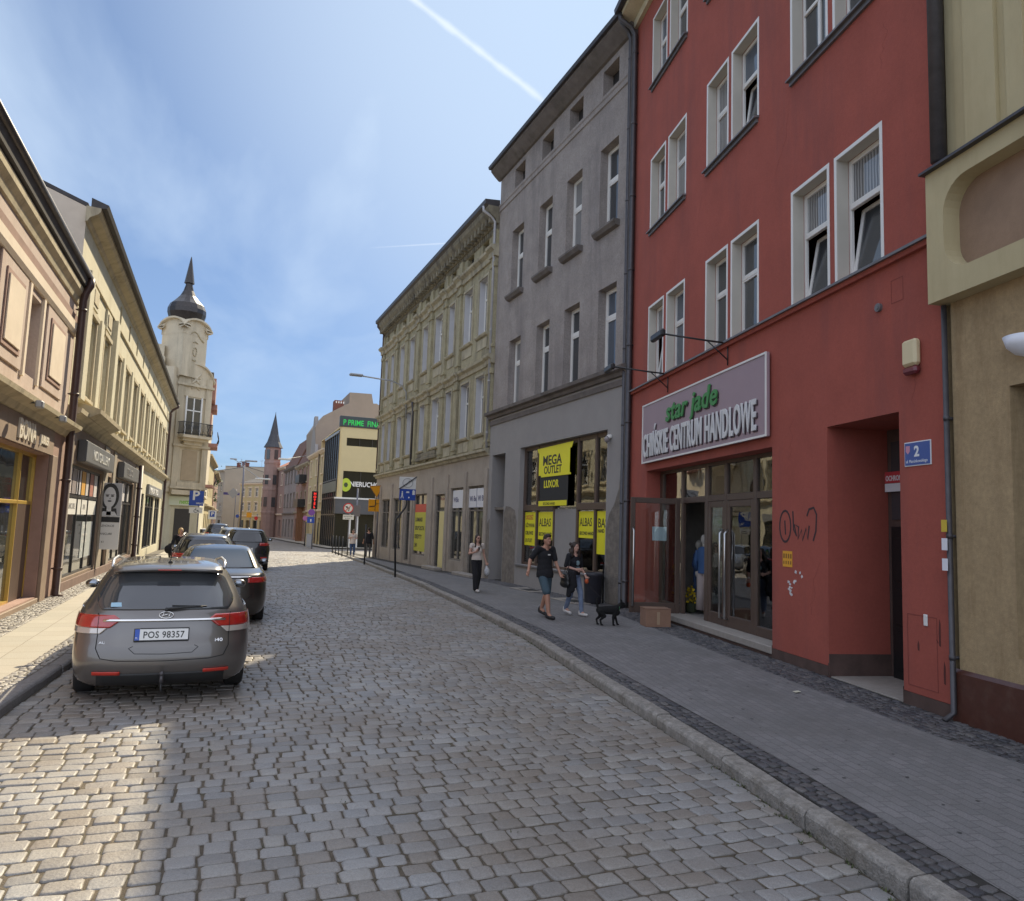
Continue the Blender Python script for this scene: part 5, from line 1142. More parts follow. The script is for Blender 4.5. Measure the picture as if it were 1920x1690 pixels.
s_ = cb_.sign_root('shop_sign', 'grey sign strip with white letters over the far shop of the cream building', 'sign', cu(20.3), .04, 3.02); g = MB(); g.box(0, 9.0, -.12, 0, 0, .5, .01); g.build('box', mat('grey strip', (.20, .20, .2), .6, .1, 3), s_); text('MALA TRO', .40, mwp, s_, (.6, -.125, .09), 'lettering', .01, sx=2.6, bold=.012)
downpipe(cb_, cu(15.15), .2, .1, 4.1, .10, M['pipe_brown'], sections=1.2); downpipe(cb_, cu(31.2), .14, -.2, 9.0, .07, M['pipe_brown'], elbow=.4)
# portrait banner on a bracket, facing up the street
pbY = 26.4; A = at(187, 905, pbY); B_ = at(219, 1031, pbY)
pb = empty('portrait_banner', (A.x, pbY, B_.z), 0, 'projecting black and white banner with a portrait of a woman between the shop windows', 'banner')
w = B_.x-A.x; h = A.z-B_.z
g = MB(); g.box(-.02, w+.02, 0, .05, 0, h, .005); g.build('board', mwp, pb)
g = MB(); g.box(0, w, -.006, 0, h*.41, h*.49); g.build('dark_band', M['black'], pb)
pf = MB(); z0 = h*.50; pf.box(0, w, -.005, 0, z0, h*.995); pf.build('photo_ground', plain('photo grey', (.40, .40, .41), .6), pb)
def oval(cx, cz, rx, rz_, n=20): return [(cx+rx*math.cos(2*math.pi*k/n), cz+rz_*math.sin(2*math.pi*k/n)) for k in range(n)]
fc = z0+(h-z0)*.58; q = MB(); q.poly(oval(w*.5, fc+.02, w*.40, h*.20), -.010, -.006); q.poly([(w*.12, z0), (w*.88, z0), (w*.82, z0+h*.12), (w*.18, z0+h*.12)], -.010, -.006); q.build('portrait_hair', plain('portrait dark', (.03, .03, .03), .6), pb)
q = MB(); q.poly(oval(w*.5, fc-.01, w*.27, h*.155), -.013, -.0101); q.poly([(w*.40, z0+.03), (w*.60, z0+.03), (w*.60, fc-h*.1), (w*.40, fc-h*.1)], -.0128, -.0101); q.poly([(w*.1, z0+.004), (w*.9, z0+.004), (w*.75, z0+h*.07), (w*.25, z0+h*.07)], -.0128, -.0101); q.build('portrait_face', plain('portrait skin', (.62, .62, .62), .6), pb)
q = MB()
for sx_ in (.39, .61): q.poly(oval(w*sx_, fc+.03, w*.07, h*.012, 10), -.016, -.0131); q.poly([(w*sx_-w*.09, fc+.065), (w*sx_+w*.09, fc+.065), (w*sx_+w*.08, fc+.08), (w*sx_-w*.08, fc+.08)], -.016, -.0131)
q.poly(oval(w*.5, fc-.13, w*.09, h*.012, 10), -.016, -.0131); q.poly([(w*.48, fc-.06), (w*.53, fc-.06), (w*.52, fc-.02)], -.016, -.0131); q.build('portrait_features', plain('portrait features', (.05, .05, .05), .5), pb)
for k, tx in enumerate(('PAZNOKCIE', 'MANICURE', 'tel. 61')): text(tx, .09, mbk, pb, (.06, -.004, h*(.34-.12*k)), 'lettering', .001, sx=.9)
g = MB(); g.tube([(0, .02, h-.02), (-w*1.2, .02, h-.02)], .015, 6); g.tube([(0, .02, .05), (-w*1.2, .02, .05)], .015, 6); g.build('bracket', M['blackmetal'], pb)

# ---------------------------------------------------------------- corner building with the onion-domed tower
TY = 55.0
tb = empty('corner_tower_building', (-3.13, TY, 0), 0, 'pale corner building with a curly-gabled tower, balconies and a dark onion dome', 'building')
def T(x, y, z): return (x+3.13, y-TY, z)
def tpx(px_, py_, Y=TY): p_ = at(px_, py_, Y); return p_.x+3.13, p_.z
# main body along the street
g = MB(); zb = 12.0
foot = [(-12, 54.4), (-3.55, 54.4), (-3.2, 54.9), (-1.25, 56.2), (-1.25, 76), (-12, 76)]
g.grid([[T(x, y, 3.6) for x, y in foot], [T(x, y, zb) for x, y in foot]], True); g.face([T(x, y, zb) for x, y in foot]); g.face([T(x, y, 3.6) for x, y in foot][::-1])
g.build('upper_walls', M['stone'], tb)
foot2 = [(-12, 54.4), (-3.6, 54.4), (-3.1, 55.4), (-1.45, 56.4), (-1.45, 76), (-12, 76)]
g = MB(); g.grid([[T(x, y, -.8) for x, y in foot2], [T(x, y, 3.6) for x, y in foot2]], True); g.build('ground_floor', M['cream'], tb)
# facet frame for the bay that faces the camera: from (-3.2,54.9) to (-1.25,56.2)
fa = Vector((-3.2, 54.9)); fb = Vector((-1.25, 56.2)); fd = (fb-fa).normalized(); fn = Vector((fd.y, -fd.x)); fl = (fb-fa).length
def FB(g, a, b, o0, o1, z0, z1):
    c = [fa+fd*a+fn*o0, fa+fd*b+fn*o0, fa+fd*b+fn*o1, fa+fd*a+fn*o1]
    lo = [T(p.x, p.y, z0) for p in c]; hi = [T(p.x, p.y, z1) for p in c]
    g.grid([lo, hi], True); g.face(lo[::-1]); g.face(hi)
g = MB()
FB(g, -.1, .35, -.05, .12, 3.6, 11.6); FB(g, fl-.35, fl+.1, -.05, .12, 3.6, 11.6); FB(g, .35, fl-.35, .0, .06, 6.6, 7.3); FB(g, .35, fl-.35, .0, .06, 10.2, 11.6)
for z in (3.85, 6.7, 10.9): FB(g, -.2, fl+.2, -.05, .22, z, z+.16)
FB(g, -.1, fl+.1, .0, .3, 3.45, 3.75); FB(g, .3, fl-.3, 0, .16, 3.9, 4.3)
g.build('pilasters_and_bands', M['stone'], tb, recalc=True)
g = MB(); FB(g, .62, fl-.62, -.02, .03, 4.45, 6.5); g.build('blind_panel', mat('beige panel', (.42, .33, .22), .9, .1, 3), tb)
g = MB(); FB(g, .62, fl-.62, -.02, .035, 7.6, 10.1); f_ = g.build('balcony_door', M['pane'], tb)
g = MB(); FB(g, .55, .65, .03, .10, 7.5, 10.2); FB(g, fl-.65, fl-.55, .03, .10, 7.5, 10.2); FB(g, fl*.5-.04, fl*.5+.04, .03, .07, 7.6, 10.1); FB(g, .65, fl-.65, .03, .07, 9.2, 9.28); g.build('door_frame', M['white'], f_)
g = MB(); FB(g, .1, fl-.1, .1, .85, 7.3, 7.48); FB(g, .25, fl-.25, .1, .6, 7.1, 7.3); FB(g, .5, fl-.5, .1, .35, 6.85, 7.1); bl = g.build('balcony', M['stone'], tb, recalc=True)
g = MB()
def FP(a, o, z): p_ = fa+fd*a+fn*o; return T(p_.x, p_.y, z)
for z in (7.6, 8.35): g.tube([FP(.1, .1, z), FP(.12, .8, z), FP(fl-.12, .8, z), FP(fl-.1, .1, z)], .025, 6)
for k in range(22): a = .12+(fl-.24)*k/21; g.tube([FP(a, .8, 7.5), FP(a, .88, 7.8), FP(a, .8, 8.1), FP(a, .8, 8.35)], .016, 4)
for k in range(8): o = .1+.7*k/7; g.tube([FP(.11, o, 7.5), FP(.11, o, 8.35)], .016, 4); g.tube([FP(fl-.11, o, 7.5), FP(fl-.11, o, 8.35)], .016, 4)
g.build('balcony_railing', M['blackmetal'], bl)
# curved gable over the bay
def gable_curve(L, z0, rise, flare=.25, n=28):
    P = []
    for k in range(n+1):
        t = k/n; x = -flare+(L+2*flare)*t; s_ = abs(2*t-1); z = z0+rise*(1-s_**2.2)**.8 if s_ < .8 else z0+rise*((1-.8**2.2)**.8)*((1-s_)/.2)**1.2
        P.append((x, z))
    return P
def facet_gable(g, o3, d3, n3, L, z0, rise, zbase, thick=.14, lip=.12, out=.2):
    P = gable_curve(L, z0, rise)
    def W(a, o, z): q_ = o3+d3*a+n3*o; return T(q_.x, q_.y, z)
    rows = [[W(a, out, z+lip) for a, z in P], [W(a, out, z) for a, z in P], [W(a, .02, z-.06) for a, z in P], [W(a, -.3, z-.06) for a, z in P], [W(a, -.3, z+lip) for a, z in P]]
    rows.append(rows[0]); g.grid([list(c) for c in zip(*rows)])
    return P, W
g = MB(); P, W = facet_gable(g, fa, fd, fn, fl, 11.35, 1.1, 0); g.build('gable_moulding', M['stone'], tb, recalc=True)
g = MB(); n_ = len(P); 
for k in range(n_-1):
    (a, z), (b, z2) = P[k], P[k+1]
    if a > -.1 and b < fl+.1: g.face([W(a, .03, 10.9), W(b, .03, 10.9), W(b, .03, z2), W(a, .03, z)])
g.build('gable_wall', M['stone'], tb)
g = MB(); c_ = fl/2
for k in range(12):
    a1 = 2*math.pi*k/12; g.tube([FP(c_+.32*math.cos(a1), .06, 11.45+.4*math.sin(a1)), FP(c_+.32*math.cos(a1+.52), .06, 11.45+.4*math.sin(a1+.52))], .05, 6)
for a1 in (.8, 2.3, 3.9, 5.5): g.tube([FP(c_, .05, 11.45), FP(c_+.5*math.cos(a1), .09, 11.45+.6*math.sin(a1))], [.12, .04], 6)
g.ell(FP(c_, .05, 11.5), .14, .14, .16); g.tube([FP(c_-.3, .06, 10.75), FP(c_, .1, 10.95), FP(c_+.3, .06, 10.75)], .07, 6)
g.build('carved_ornament', M['stone'], tb, True)
# square tower turned 45 degrees
hd = 1.44; tc_ = Vector((-3.13, 55.9)); cor = [Vector((tc_.x, tc_.y-hd)), Vector((tc_.x+hd, tc_.y)), Vector((tc_.x, tc_.y+hd)), Vector((tc_.x-hd, tc_.y))]
g = MB(); g.grid([[T(p_.x, p_.y, 11.5) for p_ in cor], [T(p_.x, p_.y, 14.9) for p_ in cor]], True); g.face([T(p_.x, p_.y, 14.9) for p_ in cor]); tw = g.build('tower', M['stone'], tb)
gm = MB(); gw_ = MB()
for k in range(4):
    o3 = cor[k]; d3 = (cor[(k+1) % 4]-cor[k]); L = d3.length; d3 = d3.normalized(); n3 = Vector((d3.y, -d3.x))
    P, W = facet_gable(gm, o3, d3, n3, L, 14.85, .62, 0, out=.24)
    for j in range(len(P)-1):
        (a, z), (b, z2) = P[j], P[j+1]
        if a > -.12 and b < L+.12: gw_.face([W(a, .012, 14.4), W(b, .012, 14.4), W(b, .012, z2), W(a, .012, z)])
gm.build('tower_gables', M['stone'], tw, recalc=True); gw_.build('tower_gable_walls', M['stone'], tw)
g = MB(); o3 = cor[0]; d3 = (cor[1]-cor[0]).normalized(); n3 = Vector((d3.y, -d3.x)); L = (cor[1]-cor[0]).length
def TP(a, o, z): q_ = o3+d3*a+n3*o; return T(q_.x, q_.y, z)
for k in range(10):
    a1 = 2*math.pi*k/10; g.tube([TP(L/2+.16*math.cos(a1), .02, 13.3+.3*math.sin(a1)), TP(L/2+.16*math.cos(a1+.63), .02, 13.3+.3*math.sin(a1+.63))], .035, 5)
g.tube([TP(L*.3, .02, 14.5), TP(L*.4, .02, 14.7), TP(L*.55, .02, 14.6), TP(L*.7, .02, 14.3), TP(L*.85, .02, 14.1)], .05, 5)
g.tube([TP(L*.4, .02, 13.9), TP(L*.5, .02, 14.0), TP(L*.6, .02, 13.9)], .04, 5); g.tube([TP(L*.42, .02, 12.7), TP(L*.55, .02, 12.7)], .06, 5)
g.build('tower_ornament', M['cream_trim'], tw, True)
def lz(px_y): return at(350, px_y, 55.9).z
om = mat('dark slate copper dome', (.045, .038, .035), .32, .25, 8, .1, 30, metal=.3)
prof = [(.5, 14.8), (.92, 15.2), (1.20, 15.6), (1.33, 16.0), (1.33, 16.3), (1.18, 16.65), (.86, 16.95), (.56, 17.3), (.36, 17.7), (.25, 18.1), (.22, 18.35)]
prof = [(r_*.95, z_) for r_, z_ in prof]; g = MB(); g.lathe(prof, 16, T(*tc_, 0)[0], T(*tc_, 0)[1], a0=math.pi/16, a1=2*math.pi+math.pi/16); g.build('onion_dome', om, tb, recalc=True)
g = MB(); g.lathe([(.34, 18.25), (.32, 18.36), (.05, 20.05), (.015, 20.2)], 8, T(*tc_, 0)[0], T(*tc_, 0)[1]); g.build('spire', om, tb, recalc=True)
g = MB(); g.box(*[T(-6.5, 0, 0)[0], T(-4.3, 0, 0)[0]], T(0, 55.2, 0)[1], T(0, 58, 0)[1], 12.0, 13.6); g.box(T(-5.4, 0, 0)[0], T(-4.2, 0, 0)[0], T(0, 54.7, 0)[1], T(0, 55.4, 0)[1], 12.0, 12.7); g.build('attic_block', M['stone'], tb)
g = MB(); g.box(T(-12, 0, 0)[0], T(-1.1, 0, 0)[0], T(0, 56.6, 0)[1], T(0, 76, 0)[1], 12, 12.25); g.build('roof', M['roof_felt'], tb)
# cornices, bays and balconies on the street side seen edge-on
g = MB()
for y0_, z0_, z1_, o_ in ((57, 10.3, 11.9, .35), (57, 7.9, 9.4, .22), (59, 9.9, 10.3, .5), (60, 7.2, 7.5, .7), (60, 4.2, 4.4, .6)): g.box(T(-1.3, 0, 0)[0], T(-1.25+o_, 0, 0)[0], T(0, y0_, 0)[1], T(0, y0_+3, 0)[1], z0_, z1_, .02)
g.build('side_bays', mat('pinkish side bay', (.36, .2, .17), .9, .1, 3), tb)
g = MB()
for z in (4.4, 7.5):
    for k in range(9): g.tube([T(-.6, 60+k*.37, z), T(-.48, 60+k*.37, z+.4), T(-.6, 60+k*.37, z+.85)], .02, 4)
    g.tube([T(-.6, 60, z+.85), T(-.6, 63, z+.85)], .025, 5)
g.build('side_balcony_railing', M['blackmetal'], tb)
# ground floor door and shop sign
g = MB(); a_ = Vector((-3.1, 55.4)); b_ = Vector((-1.45, 56.4)); d_ = (b_-a_).normalized(); n2_ = Vector((d_.y, -d_.x))
def G2(g, a, b, o0, o1, z0, z1):
    c = [a_+d_*a+n2_*o0, a_+d_*b+n2_*o0, a_+d_*b+n2_*o1, a_+d_*a+n2_*o1]; lo = [T(p.x, p.y, z0) for p in c]; hi = [T(p.x, p.y, z1) for p in c]; g.grid([lo, hi], True); g.face(lo[::-1]); g.face(hi)
G2(g, .25, 1.35, -.02, .04, -.3, 2.5); g.build('shop_door', M['dark_fr'], tb, recalc=True)
s_ = empty('shop_sign', (a_.x-.35, a_.y-.42, 2.72), math.atan2(d_.y, d_.x), 'pale sign with green letters netto over the corner shop door', 'sign')
g = MB(); g.box(0, 2.25, 0, .12, 0, .62, .01); g.build('panel', plain('pale green white', (.62, .66, .50), .5), s_); text('netto', .42, plain('bright green letter', (.22, .50, .06), .4), s_, (.95, -.004, .13), 'lettering', .003, bold=.01)
s_['label'] = 'pale sign with green letters over the corner shop door below the tower'
# ---------------------------------------------------------------- modern building with the green neon sign
PY = 70.0
def uX(px_, py_=950, Y=PY): return at(px_, py_, Y).x
x_l = uX(630); P0 = 24.0
pr = Bld('modern_corner_building', 'modern corner building with a cream curved front, dark glass side and green lettered parapet', 'building', (P0, PY), (x_l, PY), z=gz(PY))
def u_(px_, py_=950): return P0-at(px_, py_, PY).x
def z_(py_, px_=680): return at(px_, py_, PY).z-gz(PY)
PL = pr.L; mcr = mat('cream modern render', (.60, .50, .28), .85, .04, 1.5)
zt, zs, zw1, zw0, zv1, zv0, zf1, zf0 = z_(783), z_(803), z_(823), z_(838), z_(885), z_(935), z_(937), z_(965)
uc = u_(640)
pr.wall(0, PL-.25, zv0-.1, zs, [(0.5, uc-.15, zw0, zw1, .25), (.5, uc, zv0, zv1, .2)], m=mcr)
g = MB()   # rounded corner
for (za, zb_) in ((zv0-.1, zs),):
    g.grid([[(PL-.25+.25*math.sin(a), -.25+.25*math.cos(a), za), (PL-.25+.25*math.sin(a), -.25+.25*math.cos(a), zb_)][::-1] for a in np.linspace(0, math.pi/2, 7)])
pr.part('rounded_corner', g, mcr, True)
g = MB(); g.box(.5, uc-.15, -.24, -.2, zw0, zw1); g.box(.5, uc, -.19, -.15, zv0, zv1); pr.part('window_band', g, M['dimglass'])
g = MB()
for k in range(12): g.box(uc-.15-1.2*k-.05, uc-.15-1.2*k, -.2, -.12, zw0, zw1)
for k in range(8): g.box(uc-1.6*k-.06, uc-1.6*k, -.15, -.08, zv0, zv1)
pr.part('window_bars', g, M['dark_fr'])
mdp = plain('dark parapet panel', (.035, .05, .055), .45)
g = MB(); g.box(0, PL+.1, -.3, .12, zs, zt, .03); pr.part('parapet_panel', g, mdp)
g = MB(); g.box(0, PL+.15, -.4, .25, zf0, zf1-.03, .02); pr.part('canopy_fascia', g, mat('grey canopy', (.09, .09, .095), .5, .2, 2))
g = MB(); g.box(0, PL+.2, -.35, .30, zf1-.03, zf1+.12, .02); pr.part('canopy_edge', g, M['white'])
g = MB(); g.box(0, PL-.1, -.5, -.4, 0, zf0); pr.part('ground_floor_glass', g, M['dimglass'])
g = MB()
for px_ in (658, 672, 705): u = u_(px_); g.box(u-.10, u+.10, -.4, -.2, 0, zf0)
pr.part('column', g, M['white'])
g = MB(); g.box(0, .05, -14, -.0, 0, zs); g.box(0, PL, -14, -13.9, 0, zs); g.box(0, PL, -13.9, -.3, zs-.1, zs); pr.part('rear_walls', g, mcr)
# glazed left side, receding: facade 2
sdA = Vector((x_l, PY+.25)); sdB = Vector((at(604, 950, 79).x, 79))
ps = Bld('glass_wing', 'dark glazed side wing of the modern corner building with pale roof edge', 'building', sdA, sdB, z=gz(PY))
g = MB(); L = ps.L; zg = z_(806, 634)
g.box(0, L, -.3, 0, 0, zg-.05); ps.part('curtain_wall', g, M['dimglass'])
g = MB()
for k in range(8): g.box(L*k/7-.05, L*k/7+.05, 0, .08, 0, zg-.1)
for zz in (3.0, 4.6, 6.3): g.box(0, L, .001, .07, zz, zz+.12)
ps.part('mullion', g, M['dark_fr'])
g = MB(); g.box(0, L, -.1, .12, zg-.25, zg, .02); ps.part('roof_edge', g, M['galv'])
g = MB(); g.box(0, L, -.1, .10, 5.2, 6.2); ps.part('spandrel', g, mat('grey spandrel', (.14, .15, .13), .6, .2, 2)); 
g = MB(); g.box(.3, L, -8, -.3, 0, zg-.2); ps.part('body', g, mcr)
mgn = plain('green neon letter', (.02, .42, .07), .4, emit=.4)
s_ = pr.sign_root('parapet_lettering', 'green neon letters on the dark parapet', 'sign', u_(643, 793), .13, zs+.12)
hh = (zt-zs)*.62; text('P PRIME  FINANSE', hh*1.15, mgn, s_, (0, 0, .05), 'lettering', .02, sx=.78, bold=.004)
s_ = pr.sign_root('window_lettering', 'white letters on the first-floor window band', 'sign', u_(656, 908), -.07, z_(913)); text('NIERUCHOMOŚCI', .62, mwp, s_, (0, 0, 0), 'lettering', .02, sx=.88, bold=.02)
s_ = pr.sign_root('round_window_sign', 'round lime green sign on the first-floor window', 'sign', u_(637), -.07, z_(920)); g = MB(); g.poly(oval(.45, .45, .48, .62, 24), -.03, 0); g.build('disc', plain('lime green', (.50, .62, .05), .5), s_); g = MB(); g.poly(oval(.45, .45, .2, .24, 6), -.04, -.031); g.build('emblem', plain('dark emblem', (.05, .07, .03), .5), s_)
# gabled block behind the modern building
GY = 88.0
def gp(px_, py_): p_ = at(px_, py_, GY); return (p_.x, p_.z)
bg_ = empty('gabled_block', (gp(603, 800)[0], GY, gz(GY)), 0, 'tall bare grey gable wall rising behind the modern building', 'building')
ox = gp(603, 800)[0]; oz = gz(GY)
pts = [(592, 800), (606, 780), (655, 756), (656, 736), (697, 739), (700, 757), (706, 757), (760, 790), (760, 1000), (592, 1000)]
P = [(gp(a, b)[0]-ox, gp(a, b)[1]-oz) for a, b in pts]; P[-1] = (P[-1][0], 0); P[-2] = (P[-2][0], 0)
g = MB(); g.poly(P[::-1], 0, 10); g.build('gable_wall', mat('taupe gable render', (.30, .25, .20), .95, .1, .5, .1, 30, dirt=(.2, .17, .14), dirt_amt=.4), bg_)
g = MB(); a = gp(629, 749); b = gp(645, 770); g.box(a[0]-ox, b[0]-ox, .5, 2, b[1]-oz-1.5, a[1]-oz); g.build('chimney', M['chim'], bg_)
g = MB(); 
for k in range(4): x = a[0]-ox+.12+k*.28; g.box(x, x+.14, .45, .5, a[1]-oz-.35, a[1]-oz-.12)
g.build('chimney_openings', M['white'], bg_)
# ---------------------------------------------------------------- right-hand row beyond the crossing
M['tile_brown'] = mat('brown roof tile', (.15, .075, .05), .85, .3, 3, .4, 30)
def mansard(b, z, rise, run):
    g = MB(); g.prism([(.1, z+.02), (-run, z+rise), (-5.5, z+rise+.5), (-5.5, z+.02)], .03, b.L-.03); b.part('mansard_roof', g, M['tile_brown'])
def facade(name, label, A, B, z1, m, wins, wh=(1.0, 1.7), floors=(5.0, 8.5), trim=None, roof=2.5, mr=None, D=9, gf=None, cornice=True, gfz=3.6, bands=True, mw=None, group=None):
    b = Bld(name, label, 'building', A, B, z=gz(A[1]), group=group); L = b.L; b.ztop = z1
    cs = [L*(k+.5)/wins for k in range(wins)]
    holes = [(c-wh[0]/2, c+wh[0]/2, z, z+wh[1], .2) for c in cs for z in floors]
    b.wall(0, L, gfz, z1, holes, m=m); b.wall(0, L, -2, gfz, [(c-wh[0]*.8, c+wh[0]*.8, 0.3, 2.8, .3) for c in cs], y=.02, m=gf or m, name='ground_floor_wall')
    for c in cs:
        for z in floors: b.window(c-wh[0]/2, c+wh[0]/2, z, z+wh[1], .18, 'C', pm=M['pane'], fr=.08)
    g = MB(); 
    for c in cs: g.box(c-wh[0]*.8, c+wh[0]*.8, -.26, -.2, .3, 2.8)
    b.part('shop_window', g, M['shopglass'])
    t = trim or m; g = MB()
    for c in cs:
        for z in floors:
            g.box(c-wh[0]/2-.15, c+wh[0]/2+.15, .001, .1, z-.15, z-.02); g.box(c-wh[0]/2-.12, c+wh[0]/2+.12, .001, .1, z+wh[1]+.02, z+wh[1]+.2)
            for sg in (-1, 1): g.box(c+sg*(wh[0]/2+.01), c+sg*(wh[0]/2+.12), .001, .05, z-.02, z+wh[1]+.02)
    b.part('window_trim', g, t)
    if bands: g = MB(); g.prism([(0, gfz-.1), (.15, gfz-.08), (.18, gfz+.1), (0, gfz+.15)], -.02, L+.02); g.prism([(0, z1-.4), (.1, z1-.38), (.35, z1-.15), (.38, z1), (0, z1)], -.05, L+.05); b.part('cornice', g, t)
    b.shell(0, L, -2, z1, D, m, roof=roof, mr=mr or M['roof_felt'])
    for k in range(2):
        g = MB(); u = L*(.25+.5*k); g.box(u-.35, u+.35, -D/2-.4, -D/2+.3, z1+roof-.6, z1+roof+1.1, .02); g.box(u-.42, u+.42, -D/2-.46, -D/2+.36, z1+roof+1.0, z1+roof+1.12); b.part('chimney', g, M['chim'])
    g = MB(); u = L*.5; g.tube([(u, -D/2, z1+roof-.2), (u, -D/2, z1+roof+1.9)], .03, 5); g.tube([(u-.5, -D/2, z1+roof+1.8), (u+.5, -D/2, z1+roof+1.8)], .02, 4); g.tube([(u-.35, -D/2, z1+roof+1.5), (u+.35, -D/2, z1+roof+1.5)], .02, 4); b.part('aerial', g, M['galv'])
    return b
def PT(px_, Y): return (at(px_, 980, Y).x, Y)
A = PT(603.5, 79.2); B_ = PT(574, 92)
c1 = facade('downpipe_house', 'cream house with a brown downpipe and red roof beside the glazed wing', A, B_, at(590, 838, 84).z, M['yellow'], 3, floors=(4.6, 7.6), trim=M['pink_lt'], roof=2.2, mr=M['tile_roof'])

downpipe(c1, c1.L-1.0 if False else 4.0, .14, .0, at(590, 838, 84).z, .07, M['pipe_brown'])
g = MB(); zz = at(590, 838, 84).z
for k, (u0_, u1_, hh) in enumerate(((c1.L-4.6, c1.L+.1, 4.6),)): g.poly([(u0_, zz), (u1_, zz), (u1_-.6, zz+1.2), ((u0_+u1_)/2+.5, zz+hh), ((u0_+u1_)/2-.5, zz+hh), (u0_+.6, zz+1.2)], -.3, 0.05)
c1.part('roof_dormer', g, M['grey_smooth'])
s_ = empty('vertical_neon_sign', (at(587, 955, 80).x, 79.0, at(587, 955, 80).z), 0, 'tall narrow black sign with red glowing characters on the cream wall', 'sign')
w = at(593, 955, 80).x-at(582, 955, 80).x; hh = at(587, 922, 80).z-at(587, 955, 80).z
g = MB(); g.box(-w/2, w/2, 0, .2, 0, hh, .02); g.build('box', M['black'], s_); mrn = plain('red neon', (.8, .03, .02), .4, emit=1.0)
for k, chh in enumerate('HOTEL'): text(chh, hh*.19, mrn, s_, (0, -.005, hh*(.8-.185*k)), 'lettering', .004, align='CENTER', bold=.01)
c2 = facade('balcony_house', 'tan house with dark iron balconies and a steep red tiled roof', PT(574, 92.2), PT(551, 104), at(560, 862, 98).z, M['pink_dk'], 3, floors=(4.4, 7.4), trim=M['ochre_trim'], roof=3.2, mr=M['tile_roof'])
mansard(c2, c2.ztop, 3.4, 1.6)
for z in (4.2, 7.2):
    g = MB(); g.box(2, 6, .02, .9, z, z+.12); g.box(2, 6, .86, .9, z+.12, z+1.0); g.box(2, 2.04, .02, .86, z+.12, z+1); g.box(5.96, 6, .02, .86, z+.12, z+1); c2.part('balcony', g, M['blackmetal'])
c3 = facade('grey_green_house', 'weathered grey green house front between the pink turret and the balconies', PT(551, 104.2), PT(529, 118), at(540, 868, 111).z, M['grey_pl'], 4, floors=(4.6, 8.0), trim=M['worn'], roof=2.0)
mansard(c3, c3.ztop, 4.2, 1.8)
c3.root['label'] = 'weathered grey house front between the pink turret and the balconies'
mp_k = mat('salmon render', (.31, .215, .185), .9, .1, 1, dirt=(.3, .16, .12), dirt_amt=.3)
TYk = 124.0; a = at(493, 900, TYk); b = at(530, 900, TYk)
c4 = facade('pink_turret_house', 'salmon pink house with a round corner turret and pointed slate spire', PT(529, 118.2), (a.x+1.5, 132), at(512, 868, TYk).z, mp_k, 3, floors=(4.8, 8.2), trim=M['pink_lt'], roof=2.5, mr=M['tile_roof'])
tx = (at(494, 900, 124).x+at(524, 900, 124).x)/2; rr = (at(524, 900, 124).x-at(494, 900, 124).x)/2
def c4l(x, y): 
    v = Vector((x, y))-c4.a; dd = c4.d; return (v.dot(dd), v.dot(c4.n))
cxl, cyl = c4l(tx, 124.5); zE = at(510, 838, 124).z-c4.z; zR = at(510, 815, 124).z-c4.z; zS = at(519, 772, 124).z-c4.z
g = MB(); g.lathe([(rr, -1), (rr, 3.6), (rr*1.04, 3.7), (rr*1.04, 4.0), (rr, 4.1), (rr, 7.3), (rr*1.04, 7.4), (rr*1.04, 7.7), (rr, 7.8), (rr, zE-2.8), (rr*1.05, zE-2.7), (rr*1.05, zE-2.4), (rr, zE-2.3), (rr, zE)], 12, cxl, cyl); tur = c4.part('turret', g, mp_k)
g = MB(); g.lathe([(rr*1.25, zE-.1), (rr*1.2, zE), (rr*.85, zE+.8), (rr*.55, zR+.1), (rr*.50, zR+.5), (rr*.06, zS-.5), (.02, zS)], 12, cxl, cyl); g.build('turret_spire', mat('slate roof', (.05, .05, .055), .6, .3, 6), tur)
g = MB()
for z in (4.8, 8.3, zE-2.0):
    for k in range(12):
        if k % 2: continue
        a1 = 2*math.pi*(k+.5)/12; cx_, cy_ = cxl+rr*.99*math.cos(a1), cyl+rr*.99*math.sin(a1); tx_, ty_ = -math.sin(a1)*.3, math.cos(a1)*.3; ox_, oy_ = math.cos(a1)*.05, math.sin(a1)*.05
        q_ = [(cx_-tx_, cy_-ty_), (cx_+tx_, cy_+ty_), (cx_+tx_+ox_, cy_+ty_+oy_), (cx_-tx_+ox_, cy_-ty_+oy_)]; g.grid([[(x, y, z) for x, y in q_], [(x, y, z+1.5) for x, y in q_]], True); g.face([(x, y, z+1.5) for x, y in q_])
g.build('turret_windows', M['pane'], tur)
c5 = facade('yellow_house', 'pale yellow house with a dark mansard roof far down the street', (PT(497, 150)), (at(452, 900, 158).x, 158), at(475, 905, 152).z-gz(150), M['yellow'], 4, floors=(4.6, 7.4), trim=M['pink_lt'], roof=1.5)
c5b = facade('greige_block', 'plain greige block with a blank wall closing the view behind the yellow house', (at(530, 880, 185).x, 180), (at(421, 900, 185).x, 185), at(470, 876, 183).z-gz(180), mat('greige render', (.40, .34, .26), .9, .06, .3), 1, wh=(.3, .3), floors=(4, 5), roof=.2, bands=False)
c6 = facade('grey_gable_house', 'narrow grey house with blue tinted windows left of the blank greige wall', (at(421, 900, 170).x, 170), (at(402, 900, 176).x, 176), at(412, 882, 172).z-gz(170), mat('grey beige render', (.33, .28, .22), .9, .08, .5), 2, floors=(4.6, 9.0), roof=1.0)
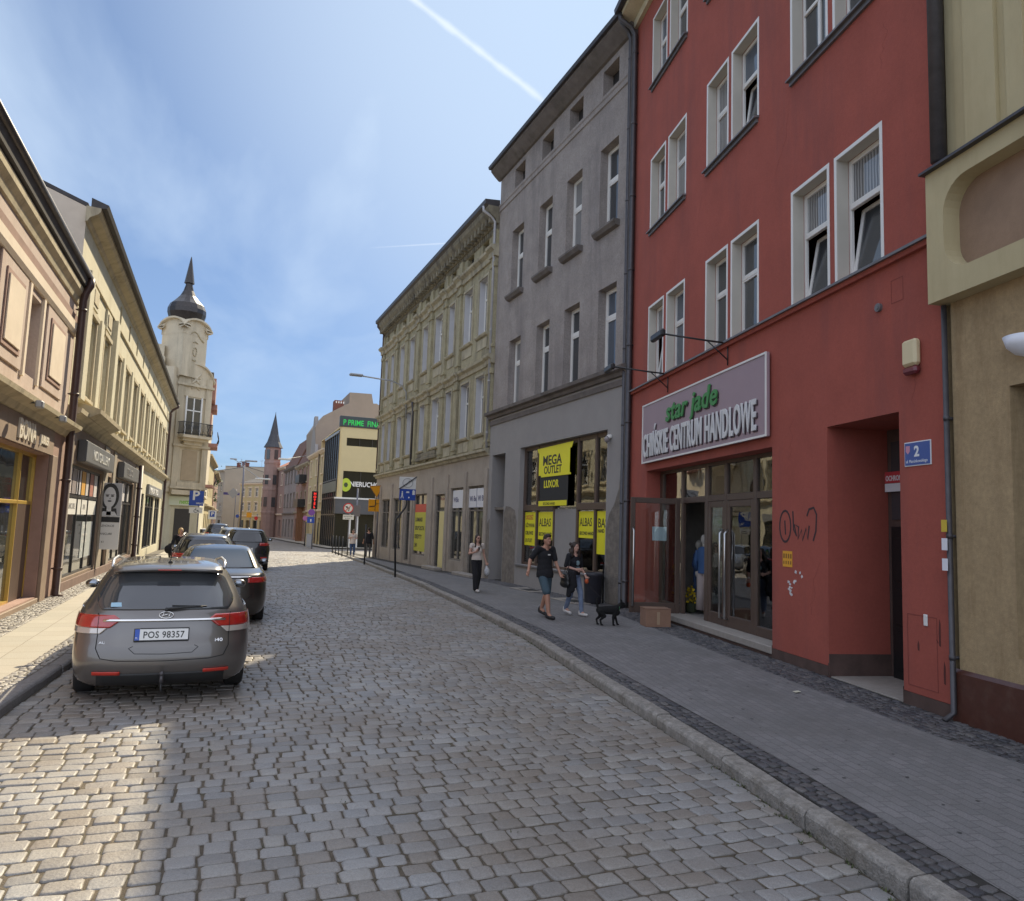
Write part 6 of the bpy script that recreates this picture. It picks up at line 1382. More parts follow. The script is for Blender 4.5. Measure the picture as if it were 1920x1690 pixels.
def lfac(name, label, A, B, z1, m, wins, **k):
    b = Bld(name, label, 'building', A, B, flip=True, z=gz(A[1])); L = b.L; cs = [L*(i+.5)/wins for i in range(wins)]
    holes = [(c-.5, c+.5, z, z+1.6, .2) for c in cs for z in (4.6, 7.6) if z+1.7 < z1]
    b.wall(0, L, -2, z1, holes+[(c-.9, c+.9, .2, 2.8, .25) for c in cs], m=m)
    for h in holes: b.window(h[0], h[1], h[2], h[3], .18, 'C', fr=.08)
    g = MB()
    for c in cs: g.box(b.X(c-.9), b.X(c+.9), -.24, -.2, .2, 2.8)
    b.part('shop_window', g, M['shopglass'])
    b.band(-.1, L+.1, [(0, z1-.4), (.4, z1-.15), (.42, z1), (0, z1)], M['cream_trim'], 'cornice'); b.band(0, L, [(0, 3.5), (.3, 3.6), (.3, 3.75), (0, 3.8)], M['cream_trim'], 'string_course')
    b.shell(0, L, -2, z1, 9, m, roof=2); return b
lfac('far_left_house', 'cream house with projecting cornices just beyond the tower building', (-1.5, 78), (-1.0, 96), 8.6, M['yellow'], 5)
lfac('far_left_low_house', 'low brown roofed house far down the left side', (-.9, 97), (-.6, 122), 8.2, M['pink_dk'], 6)
lfac('far_left_end_house', 'ochre house at the left end of the visible street', (-.6, 123), (-1.6, 160), 8.8, M['tan'], 7)
# wooden shelter beside the neon sign
A = at(556, 945, 96); B_ = at(575, 1018, 96)
s_ = empty('wooden_gate', (A.x, 95, gz(95)), 0, 'tall reddish brown wooden hoarding at the foot of the tan house', 'hoarding'); w = B_.x-A.x
g = MB(); hh = A.z-gz(95)
for k in range(8): g.box(w*k/8, w*(k+1)/8-.02, 0, .06+.02*(k % 2), 0, hh)
g.build('boards', M['wood'], s_)
# distant trees over the left roofs
def tree(name, label, x, y, z0, h, r, seed, n=1500, grp=None):
    t = empty(name, (x, y, z0), 0, label, 'tree', grp); rr_ = random.Random(seed)
    g = MB(); g.tube([(0, 0, 0), (.05, 0, h*.4), (.1, .1, h*.8)], [.25, .18, .06], 8)
    for k in range(7): a = k*.9; g.tube([(0, 0, h*(.35+.05*k)), (r*.6*math.cos(a), r*.6*math.sin(a), h*(.6+.04*k))], [.09, .03], 5)
    g.build('trunk', M['wood'], t, True)
    g = MB(); cl = [(rr_.gauss(0, r*.42), rr_.gauss(0, r*.42), h*rr_.uniform(.5, 1.0)) for _ in range(26)]
    for k in range(n):
        c = cl[k % 26]; p_ = Vector((c[0]+rr_.gauss(0, r*.16), c[1]+rr_.gauss(0, r*.16), c[2]+rr_.gauss(0, r*.14))); e1 = Vector((rr_.gauss(0, 1), rr_.gauss(0, 1), rr_.gauss(0, 1))).normalized(); e2 = e1.orthogonal().normalized(); s_ = rr_.uniform(.10, .2)
        g.face([p_-e1*s_, p_-e2*s_*.6, p_+e1*s_, p_+e2*s_*.6])
    g.build('crown', M['leaf'], t); return t
M['leaf'] = mat('foliage', (.06, .10, .025), .6, .5, 1.5)
A = at(394, 905, 100); tree('broadleaf_tree', 'green treetop showing over the low roofs left of the far houses', A.x-1.4, 100, gz(100), A.z+2.6, 2.2, 3)
# ---------------------------------------------------------------- cars
def car_paint(name, col, metal=.6, rough=.32, coat=1.0):
    m, t, p = newmat(name); L = t.links
    tc_ = t.nodes.new('ShaderNodeTexCoord'); n = t.nodes.new('ShaderNodeTexNoise'); n.inputs['Scale'].default_value = 2.2; n.inputs['Detail'].default_value = 8; L.new(tc_.outputs['Object'], n.inputs['Vector'])
    s3 = t.nodes.new('ShaderNodeSeparateXYZ'); L.new(tc_.outputs['Object'], s3.inputs[0])
    r = t.nodes.new('ShaderNodeMapRange'); r.inputs['From Min'].default_value = .75; r.inputs['From Max'].default_value = .1; r.inputs['To Min'].default_value = 0; r.inputs['To Max'].default_value = .9; L.new(s3.outputs['Z'], r.inputs['Value'])
    mu = t.nodes.new('ShaderNodeMath'); mu.operation = 'MULTIPLY'; L.new(n.outputs['Fac'], mu.inputs[0]); L.new(r.outputs[0], mu.inputs[1])
    mx_ = t.nodes.new('ShaderNodeMixRGB'); L.new(mu.outputs[0], mx_.inputs[0]); mx_.inputs[1].default_value = (*col, 1); mx_.inputs[2].default_value = (.16, .13, .10, 1); L.new(mx_.outputs[0], p.inputs['Base Color'])
    r2 = t.nodes.new('ShaderNodeMapRange'); r2.inputs['From Max'].default_value = .6; r2.inputs['To Min'].default_value = rough; r2.inputs['To Max'].default_value = .75; L.new(mu.outputs[0], r2.inputs['Value']); L.new(r2.outputs[0], p.inputs['Roughness'])
    p.inputs['Metallic'].default_value = metal; p.inputs['Coat Weight'].default_value = coat; p.inputs['Coat Roughness'].default_value = .06
    return m
M['tyre'] = mat('tyre rubber', (.022, .021, .02), .85, .3, 12)
M['alloy'] = plain('alloy rim', (.42, .42, .43), .3, .9)
M['carglass'] = pane_mat('tinted car glass', (.012, .014, .016), .0, 1.0, .02)
M['redlamp'] = mat('red tail lamp', (.40, .015, .012), .12, .25, 14, spec=.8, coat=1, space='Object'); M['clearlamp'] = plain('clear lamp', (.55, .50, .45), .12, .3, .9, 1)
M['reflector'] = plain('red reflector', (.50, .04, .025), .3); M['chrome'] = plain('chrome', (.75, .74, .72), .12, 1.0); M['plastic'] = mat('black bumper plastic', (.025, .025, .025), .6, .2, 8)
M['mirror'] = plain('mirror glass', (.25, .27, .30), .08, 1.0); M['seam'] = plain('panel gap', (.008, .008, .008), .8)
def pchip(xs, ys, x):
    xs = np.array(xs, float); ys = np.array(ys, float); h = np.diff(xs); d = np.diff(ys)/h; m = np.zeros_like(ys)
    m[0], m[-1] = d[0], d[-1]
    for i in range(1, len(xs)-1):
        if d[i-1]*d[i] > 0: w1 = 2*h[i]+h[i-1]; w2 = h[i]+2*h[i-1]; m[i] = (w1+w2)/(w1/d[i-1]+w2/d[i])
    i = np.clip(np.searchsorted(xs, x)-1, 0, len(h)-1); t = (x-xs[i])/h[i]
    return ((1+2*t)*(1-t)**2)*ys[i]+t*(1-t)**2*h[i]*m[i]+t*t*(3-2*t)*ys[i+1]+t*t*(t-1)*h[i]*m[i+1]
class Car:
    P, QR, QF = 3.0, 13.0, 9.0
    def __init__(s, tab, yc, sc=(1, 1, 1)):
        s.tab = np.array(tab, float); s.tab[:, 0] *= sc[2]; s.tab[:, 1] *= sc[0]; s.tab[:, 2:4] *= sc[1]; s.yc = yc*sc[1]
    def row(s, z): z = min(max(z, s.tab[0, 0]), s.tab[-1, 0]); return [float(pchip(s.tab[:, 0], s.tab[:, k], z)) for k in (1, 2, 3)]
    def rear(s, x, z, off=0.0):
        w, yr, yf = s.row(z); L = s.yc-yr; q = max(1-(abs(x)/w)**s.P, 1e-4)**(1/s.QR)
        y = s.yc-L*q; return (x*(1+off/w*abs(x/w)), y-off, z)
    def front(s, x, z, off=0.0):
        w, yr, yf = s.row(z); L = yf-s.yc; q = max(1-(abs(x)/w)**s.P, 1e-4)**(1/s.QF); return (x, s.yc+L*q+off, z)
    def side(s, y, z, sg, off=0.0):
        w, yr, yf = s.row(z)
        if y < s.yc: q = max(1-(abs(y-s.yc)/(s.yc-yr))**s.QR, 1e-4)
        else: q = max(1-(abs(y-s.yc)/(yf-s.yc))**s.QF, 1e-4)
        return (sg*(w*q**(1/s.P)+off), y, z)
    def slice(s, z):
        w, yr, yf = s.row(z); Lr = s.yc-yr; Lf = yf-s.yc; pts = []
        n1, n2 = 12, 12
        def half(L, Q, sgn):
            out = []
            for k in range(n1): t = .93*math.sin(k/n1*math.pi/2); out.append((w*(1-t**Q)**(1/s.P), s.yc+sgn*L*t))
            x0 = w*(1-.93**Q)**(1/s.P)
            for k in range(n2+1): x = x0*math.cos(k/n2*math.pi/2); out.append((x, s.yc+sgn*L*(1-(x/w)**s.P)**(1/Q)))
            return out
        f = half(Lf, s.QF, 1); r = half(Lr, s.QR, -1)
        ring = f+[(-x, y) for x, y in f[::-1][1:]]
        ring += [(-x, y) for x, y in r[1:]]+[(x, y) for x, y in r[::-1][1:-1]]
        return [(x, y, z) for x, y in ring]
    def body(s, root, paint, wheels, wr, nz=46):
        z0, z1 = s.tab[0, 0], s.tab[-1, 0]; g = MB()
        zs = sorted(set([z0+(z1-z0)*(k/nz) for k in range(nz+1)]+[z1-(z1-z0)*.0025*k*k for k in range(1, 7)]))
        rows = [s.slice(z) for z in zs]; g.grid(rows, True); g.face(rows[-1]); g.face(rows[0][::-1])
        o = g.build('body', paint, root, True, True)
        cut = MB()
        for y in wheels:
            for sg in (-1, 1):
                w = s.row(wr)[0]; cut.tube([(sg*(w-.30), y, wr), (sg*(w+.3), y, wr)], wr+.055, 36)
        c = cut.build('cutter', M['seam'], None, False, True); o.data.materials.append(M['seam'])
        bm_ = o.modifiers.new('b', 'BOOLEAN'); bm_.object = c; bm_.operation = 'DIFFERENCE'; bm_.solver = 'EXACT'
        bake(o); d = c.data; bpy.data.objects.remove(c); bpy.data.meshes.remove(d)
        o.data.polygons.foreach_set('use_smooth', [True]*len(o.data.polygons)); 
        try: o.data.set_sharp_from_angle(angle=R(40))
        except Exception: pass
        return o
    def patch(s, name, m, parent, kind, z0, z1, lo, hi, off=.006, n=14, k=16, sg=1, thick=.012):
        "patch on the surface between lo(z) and hi(z)"
        g = MB(); rows = []
        for j in range(k+1):
            z = z0+(z1-z0)*j/k; a, b = lo(z), hi(z); r_ = []
            for i in range(n+1):
                v = a+(b-a)*i/n
                r_.append(s.rear(v, z, off) if kind == 'rear' else s.front(v, z, off) if kind == 'front' else s.side(v, z, sg, off))
            rows.append(r_)
        g.grid(rows); n_ = len(g.v)
        # rim back into the body
        per = rows[0]+[r[-1] for r in rows[1:]]+rows[-1][::-1][1:]+[r[0] for r in rows[::-1][1:-1]]
        def inn(p_):
            if kind == 'rear': return (p_[0], p_[1]+thick, p_[2])
            if kind == 'front': return (p_[0], p_[1]-thick, p_[2])
            return (p_[0]-sg*thick, p_[1], p_[2])
        g.grid([per, [inn(q) for q in per]], True)
        return g.build(name, m, parent, True, True)
    def line(s, g, kind, pts, r, off=.0, sg=1, n=6):
        P = [s.rear(a, b, off) if kind == 'rear' else s.side(a, b, sg, off) for a, b in pts]; g.tube(P, r, n)
def dense(pts, n=6):
    out = []
    for i in range(len(pts)-1):
        for k in range(n): t = k/n; out.append((pts[i][0]*(1-t)+pts[i+1][0]*t, pts[i][1]*(1-t)+pts[i+1][1]*t))
    return out+[pts[-1]]
def wheel(root, x, y, r, sg, wd=.2):
    t = MB(); prof = [(r*.66, -wd/2), (r*.93, -wd/2), (r, -wd/2+.03), (r, wd/2-.03), (r*.93, wd/2), (r*.66, wd/2)]
    t.lathe([(a, b) for a, b in prof], 32); o = t.build('tyre', M['tyre'], None, True, True)
    q = MB(); q.lathe([(r*.66, -wd/2+.01), (r*.67, wd/2-.01), (r*.62, wd/2-.015), (r*.60, 0), (r*.1, .02)], 32)
    for k in range(10): a = k*math.pi/5; q.tube([(0, 0, wd/2-.05), (r*.35*math.cos(a), r*.35*math.sin(a), wd/2-.03), (r*.62*math.cos(a), r*.62*math.sin(a), wd/2-.03)], [.03, .022, .02], 6)
    q.lathe([(.001, wd/2-.01), (r*.13, wd/2-.015), (r*.14, wd/2-.05)], 16)
    w_ = empty('wheel', (x, y, r)); w_.parent = root; w_.rotation_euler = (0, math.pi/2 if sg > 0 else -math.pi/2, 0)
    o.parent = w_; o2 = q.build('rim', M['alloy'], w_, False, True)
    return w_
WAGON = [(.18, .80, .20, 4.55), (.24, .86, .10, 4.66), (.34, .89, .03, 4.74), (.45, .905, .0, 4.77), (.6, .908, .02, 4.76), (.72, .907, .07, 4.70), (.82, .90, .10, 4.45), (.90, .885, .12, 4.05), (.96, .865, .15, 3.66), (1.01, .835, .19, 3.36), (1.1, .785, .27, 3.10), (1.2, .735, .37, 2.88), (1.3, .68, .46, 2.66), (1.37, .63, .50, 2.50), (1.41, .59, .52, 2.35), (1.44, .53, .70, 2.1), (1.46, .44, 1.0, 1.9), (1.475, .12, 1.4, 1.6)]
SEDAN = [(.17, .80, .20, 4.6), (.24, .87, .10, 4.74), (.34, .905, .03, 4.83), (.45, .92, .0, 4.86), (.6, .926, .01, 4.84), (.72, .92, .03, 4.78), (.82, .91, .05, 4.55), (.90, .89, .08, 4.2), (.96, .865, .14, 3.8), (1.0, .83, .42, 3.5), (1.03, .80, .62, 3.35), (1.1, .765, .80, 3.12), (1.2, .71, 1.02, 2.9), (1.3, .65, 1.27, 2.66), (1.37, .60, 1.48, 2.45), (1.41, .54, 1.65, 2.3), (1.43, .44, 1.8, 2.15), (1.445, .12, 1.92, 2.05)]
SUV = [(.24, .80, .20, 4.2), (.32, .87, .10, 4.3), (.45, .90, .02, 4.38), (.6, .915, .0, 4.40), (.75, .92, .02, 4.38), (.9, .915, .05, 4.25), (1.0, .90, .08, 3.95), (1.06, .885, .10, 3.5), (1.12, .865, .12, 3.2), (1.2, .83, .17, 3.02), (1.35, .77, .28, 2.75), (1.5, .70, .38, 2.48), (1.58, .65, .42, 2.3), (1.62, .6, .45, 2.15), (1.65, .5, .75, 1.95), (1.665, .12, 1.2, 1.5)]
def make_car(name, label, tab, yc, loc, rz, paint, kind, detail=0, wr=.33, wheels=(.95, 3.72), rails=False, group='cars parked along the left kerb', glassm=None):
    root = empty(name, (loc[0], loc[1], gz(loc[1])-.006), rz, label, 'car', group); C = Car(tab, yc); body = C.body(root, paint, wheels, wr)
    gm = glassm or M['carglass']; top = tab[-1][0]
    zb = {'wagon': .985, 'sedan': 1.0, 'suv': 1.12}[kind]
    zt = {'wagon': 1.375, 'sedan': 1.385, 'suv': 1.56}[kind]
    W = lambda z: C.row(z)[0]
    # rear window
    if kind == 'wagon':
        f_ = lambda z: W(z)*(.60+.28*math.sin(min(1, max(0, (z-.93)/.20))*math.pi/2)**.8) if z < 1.30 else W(z)*(.88-.25*((z-1.30)/.09)**2)
        C.patch('rear_window', gm, root, 'rear', .985, 1.365, lambda z: -f_(z), lambda z: f_(z), .008, 22, 18)
    elif kind == 'sedan': C.patch('rear_window', gm, root, 'rear', 1.035, 1.385, lambda z: -W(z)*.86, lambda z: W(z)*.86, .008, 18, 14)
    else: C.patch('rear_window', gm, root, 'rear', 1.14, 1.54, lambda z: -W(z)*.88, lambda z: W(z)*.88, .008, 18, 14)
    C.patch('windscreen', gm, root, 'front', zb+.05, zt, lambda z: -W(z)*.86, lambda z: W(z)*.86, .006, 16, 12)
    # side windows: front and rear door glass plus quarter light
    for sg in (-1, 1):
        def yr_(z): return C.row(z)[1]
        def yf_(z): return C.row(z)[2]
        A0 = {'wagon': .36, 'sedan': .42, 'suv': .42}[kind]
        def lo(z): return yr_(z)+A0+.10*(z-zb)/(zt-zb)
        def hi(z): return yf_(z)-.42-.05*(z-zb)/(zt-zb)
        cuts = [.36, .66] if kind != 'sedan' else [.12, .52]
        ed = [0]+cuts+[1]
        for i in range(3):
            a, b = ed[i], ed[i+1]
            C.patch('side_window', gm, root, 'side', zb+.03, zt-.01, lambda z, a=a: lo(z)+(hi(z)-lo(z))*a+(.02 if a > 0 else 0), lambda z, b=b: lo(z)+(hi(z)-lo(z))*b-(.02 if b < 1 else 0), .005, 10, 8, sg=sg)
        g = MB(); C.line(g, 'side', dense([(lo(zb)+.02, zb+.005), (hi(zb), zb+.005)], 20), .008, .008, sg); g.build('window_trim', M['chrome'], root, True)
        m_ = MB(); wy = hi(zb)-.12; wx = sg*(W(zb)+.10)
        m_.ell((wx, wy, zb+.06), .095, .055, .062); m_.tube([(sg*(W(zb)-.02), wy+.02, zb+.03), (wx, wy, zb+.05)], .025, 6); mi = m_.build('wing_mirror', paint, root, True)
        q = MB(); q.ell((wx, wy-.045, zb+.06), .075, .016, .046); q.build('mirror_glass', M['mirror'], mi, True)
        # door handles and seams
        d = MB()
        for yy in (lo(zb)+(hi(zb)-lo(zb))*cuts[0]+.1, lo(zb)+(hi(zb)-lo(zb))*cuts[1]+.1): d.tube([C.side(yy, .86, sg, .015), C.side(yy+.09, .862, sg, .03), C.side(yy+.18, .86, sg, .015)], .012, 6)
        d.build('door_handle', M['chrome'], root, True)
        if detail:
            d = MB()
            for yy in (1.55, 2.48, 3.3): C.line(d, 'side', dense([(yy, .30), (yy+.02, .62), (yy, zb)], 6), .0035, .0, sg, 4)
            d.build('door_seam', M['seam'], root)
            # character line
        for sgy in (0,): pass
        C.patch('headlight', M['clearlamp'], root, 'side', .66, .78, lambda z: C.row(z)[2]-.62, lambda z: C.row(z)[2]-.12, .006, 8, 4, sg=sg)
    C.patch('front_grille', M['plastic'], root, 'front', .42, .66, lambda z: -.42, lambda z: .42, .006, 8, 5)
    for y in wheels:
        for sg in (-1, 1): wheel(root, sg*(C.row(.4)[0]-.115), y, wr, sg)
    if rails:
        for sg in (-1, 1):
            r_ = MB(); xs = [(sg*(.60 if kind != 'suv' else .66), .78), (sg*.62 if kind != 'suv' else sg*.67, 1.2), (sg*.62, 2.0), (sg*.58, 2.55)]
            zt_ = top-.075
            r_.tube([(x, y, zt_+.03+(.035 if 0 < i < 3 else -.02)) for i, (x, y) in enumerate(xs)], .018, 8); r_.build('roof_rail', plain('satin rail', (.6, .6, .6), .3, .8), root, True)
    return root, C, body

# nearest: dark grey-brown estate
p1 = car_paint('warm graphite metallic', (.15, .14, .133))
e1, C1, b1 = make_car('estate_car', 'dark graphite estate car nearest the camera with dusty bumper and tow hook', WAGON, 2.1, (-.46, 8.93, 0), R(3.0), p1, 'wagon', 1, rails=True, glassm=pane_mat('car glass with reflection in its colour', (.055, .06, .066), 0, 1.0, .04))  # glass base colour lightened to stand in for bright reflections
W1 = lambda z: C1.row(z)[0]
# tail lamps wrapping round the corner (red above, clear below)
for sg in (-1, 1):
    def ends(z, t): 
        return (.47+(.06*(.86-z)/.10 if z < .86 else .0)-(.05 if z > .86 else 0)*(z-.86)/.06, .985*W1(z))
    lo_ = lambda z: min(max(.43+1.3*abs(z-.885), .43), .62); hi_ = lambda z: W1(z)*.995
    def mk(nm, m, za, zb_, off, l2=lo_):
        if sg > 0: C1.patch(nm, m, lamp, 'rear', za, zb_, l2, hi_, off, 16, 8)
        else: C1.patch(nm, m, lamp, 'rear', za, zb_, lambda z: -hi_(z), lambda z: -l2(z), off, 16, 8)
    lamp = empty('tail_lamp'); lamp.parent = e1
    mk('red_lens', M['redlamp'], .805, .935, .012); mk('clear_lens', M['clearlamp'], .745, .803, .011, lambda z: .62-.9*(z-.745)*1.2 if z > .745 else .62)
    # wrap onto the side
    yy = C1.row(.9)[1]
    C1.patch('side_lens', M['redlamp'], lamp, 'side', .805, .935, lambda z: C1.row(z)[1]+.05, lambda z: C1.row(z)[1]+.27-.3*abs(z-.93), .010, 8, 6, sg=sg)
    g = MB(); x = sg*.645; C1.line(g, 'rear', dense([(x, .745), (x, .935)], 5), .003, .013); g.build('lens_split', M['seam'], lamp)
C1.patch('chrome_strip', M['chrome'], e1, 'rear', .868, .892, lambda z: -.60, lambda z: .60, .018, 20, 2)
# roof spoiler over the glass
g = MB(); rows = []
for i in range(13):
    x = -.56+1.12*i/12; c_ = abs(x/.56)
    rows.append([(x, .62, 1.445-.012*c_**2), (x, .40+.06*c_**2, 1.425-.02*c_**2), (x, .365+.07*c_**3, 1.405-.03*c_**2), (x, .42+.07*c_**3, 1.385-.03*c_**2), (x, .60, 1.39)])
g.grid(rows, False); g.face(rows[0]); g.face(rows[-1][::-1]); g.build('roof_spoiler', p1, e1, True, True)
g = MB(); g.box(-.12, .12, .362, .37, 1.395, 1.405); g.build('brake_light', M['reflector'], e1)
# tailgate seams, bumper, reflectors
g = MB(); C1.line(g, 'rear', dense([(-.66, .95), (-.645, .77), (-.65, .60), (-.60, .50), (-.45, .475), (0, .465), (.45, .475), (.60, .50), (.65, .60), (.645, .77), (.66, .95)], 8), .0045, .001, n=4)
C1.line(g, 'rear', dense([(-.30, .62), (-.34, .60), (-.28, .545), (0, .535), (.28, .545), (.34, .60), (.30, .62)], 5), .003, .001, n=4); g.build('tailgate_seam', M['seam'], e1)
C1.patch('lower_bumper', M['plastic'], e1, 'rear', .19, .335, lambda z: -.62-.0*z, lambda z: .62, .010, 18, 6)
for sg in (-1, 1): C1.patch('reflector', M['reflector'], e1, 'rear', .325, .362, lambda z: min(sg*.40, sg*.66), lambda z: max(sg*.40, sg*.66), .016, 8, 3)
def rear_frame(C, x, z, off=.0):
    p0 = Vector(C.rear(x, z, off)); p1_ = Vector(C.rear(x, z+.03, off)); a = math.atan2(p1_.y-p0.y, p1_.z-p0.z); return p0, a
def on_rear(C, root, x, z, off=.02, name='number_plate'):
    p0, a = rear_frame(C, x, z, off); o = empty(name, p0); o.parent = root; o.rotation_euler = (-a, 0, 0); return o
def reg_plate(C, root, txt, x=0, z=.70, w=.52, h=.115):
    o = on_rear(C, root, x, z, .022)
    g = MB(); g.box(-w/2-.01, w/2+.01, -.002, .014, -h/2-.012, h/2+.01, .003); g.build('plate_holder', M['plastic'], o); g = MB(); g.box(-w/2, w/2, -.006, -.002, -h/2, h/2); g.build('plate', plain('plate white', (.72, .71, .68), .35), o)
    g = MB(); g.box(-w/2, -w/2+.045, -.0075, -.0061, -h/2, h/2); g.build('blue_band', plain('plate blue', (.02, .08, .42), .35), o)
    text('PL', .03, mwt, o, (-w/2+.006, -.008, -h/2+.012), 'country_code', .0005, sx=.8); text(txt, .098, mbk, o, (.02, -.0075, -.036), 'plate_number', .0005, align='CENTER', sx=.86, bold=.0012, space=1.06)
    return o
reg_plate(C1, e1, 'POS 98357', -.03, .735)
em = on_rear(C1, e1, 0, .93, .010, 'badge'); g = MB()
g.tube([(.070*math.cos(a), -.004, .038*math.sin(a)) for a in np.linspace(0, 2*math.pi, 25)], .0055, 6); g.tube([(-.04, -.004, -.022), (-.022, -.006, .024)], .007, 6); g.tube([(.022, -.006, -.024), (.04, -.004, .022)], .007, 6); g.tube([(-.032, -.006, -.006), (0, -.007, .004), (.032, -.006, .006)], .006, 6); g.build('emblem', M['chrome'], em, True)
for tx, x in (('i40', .50), ('crdi', -.62)):
    o = on_rear(C1, e1, x, .665, .012, 'model_lettering'); text(tx if tx != 'crdi' else 'AUTO', .055 if tx == 'i40' else .035, M['chrome'], o, (0, 0, -.02), 'lettering', .002, sx=1.25)
# wiper, washer, antenna, window sticker, exhaust, tow hook
g = MB(); a = C1.rear(.02, .99, .03); g.tube([C1.rear(-.0, .985, .02), C1.rear(.0, .99, .045)], .022, 8); g.tube([C1.rear(.02, .995, .035), C1.rear(.12, 1.005, .04), C1.rear(.24, 1.012, .03), C1.rear(.36, 1.01, .022)], [.014, .013, .010, .006], 6); g.tube([C1.rear(.05, 1.025, .016), C1.rear(.40, 1.015, .016)], .007, 5); g.build('rear_wiper', M['plastic'], e1, True)
g = MB(); g.tube([(-.0, .86, 1.45), (.0, .83, 1.475)], [.03, .012], 8); g.tube([(0, .845, 1.465), (0, .78, 1.66)], [.006, .004], 6); g.build('aerial', M['plastic'], e1, True)
o = on_rear(C1, e1, -.49, 1.035, .014, 'window_sticker'); g = MB(); g.box(-.055, .055, -.002, 0, -.028, .028); g.build('sticker_sheet', plain('pale blue sticker', (.35, .55, .68), .5), o)
g = MB(); g.tube([(-.0, .12, .26), (0, -.03, .25), (0, -.075, .27), (0, -.075, .325)], [.022, .022, .02, .018], 8); g.ell((0, -.075, .345), .026, .026, .026); g.build('tow_hook', M['gutter'], e1, True); g = MB(); g.tube([(0, -.05, .25), (0, -.055, .19), (.01, -.05, .15)], .012, 6); g.build('tow_socket', M['plastic'], e1, True)
C1.patch('tailgate_glow_bar', M['plastic'], e1, 'rear', .775, .80, lambda z: -.24, lambda z: .24, .008, 8, 2).name = 'plate_light_bar'
g = MB(); g.box(-.5, .5, .55, .75, .98, 1.22, .05); g.box(-.42, -.14, 1.75, 1.9, 1.0, 1.33, .05); g.box(.14, .42, 1.75, 1.9, 1.0, 1.33, .05); 
# second: dark sedan with chrome strip
p2 = car_paint('near black brown metallic', (.035, .032, .03))
e2, C2, b2 = make_car('sedan_car', 'dark sedan with a chrome boot strip parked in front of the graphite estate', SEDAN, 2.35, (.02, 15.0, 0), R(-1.0), p2, 'sedan', 1, wheels=(1.0, 3.75))
W2 = lambda z: C2.row(z)[0]
for sg in (-1, 1):
    C2.patch('tail_lamp', M['redlamp'], e2, 'rear', .80, .90, (lambda z: .55) if sg > 0 else (lambda z: -W2(z)*.99), (lambda z: W2(z)*.99) if sg > 0 else (lambda z: -.55), .012, 12, 6)
C2.patch('chrome_strip', M['chrome'], e2, 'rear', .895, .915, lambda z: -.62, lambda z: .62, .018, 16, 2)
g = MB(); C2.line(g, 'rear', dense([(-.70, .9), (-.66, .6), (-.55, .5), (.55, .5), (.66, .6), (.70, .9)], 8), .004, .001, n=4); g.build('boot_seam', M['seam'], e2)
C2.patch('lower_bumper', M['plastic'], e2, 'rear', .19, .32, lambda z: -.6, lambda z: .6, .010, 12, 4); reg_plate(C2, e2, 'PO 4KR71', 0, .70)
# third: blue-grey crossover with rails
p3 = car_paint('dark blue grey metallic', (.07, .085, .11))
CROSS = [(z*1.03, w, a, b*.96) for z, w, a, b in WAGON]
e3, C3, b3 = make_car('crossover_car', 'dark blue grey car with pale roof rails, third in the parked row', CROSS, 2.1, (-.35, 22.9, 0), R(-1), p3, 'wagon', 0, rails=True, wheels=(.93, 3.55))
# fourth: tall black suv, wheels out of line
p4 = car_paint('black paint', (.012, .012, .014), .3, .25)
e4, C4, b4 = make_car('suv_car', 'tall black suv standing farther out in the road than the other parked cars', SUV, 2.1, (1.05, 31.6, 0), R(-2), p4, 'suv', 0, wheels=(.85, 3.5), wr=.35)
for C_, e_, zz in ((C3, e3, (.86, .98)), (C4, e4, (1.0, 1.12))):
    for sg in (-1, 1): C_.patch('tail_lamp', M['redlamp'], e_, 'rear', *zz, (lambda z, C_=C_: .50) if sg > 0 else (lambda z, C_=C_: -C_.row(z)[0]*.99), (lambda z, C_=C_: C_.row(z)[0]*.99) if sg > 0 else (lambda z, C_=C_: -.50), .012, 8, 4)
    reg_plate(C_, e_, 'PO 7H2K' if C_ is C3 else 'PO 59RX', 0, .74 if C_ is C3 else .86); C_.patch('lower_bumper', M['plastic'], e_, 'rear', zz[0]-.62 if C_ is C3 else .30, zz[0]-.5 if C_ is C3 else .48, lambda z: -.6, lambda z: .6, .01, 10, 4)
for sg in (-1, 1): C4.patch('rear_fog_lamp', M['reflector'], e4, 'rear', .50, .56, lambda z: min(sg*.55, sg*.8), lambda z: max(sg*.55, sg*.8), .014, 6, 3)
# fifth and farther cars
p5 = car_paint('silver paint', (.38, .42, .46), .6)
e5, C5, b5 = make_car('silver_car', 'silver car half hidden behind the black suv', SUV, 2.1, (.75, 40.0, 0), R(-2), p5, 'suv', 0, wheels=(.85, 3.5), wr=.34, rails=True)
p6 = car_paint('white paint', (.62, .62, .62), .0)
e6, C6, b6 = make_car('white_car', 'white car parked past the tower building beyond the parking sign', WAGON, 2.1, (-1.4+.0, 66.0, 0), R(0), p6, 'wagon', 0, rails=False)
p7 = car_paint('dark navy paint', (.02, .025, .04), .3)
e7, C7, b7 = make_car('dark_van', 'dark tall car far down the left kerb under the small parking sign', [(z*1.12, w, a, b) for z, w, a, b in SUV], 2.1, (-.1, 56.0, 0), R(-2), p7, 'suv', 0, wheels=(.85, 3.5), wr=.36)
for C_, e_, zz in ((C5, e5, (1.0, 1.12)), (C6, e6, (.85, .95)), (C7, e7, (1.1, 1.25))):
    for sg in (-1, 1): C_.patch('tail_lamp', M['redlamp'], e_, 'rear', *zz, (lambda z, C_=C_: .55) if sg > 0 else (lambda z, C_=C_: -C_.row(z)[0]*.99), (lambda z, C_=C_: C_.row(z)[0]*.99) if sg > 0 else (lambda z, C_=C_: -.55), .012, 8, 4)
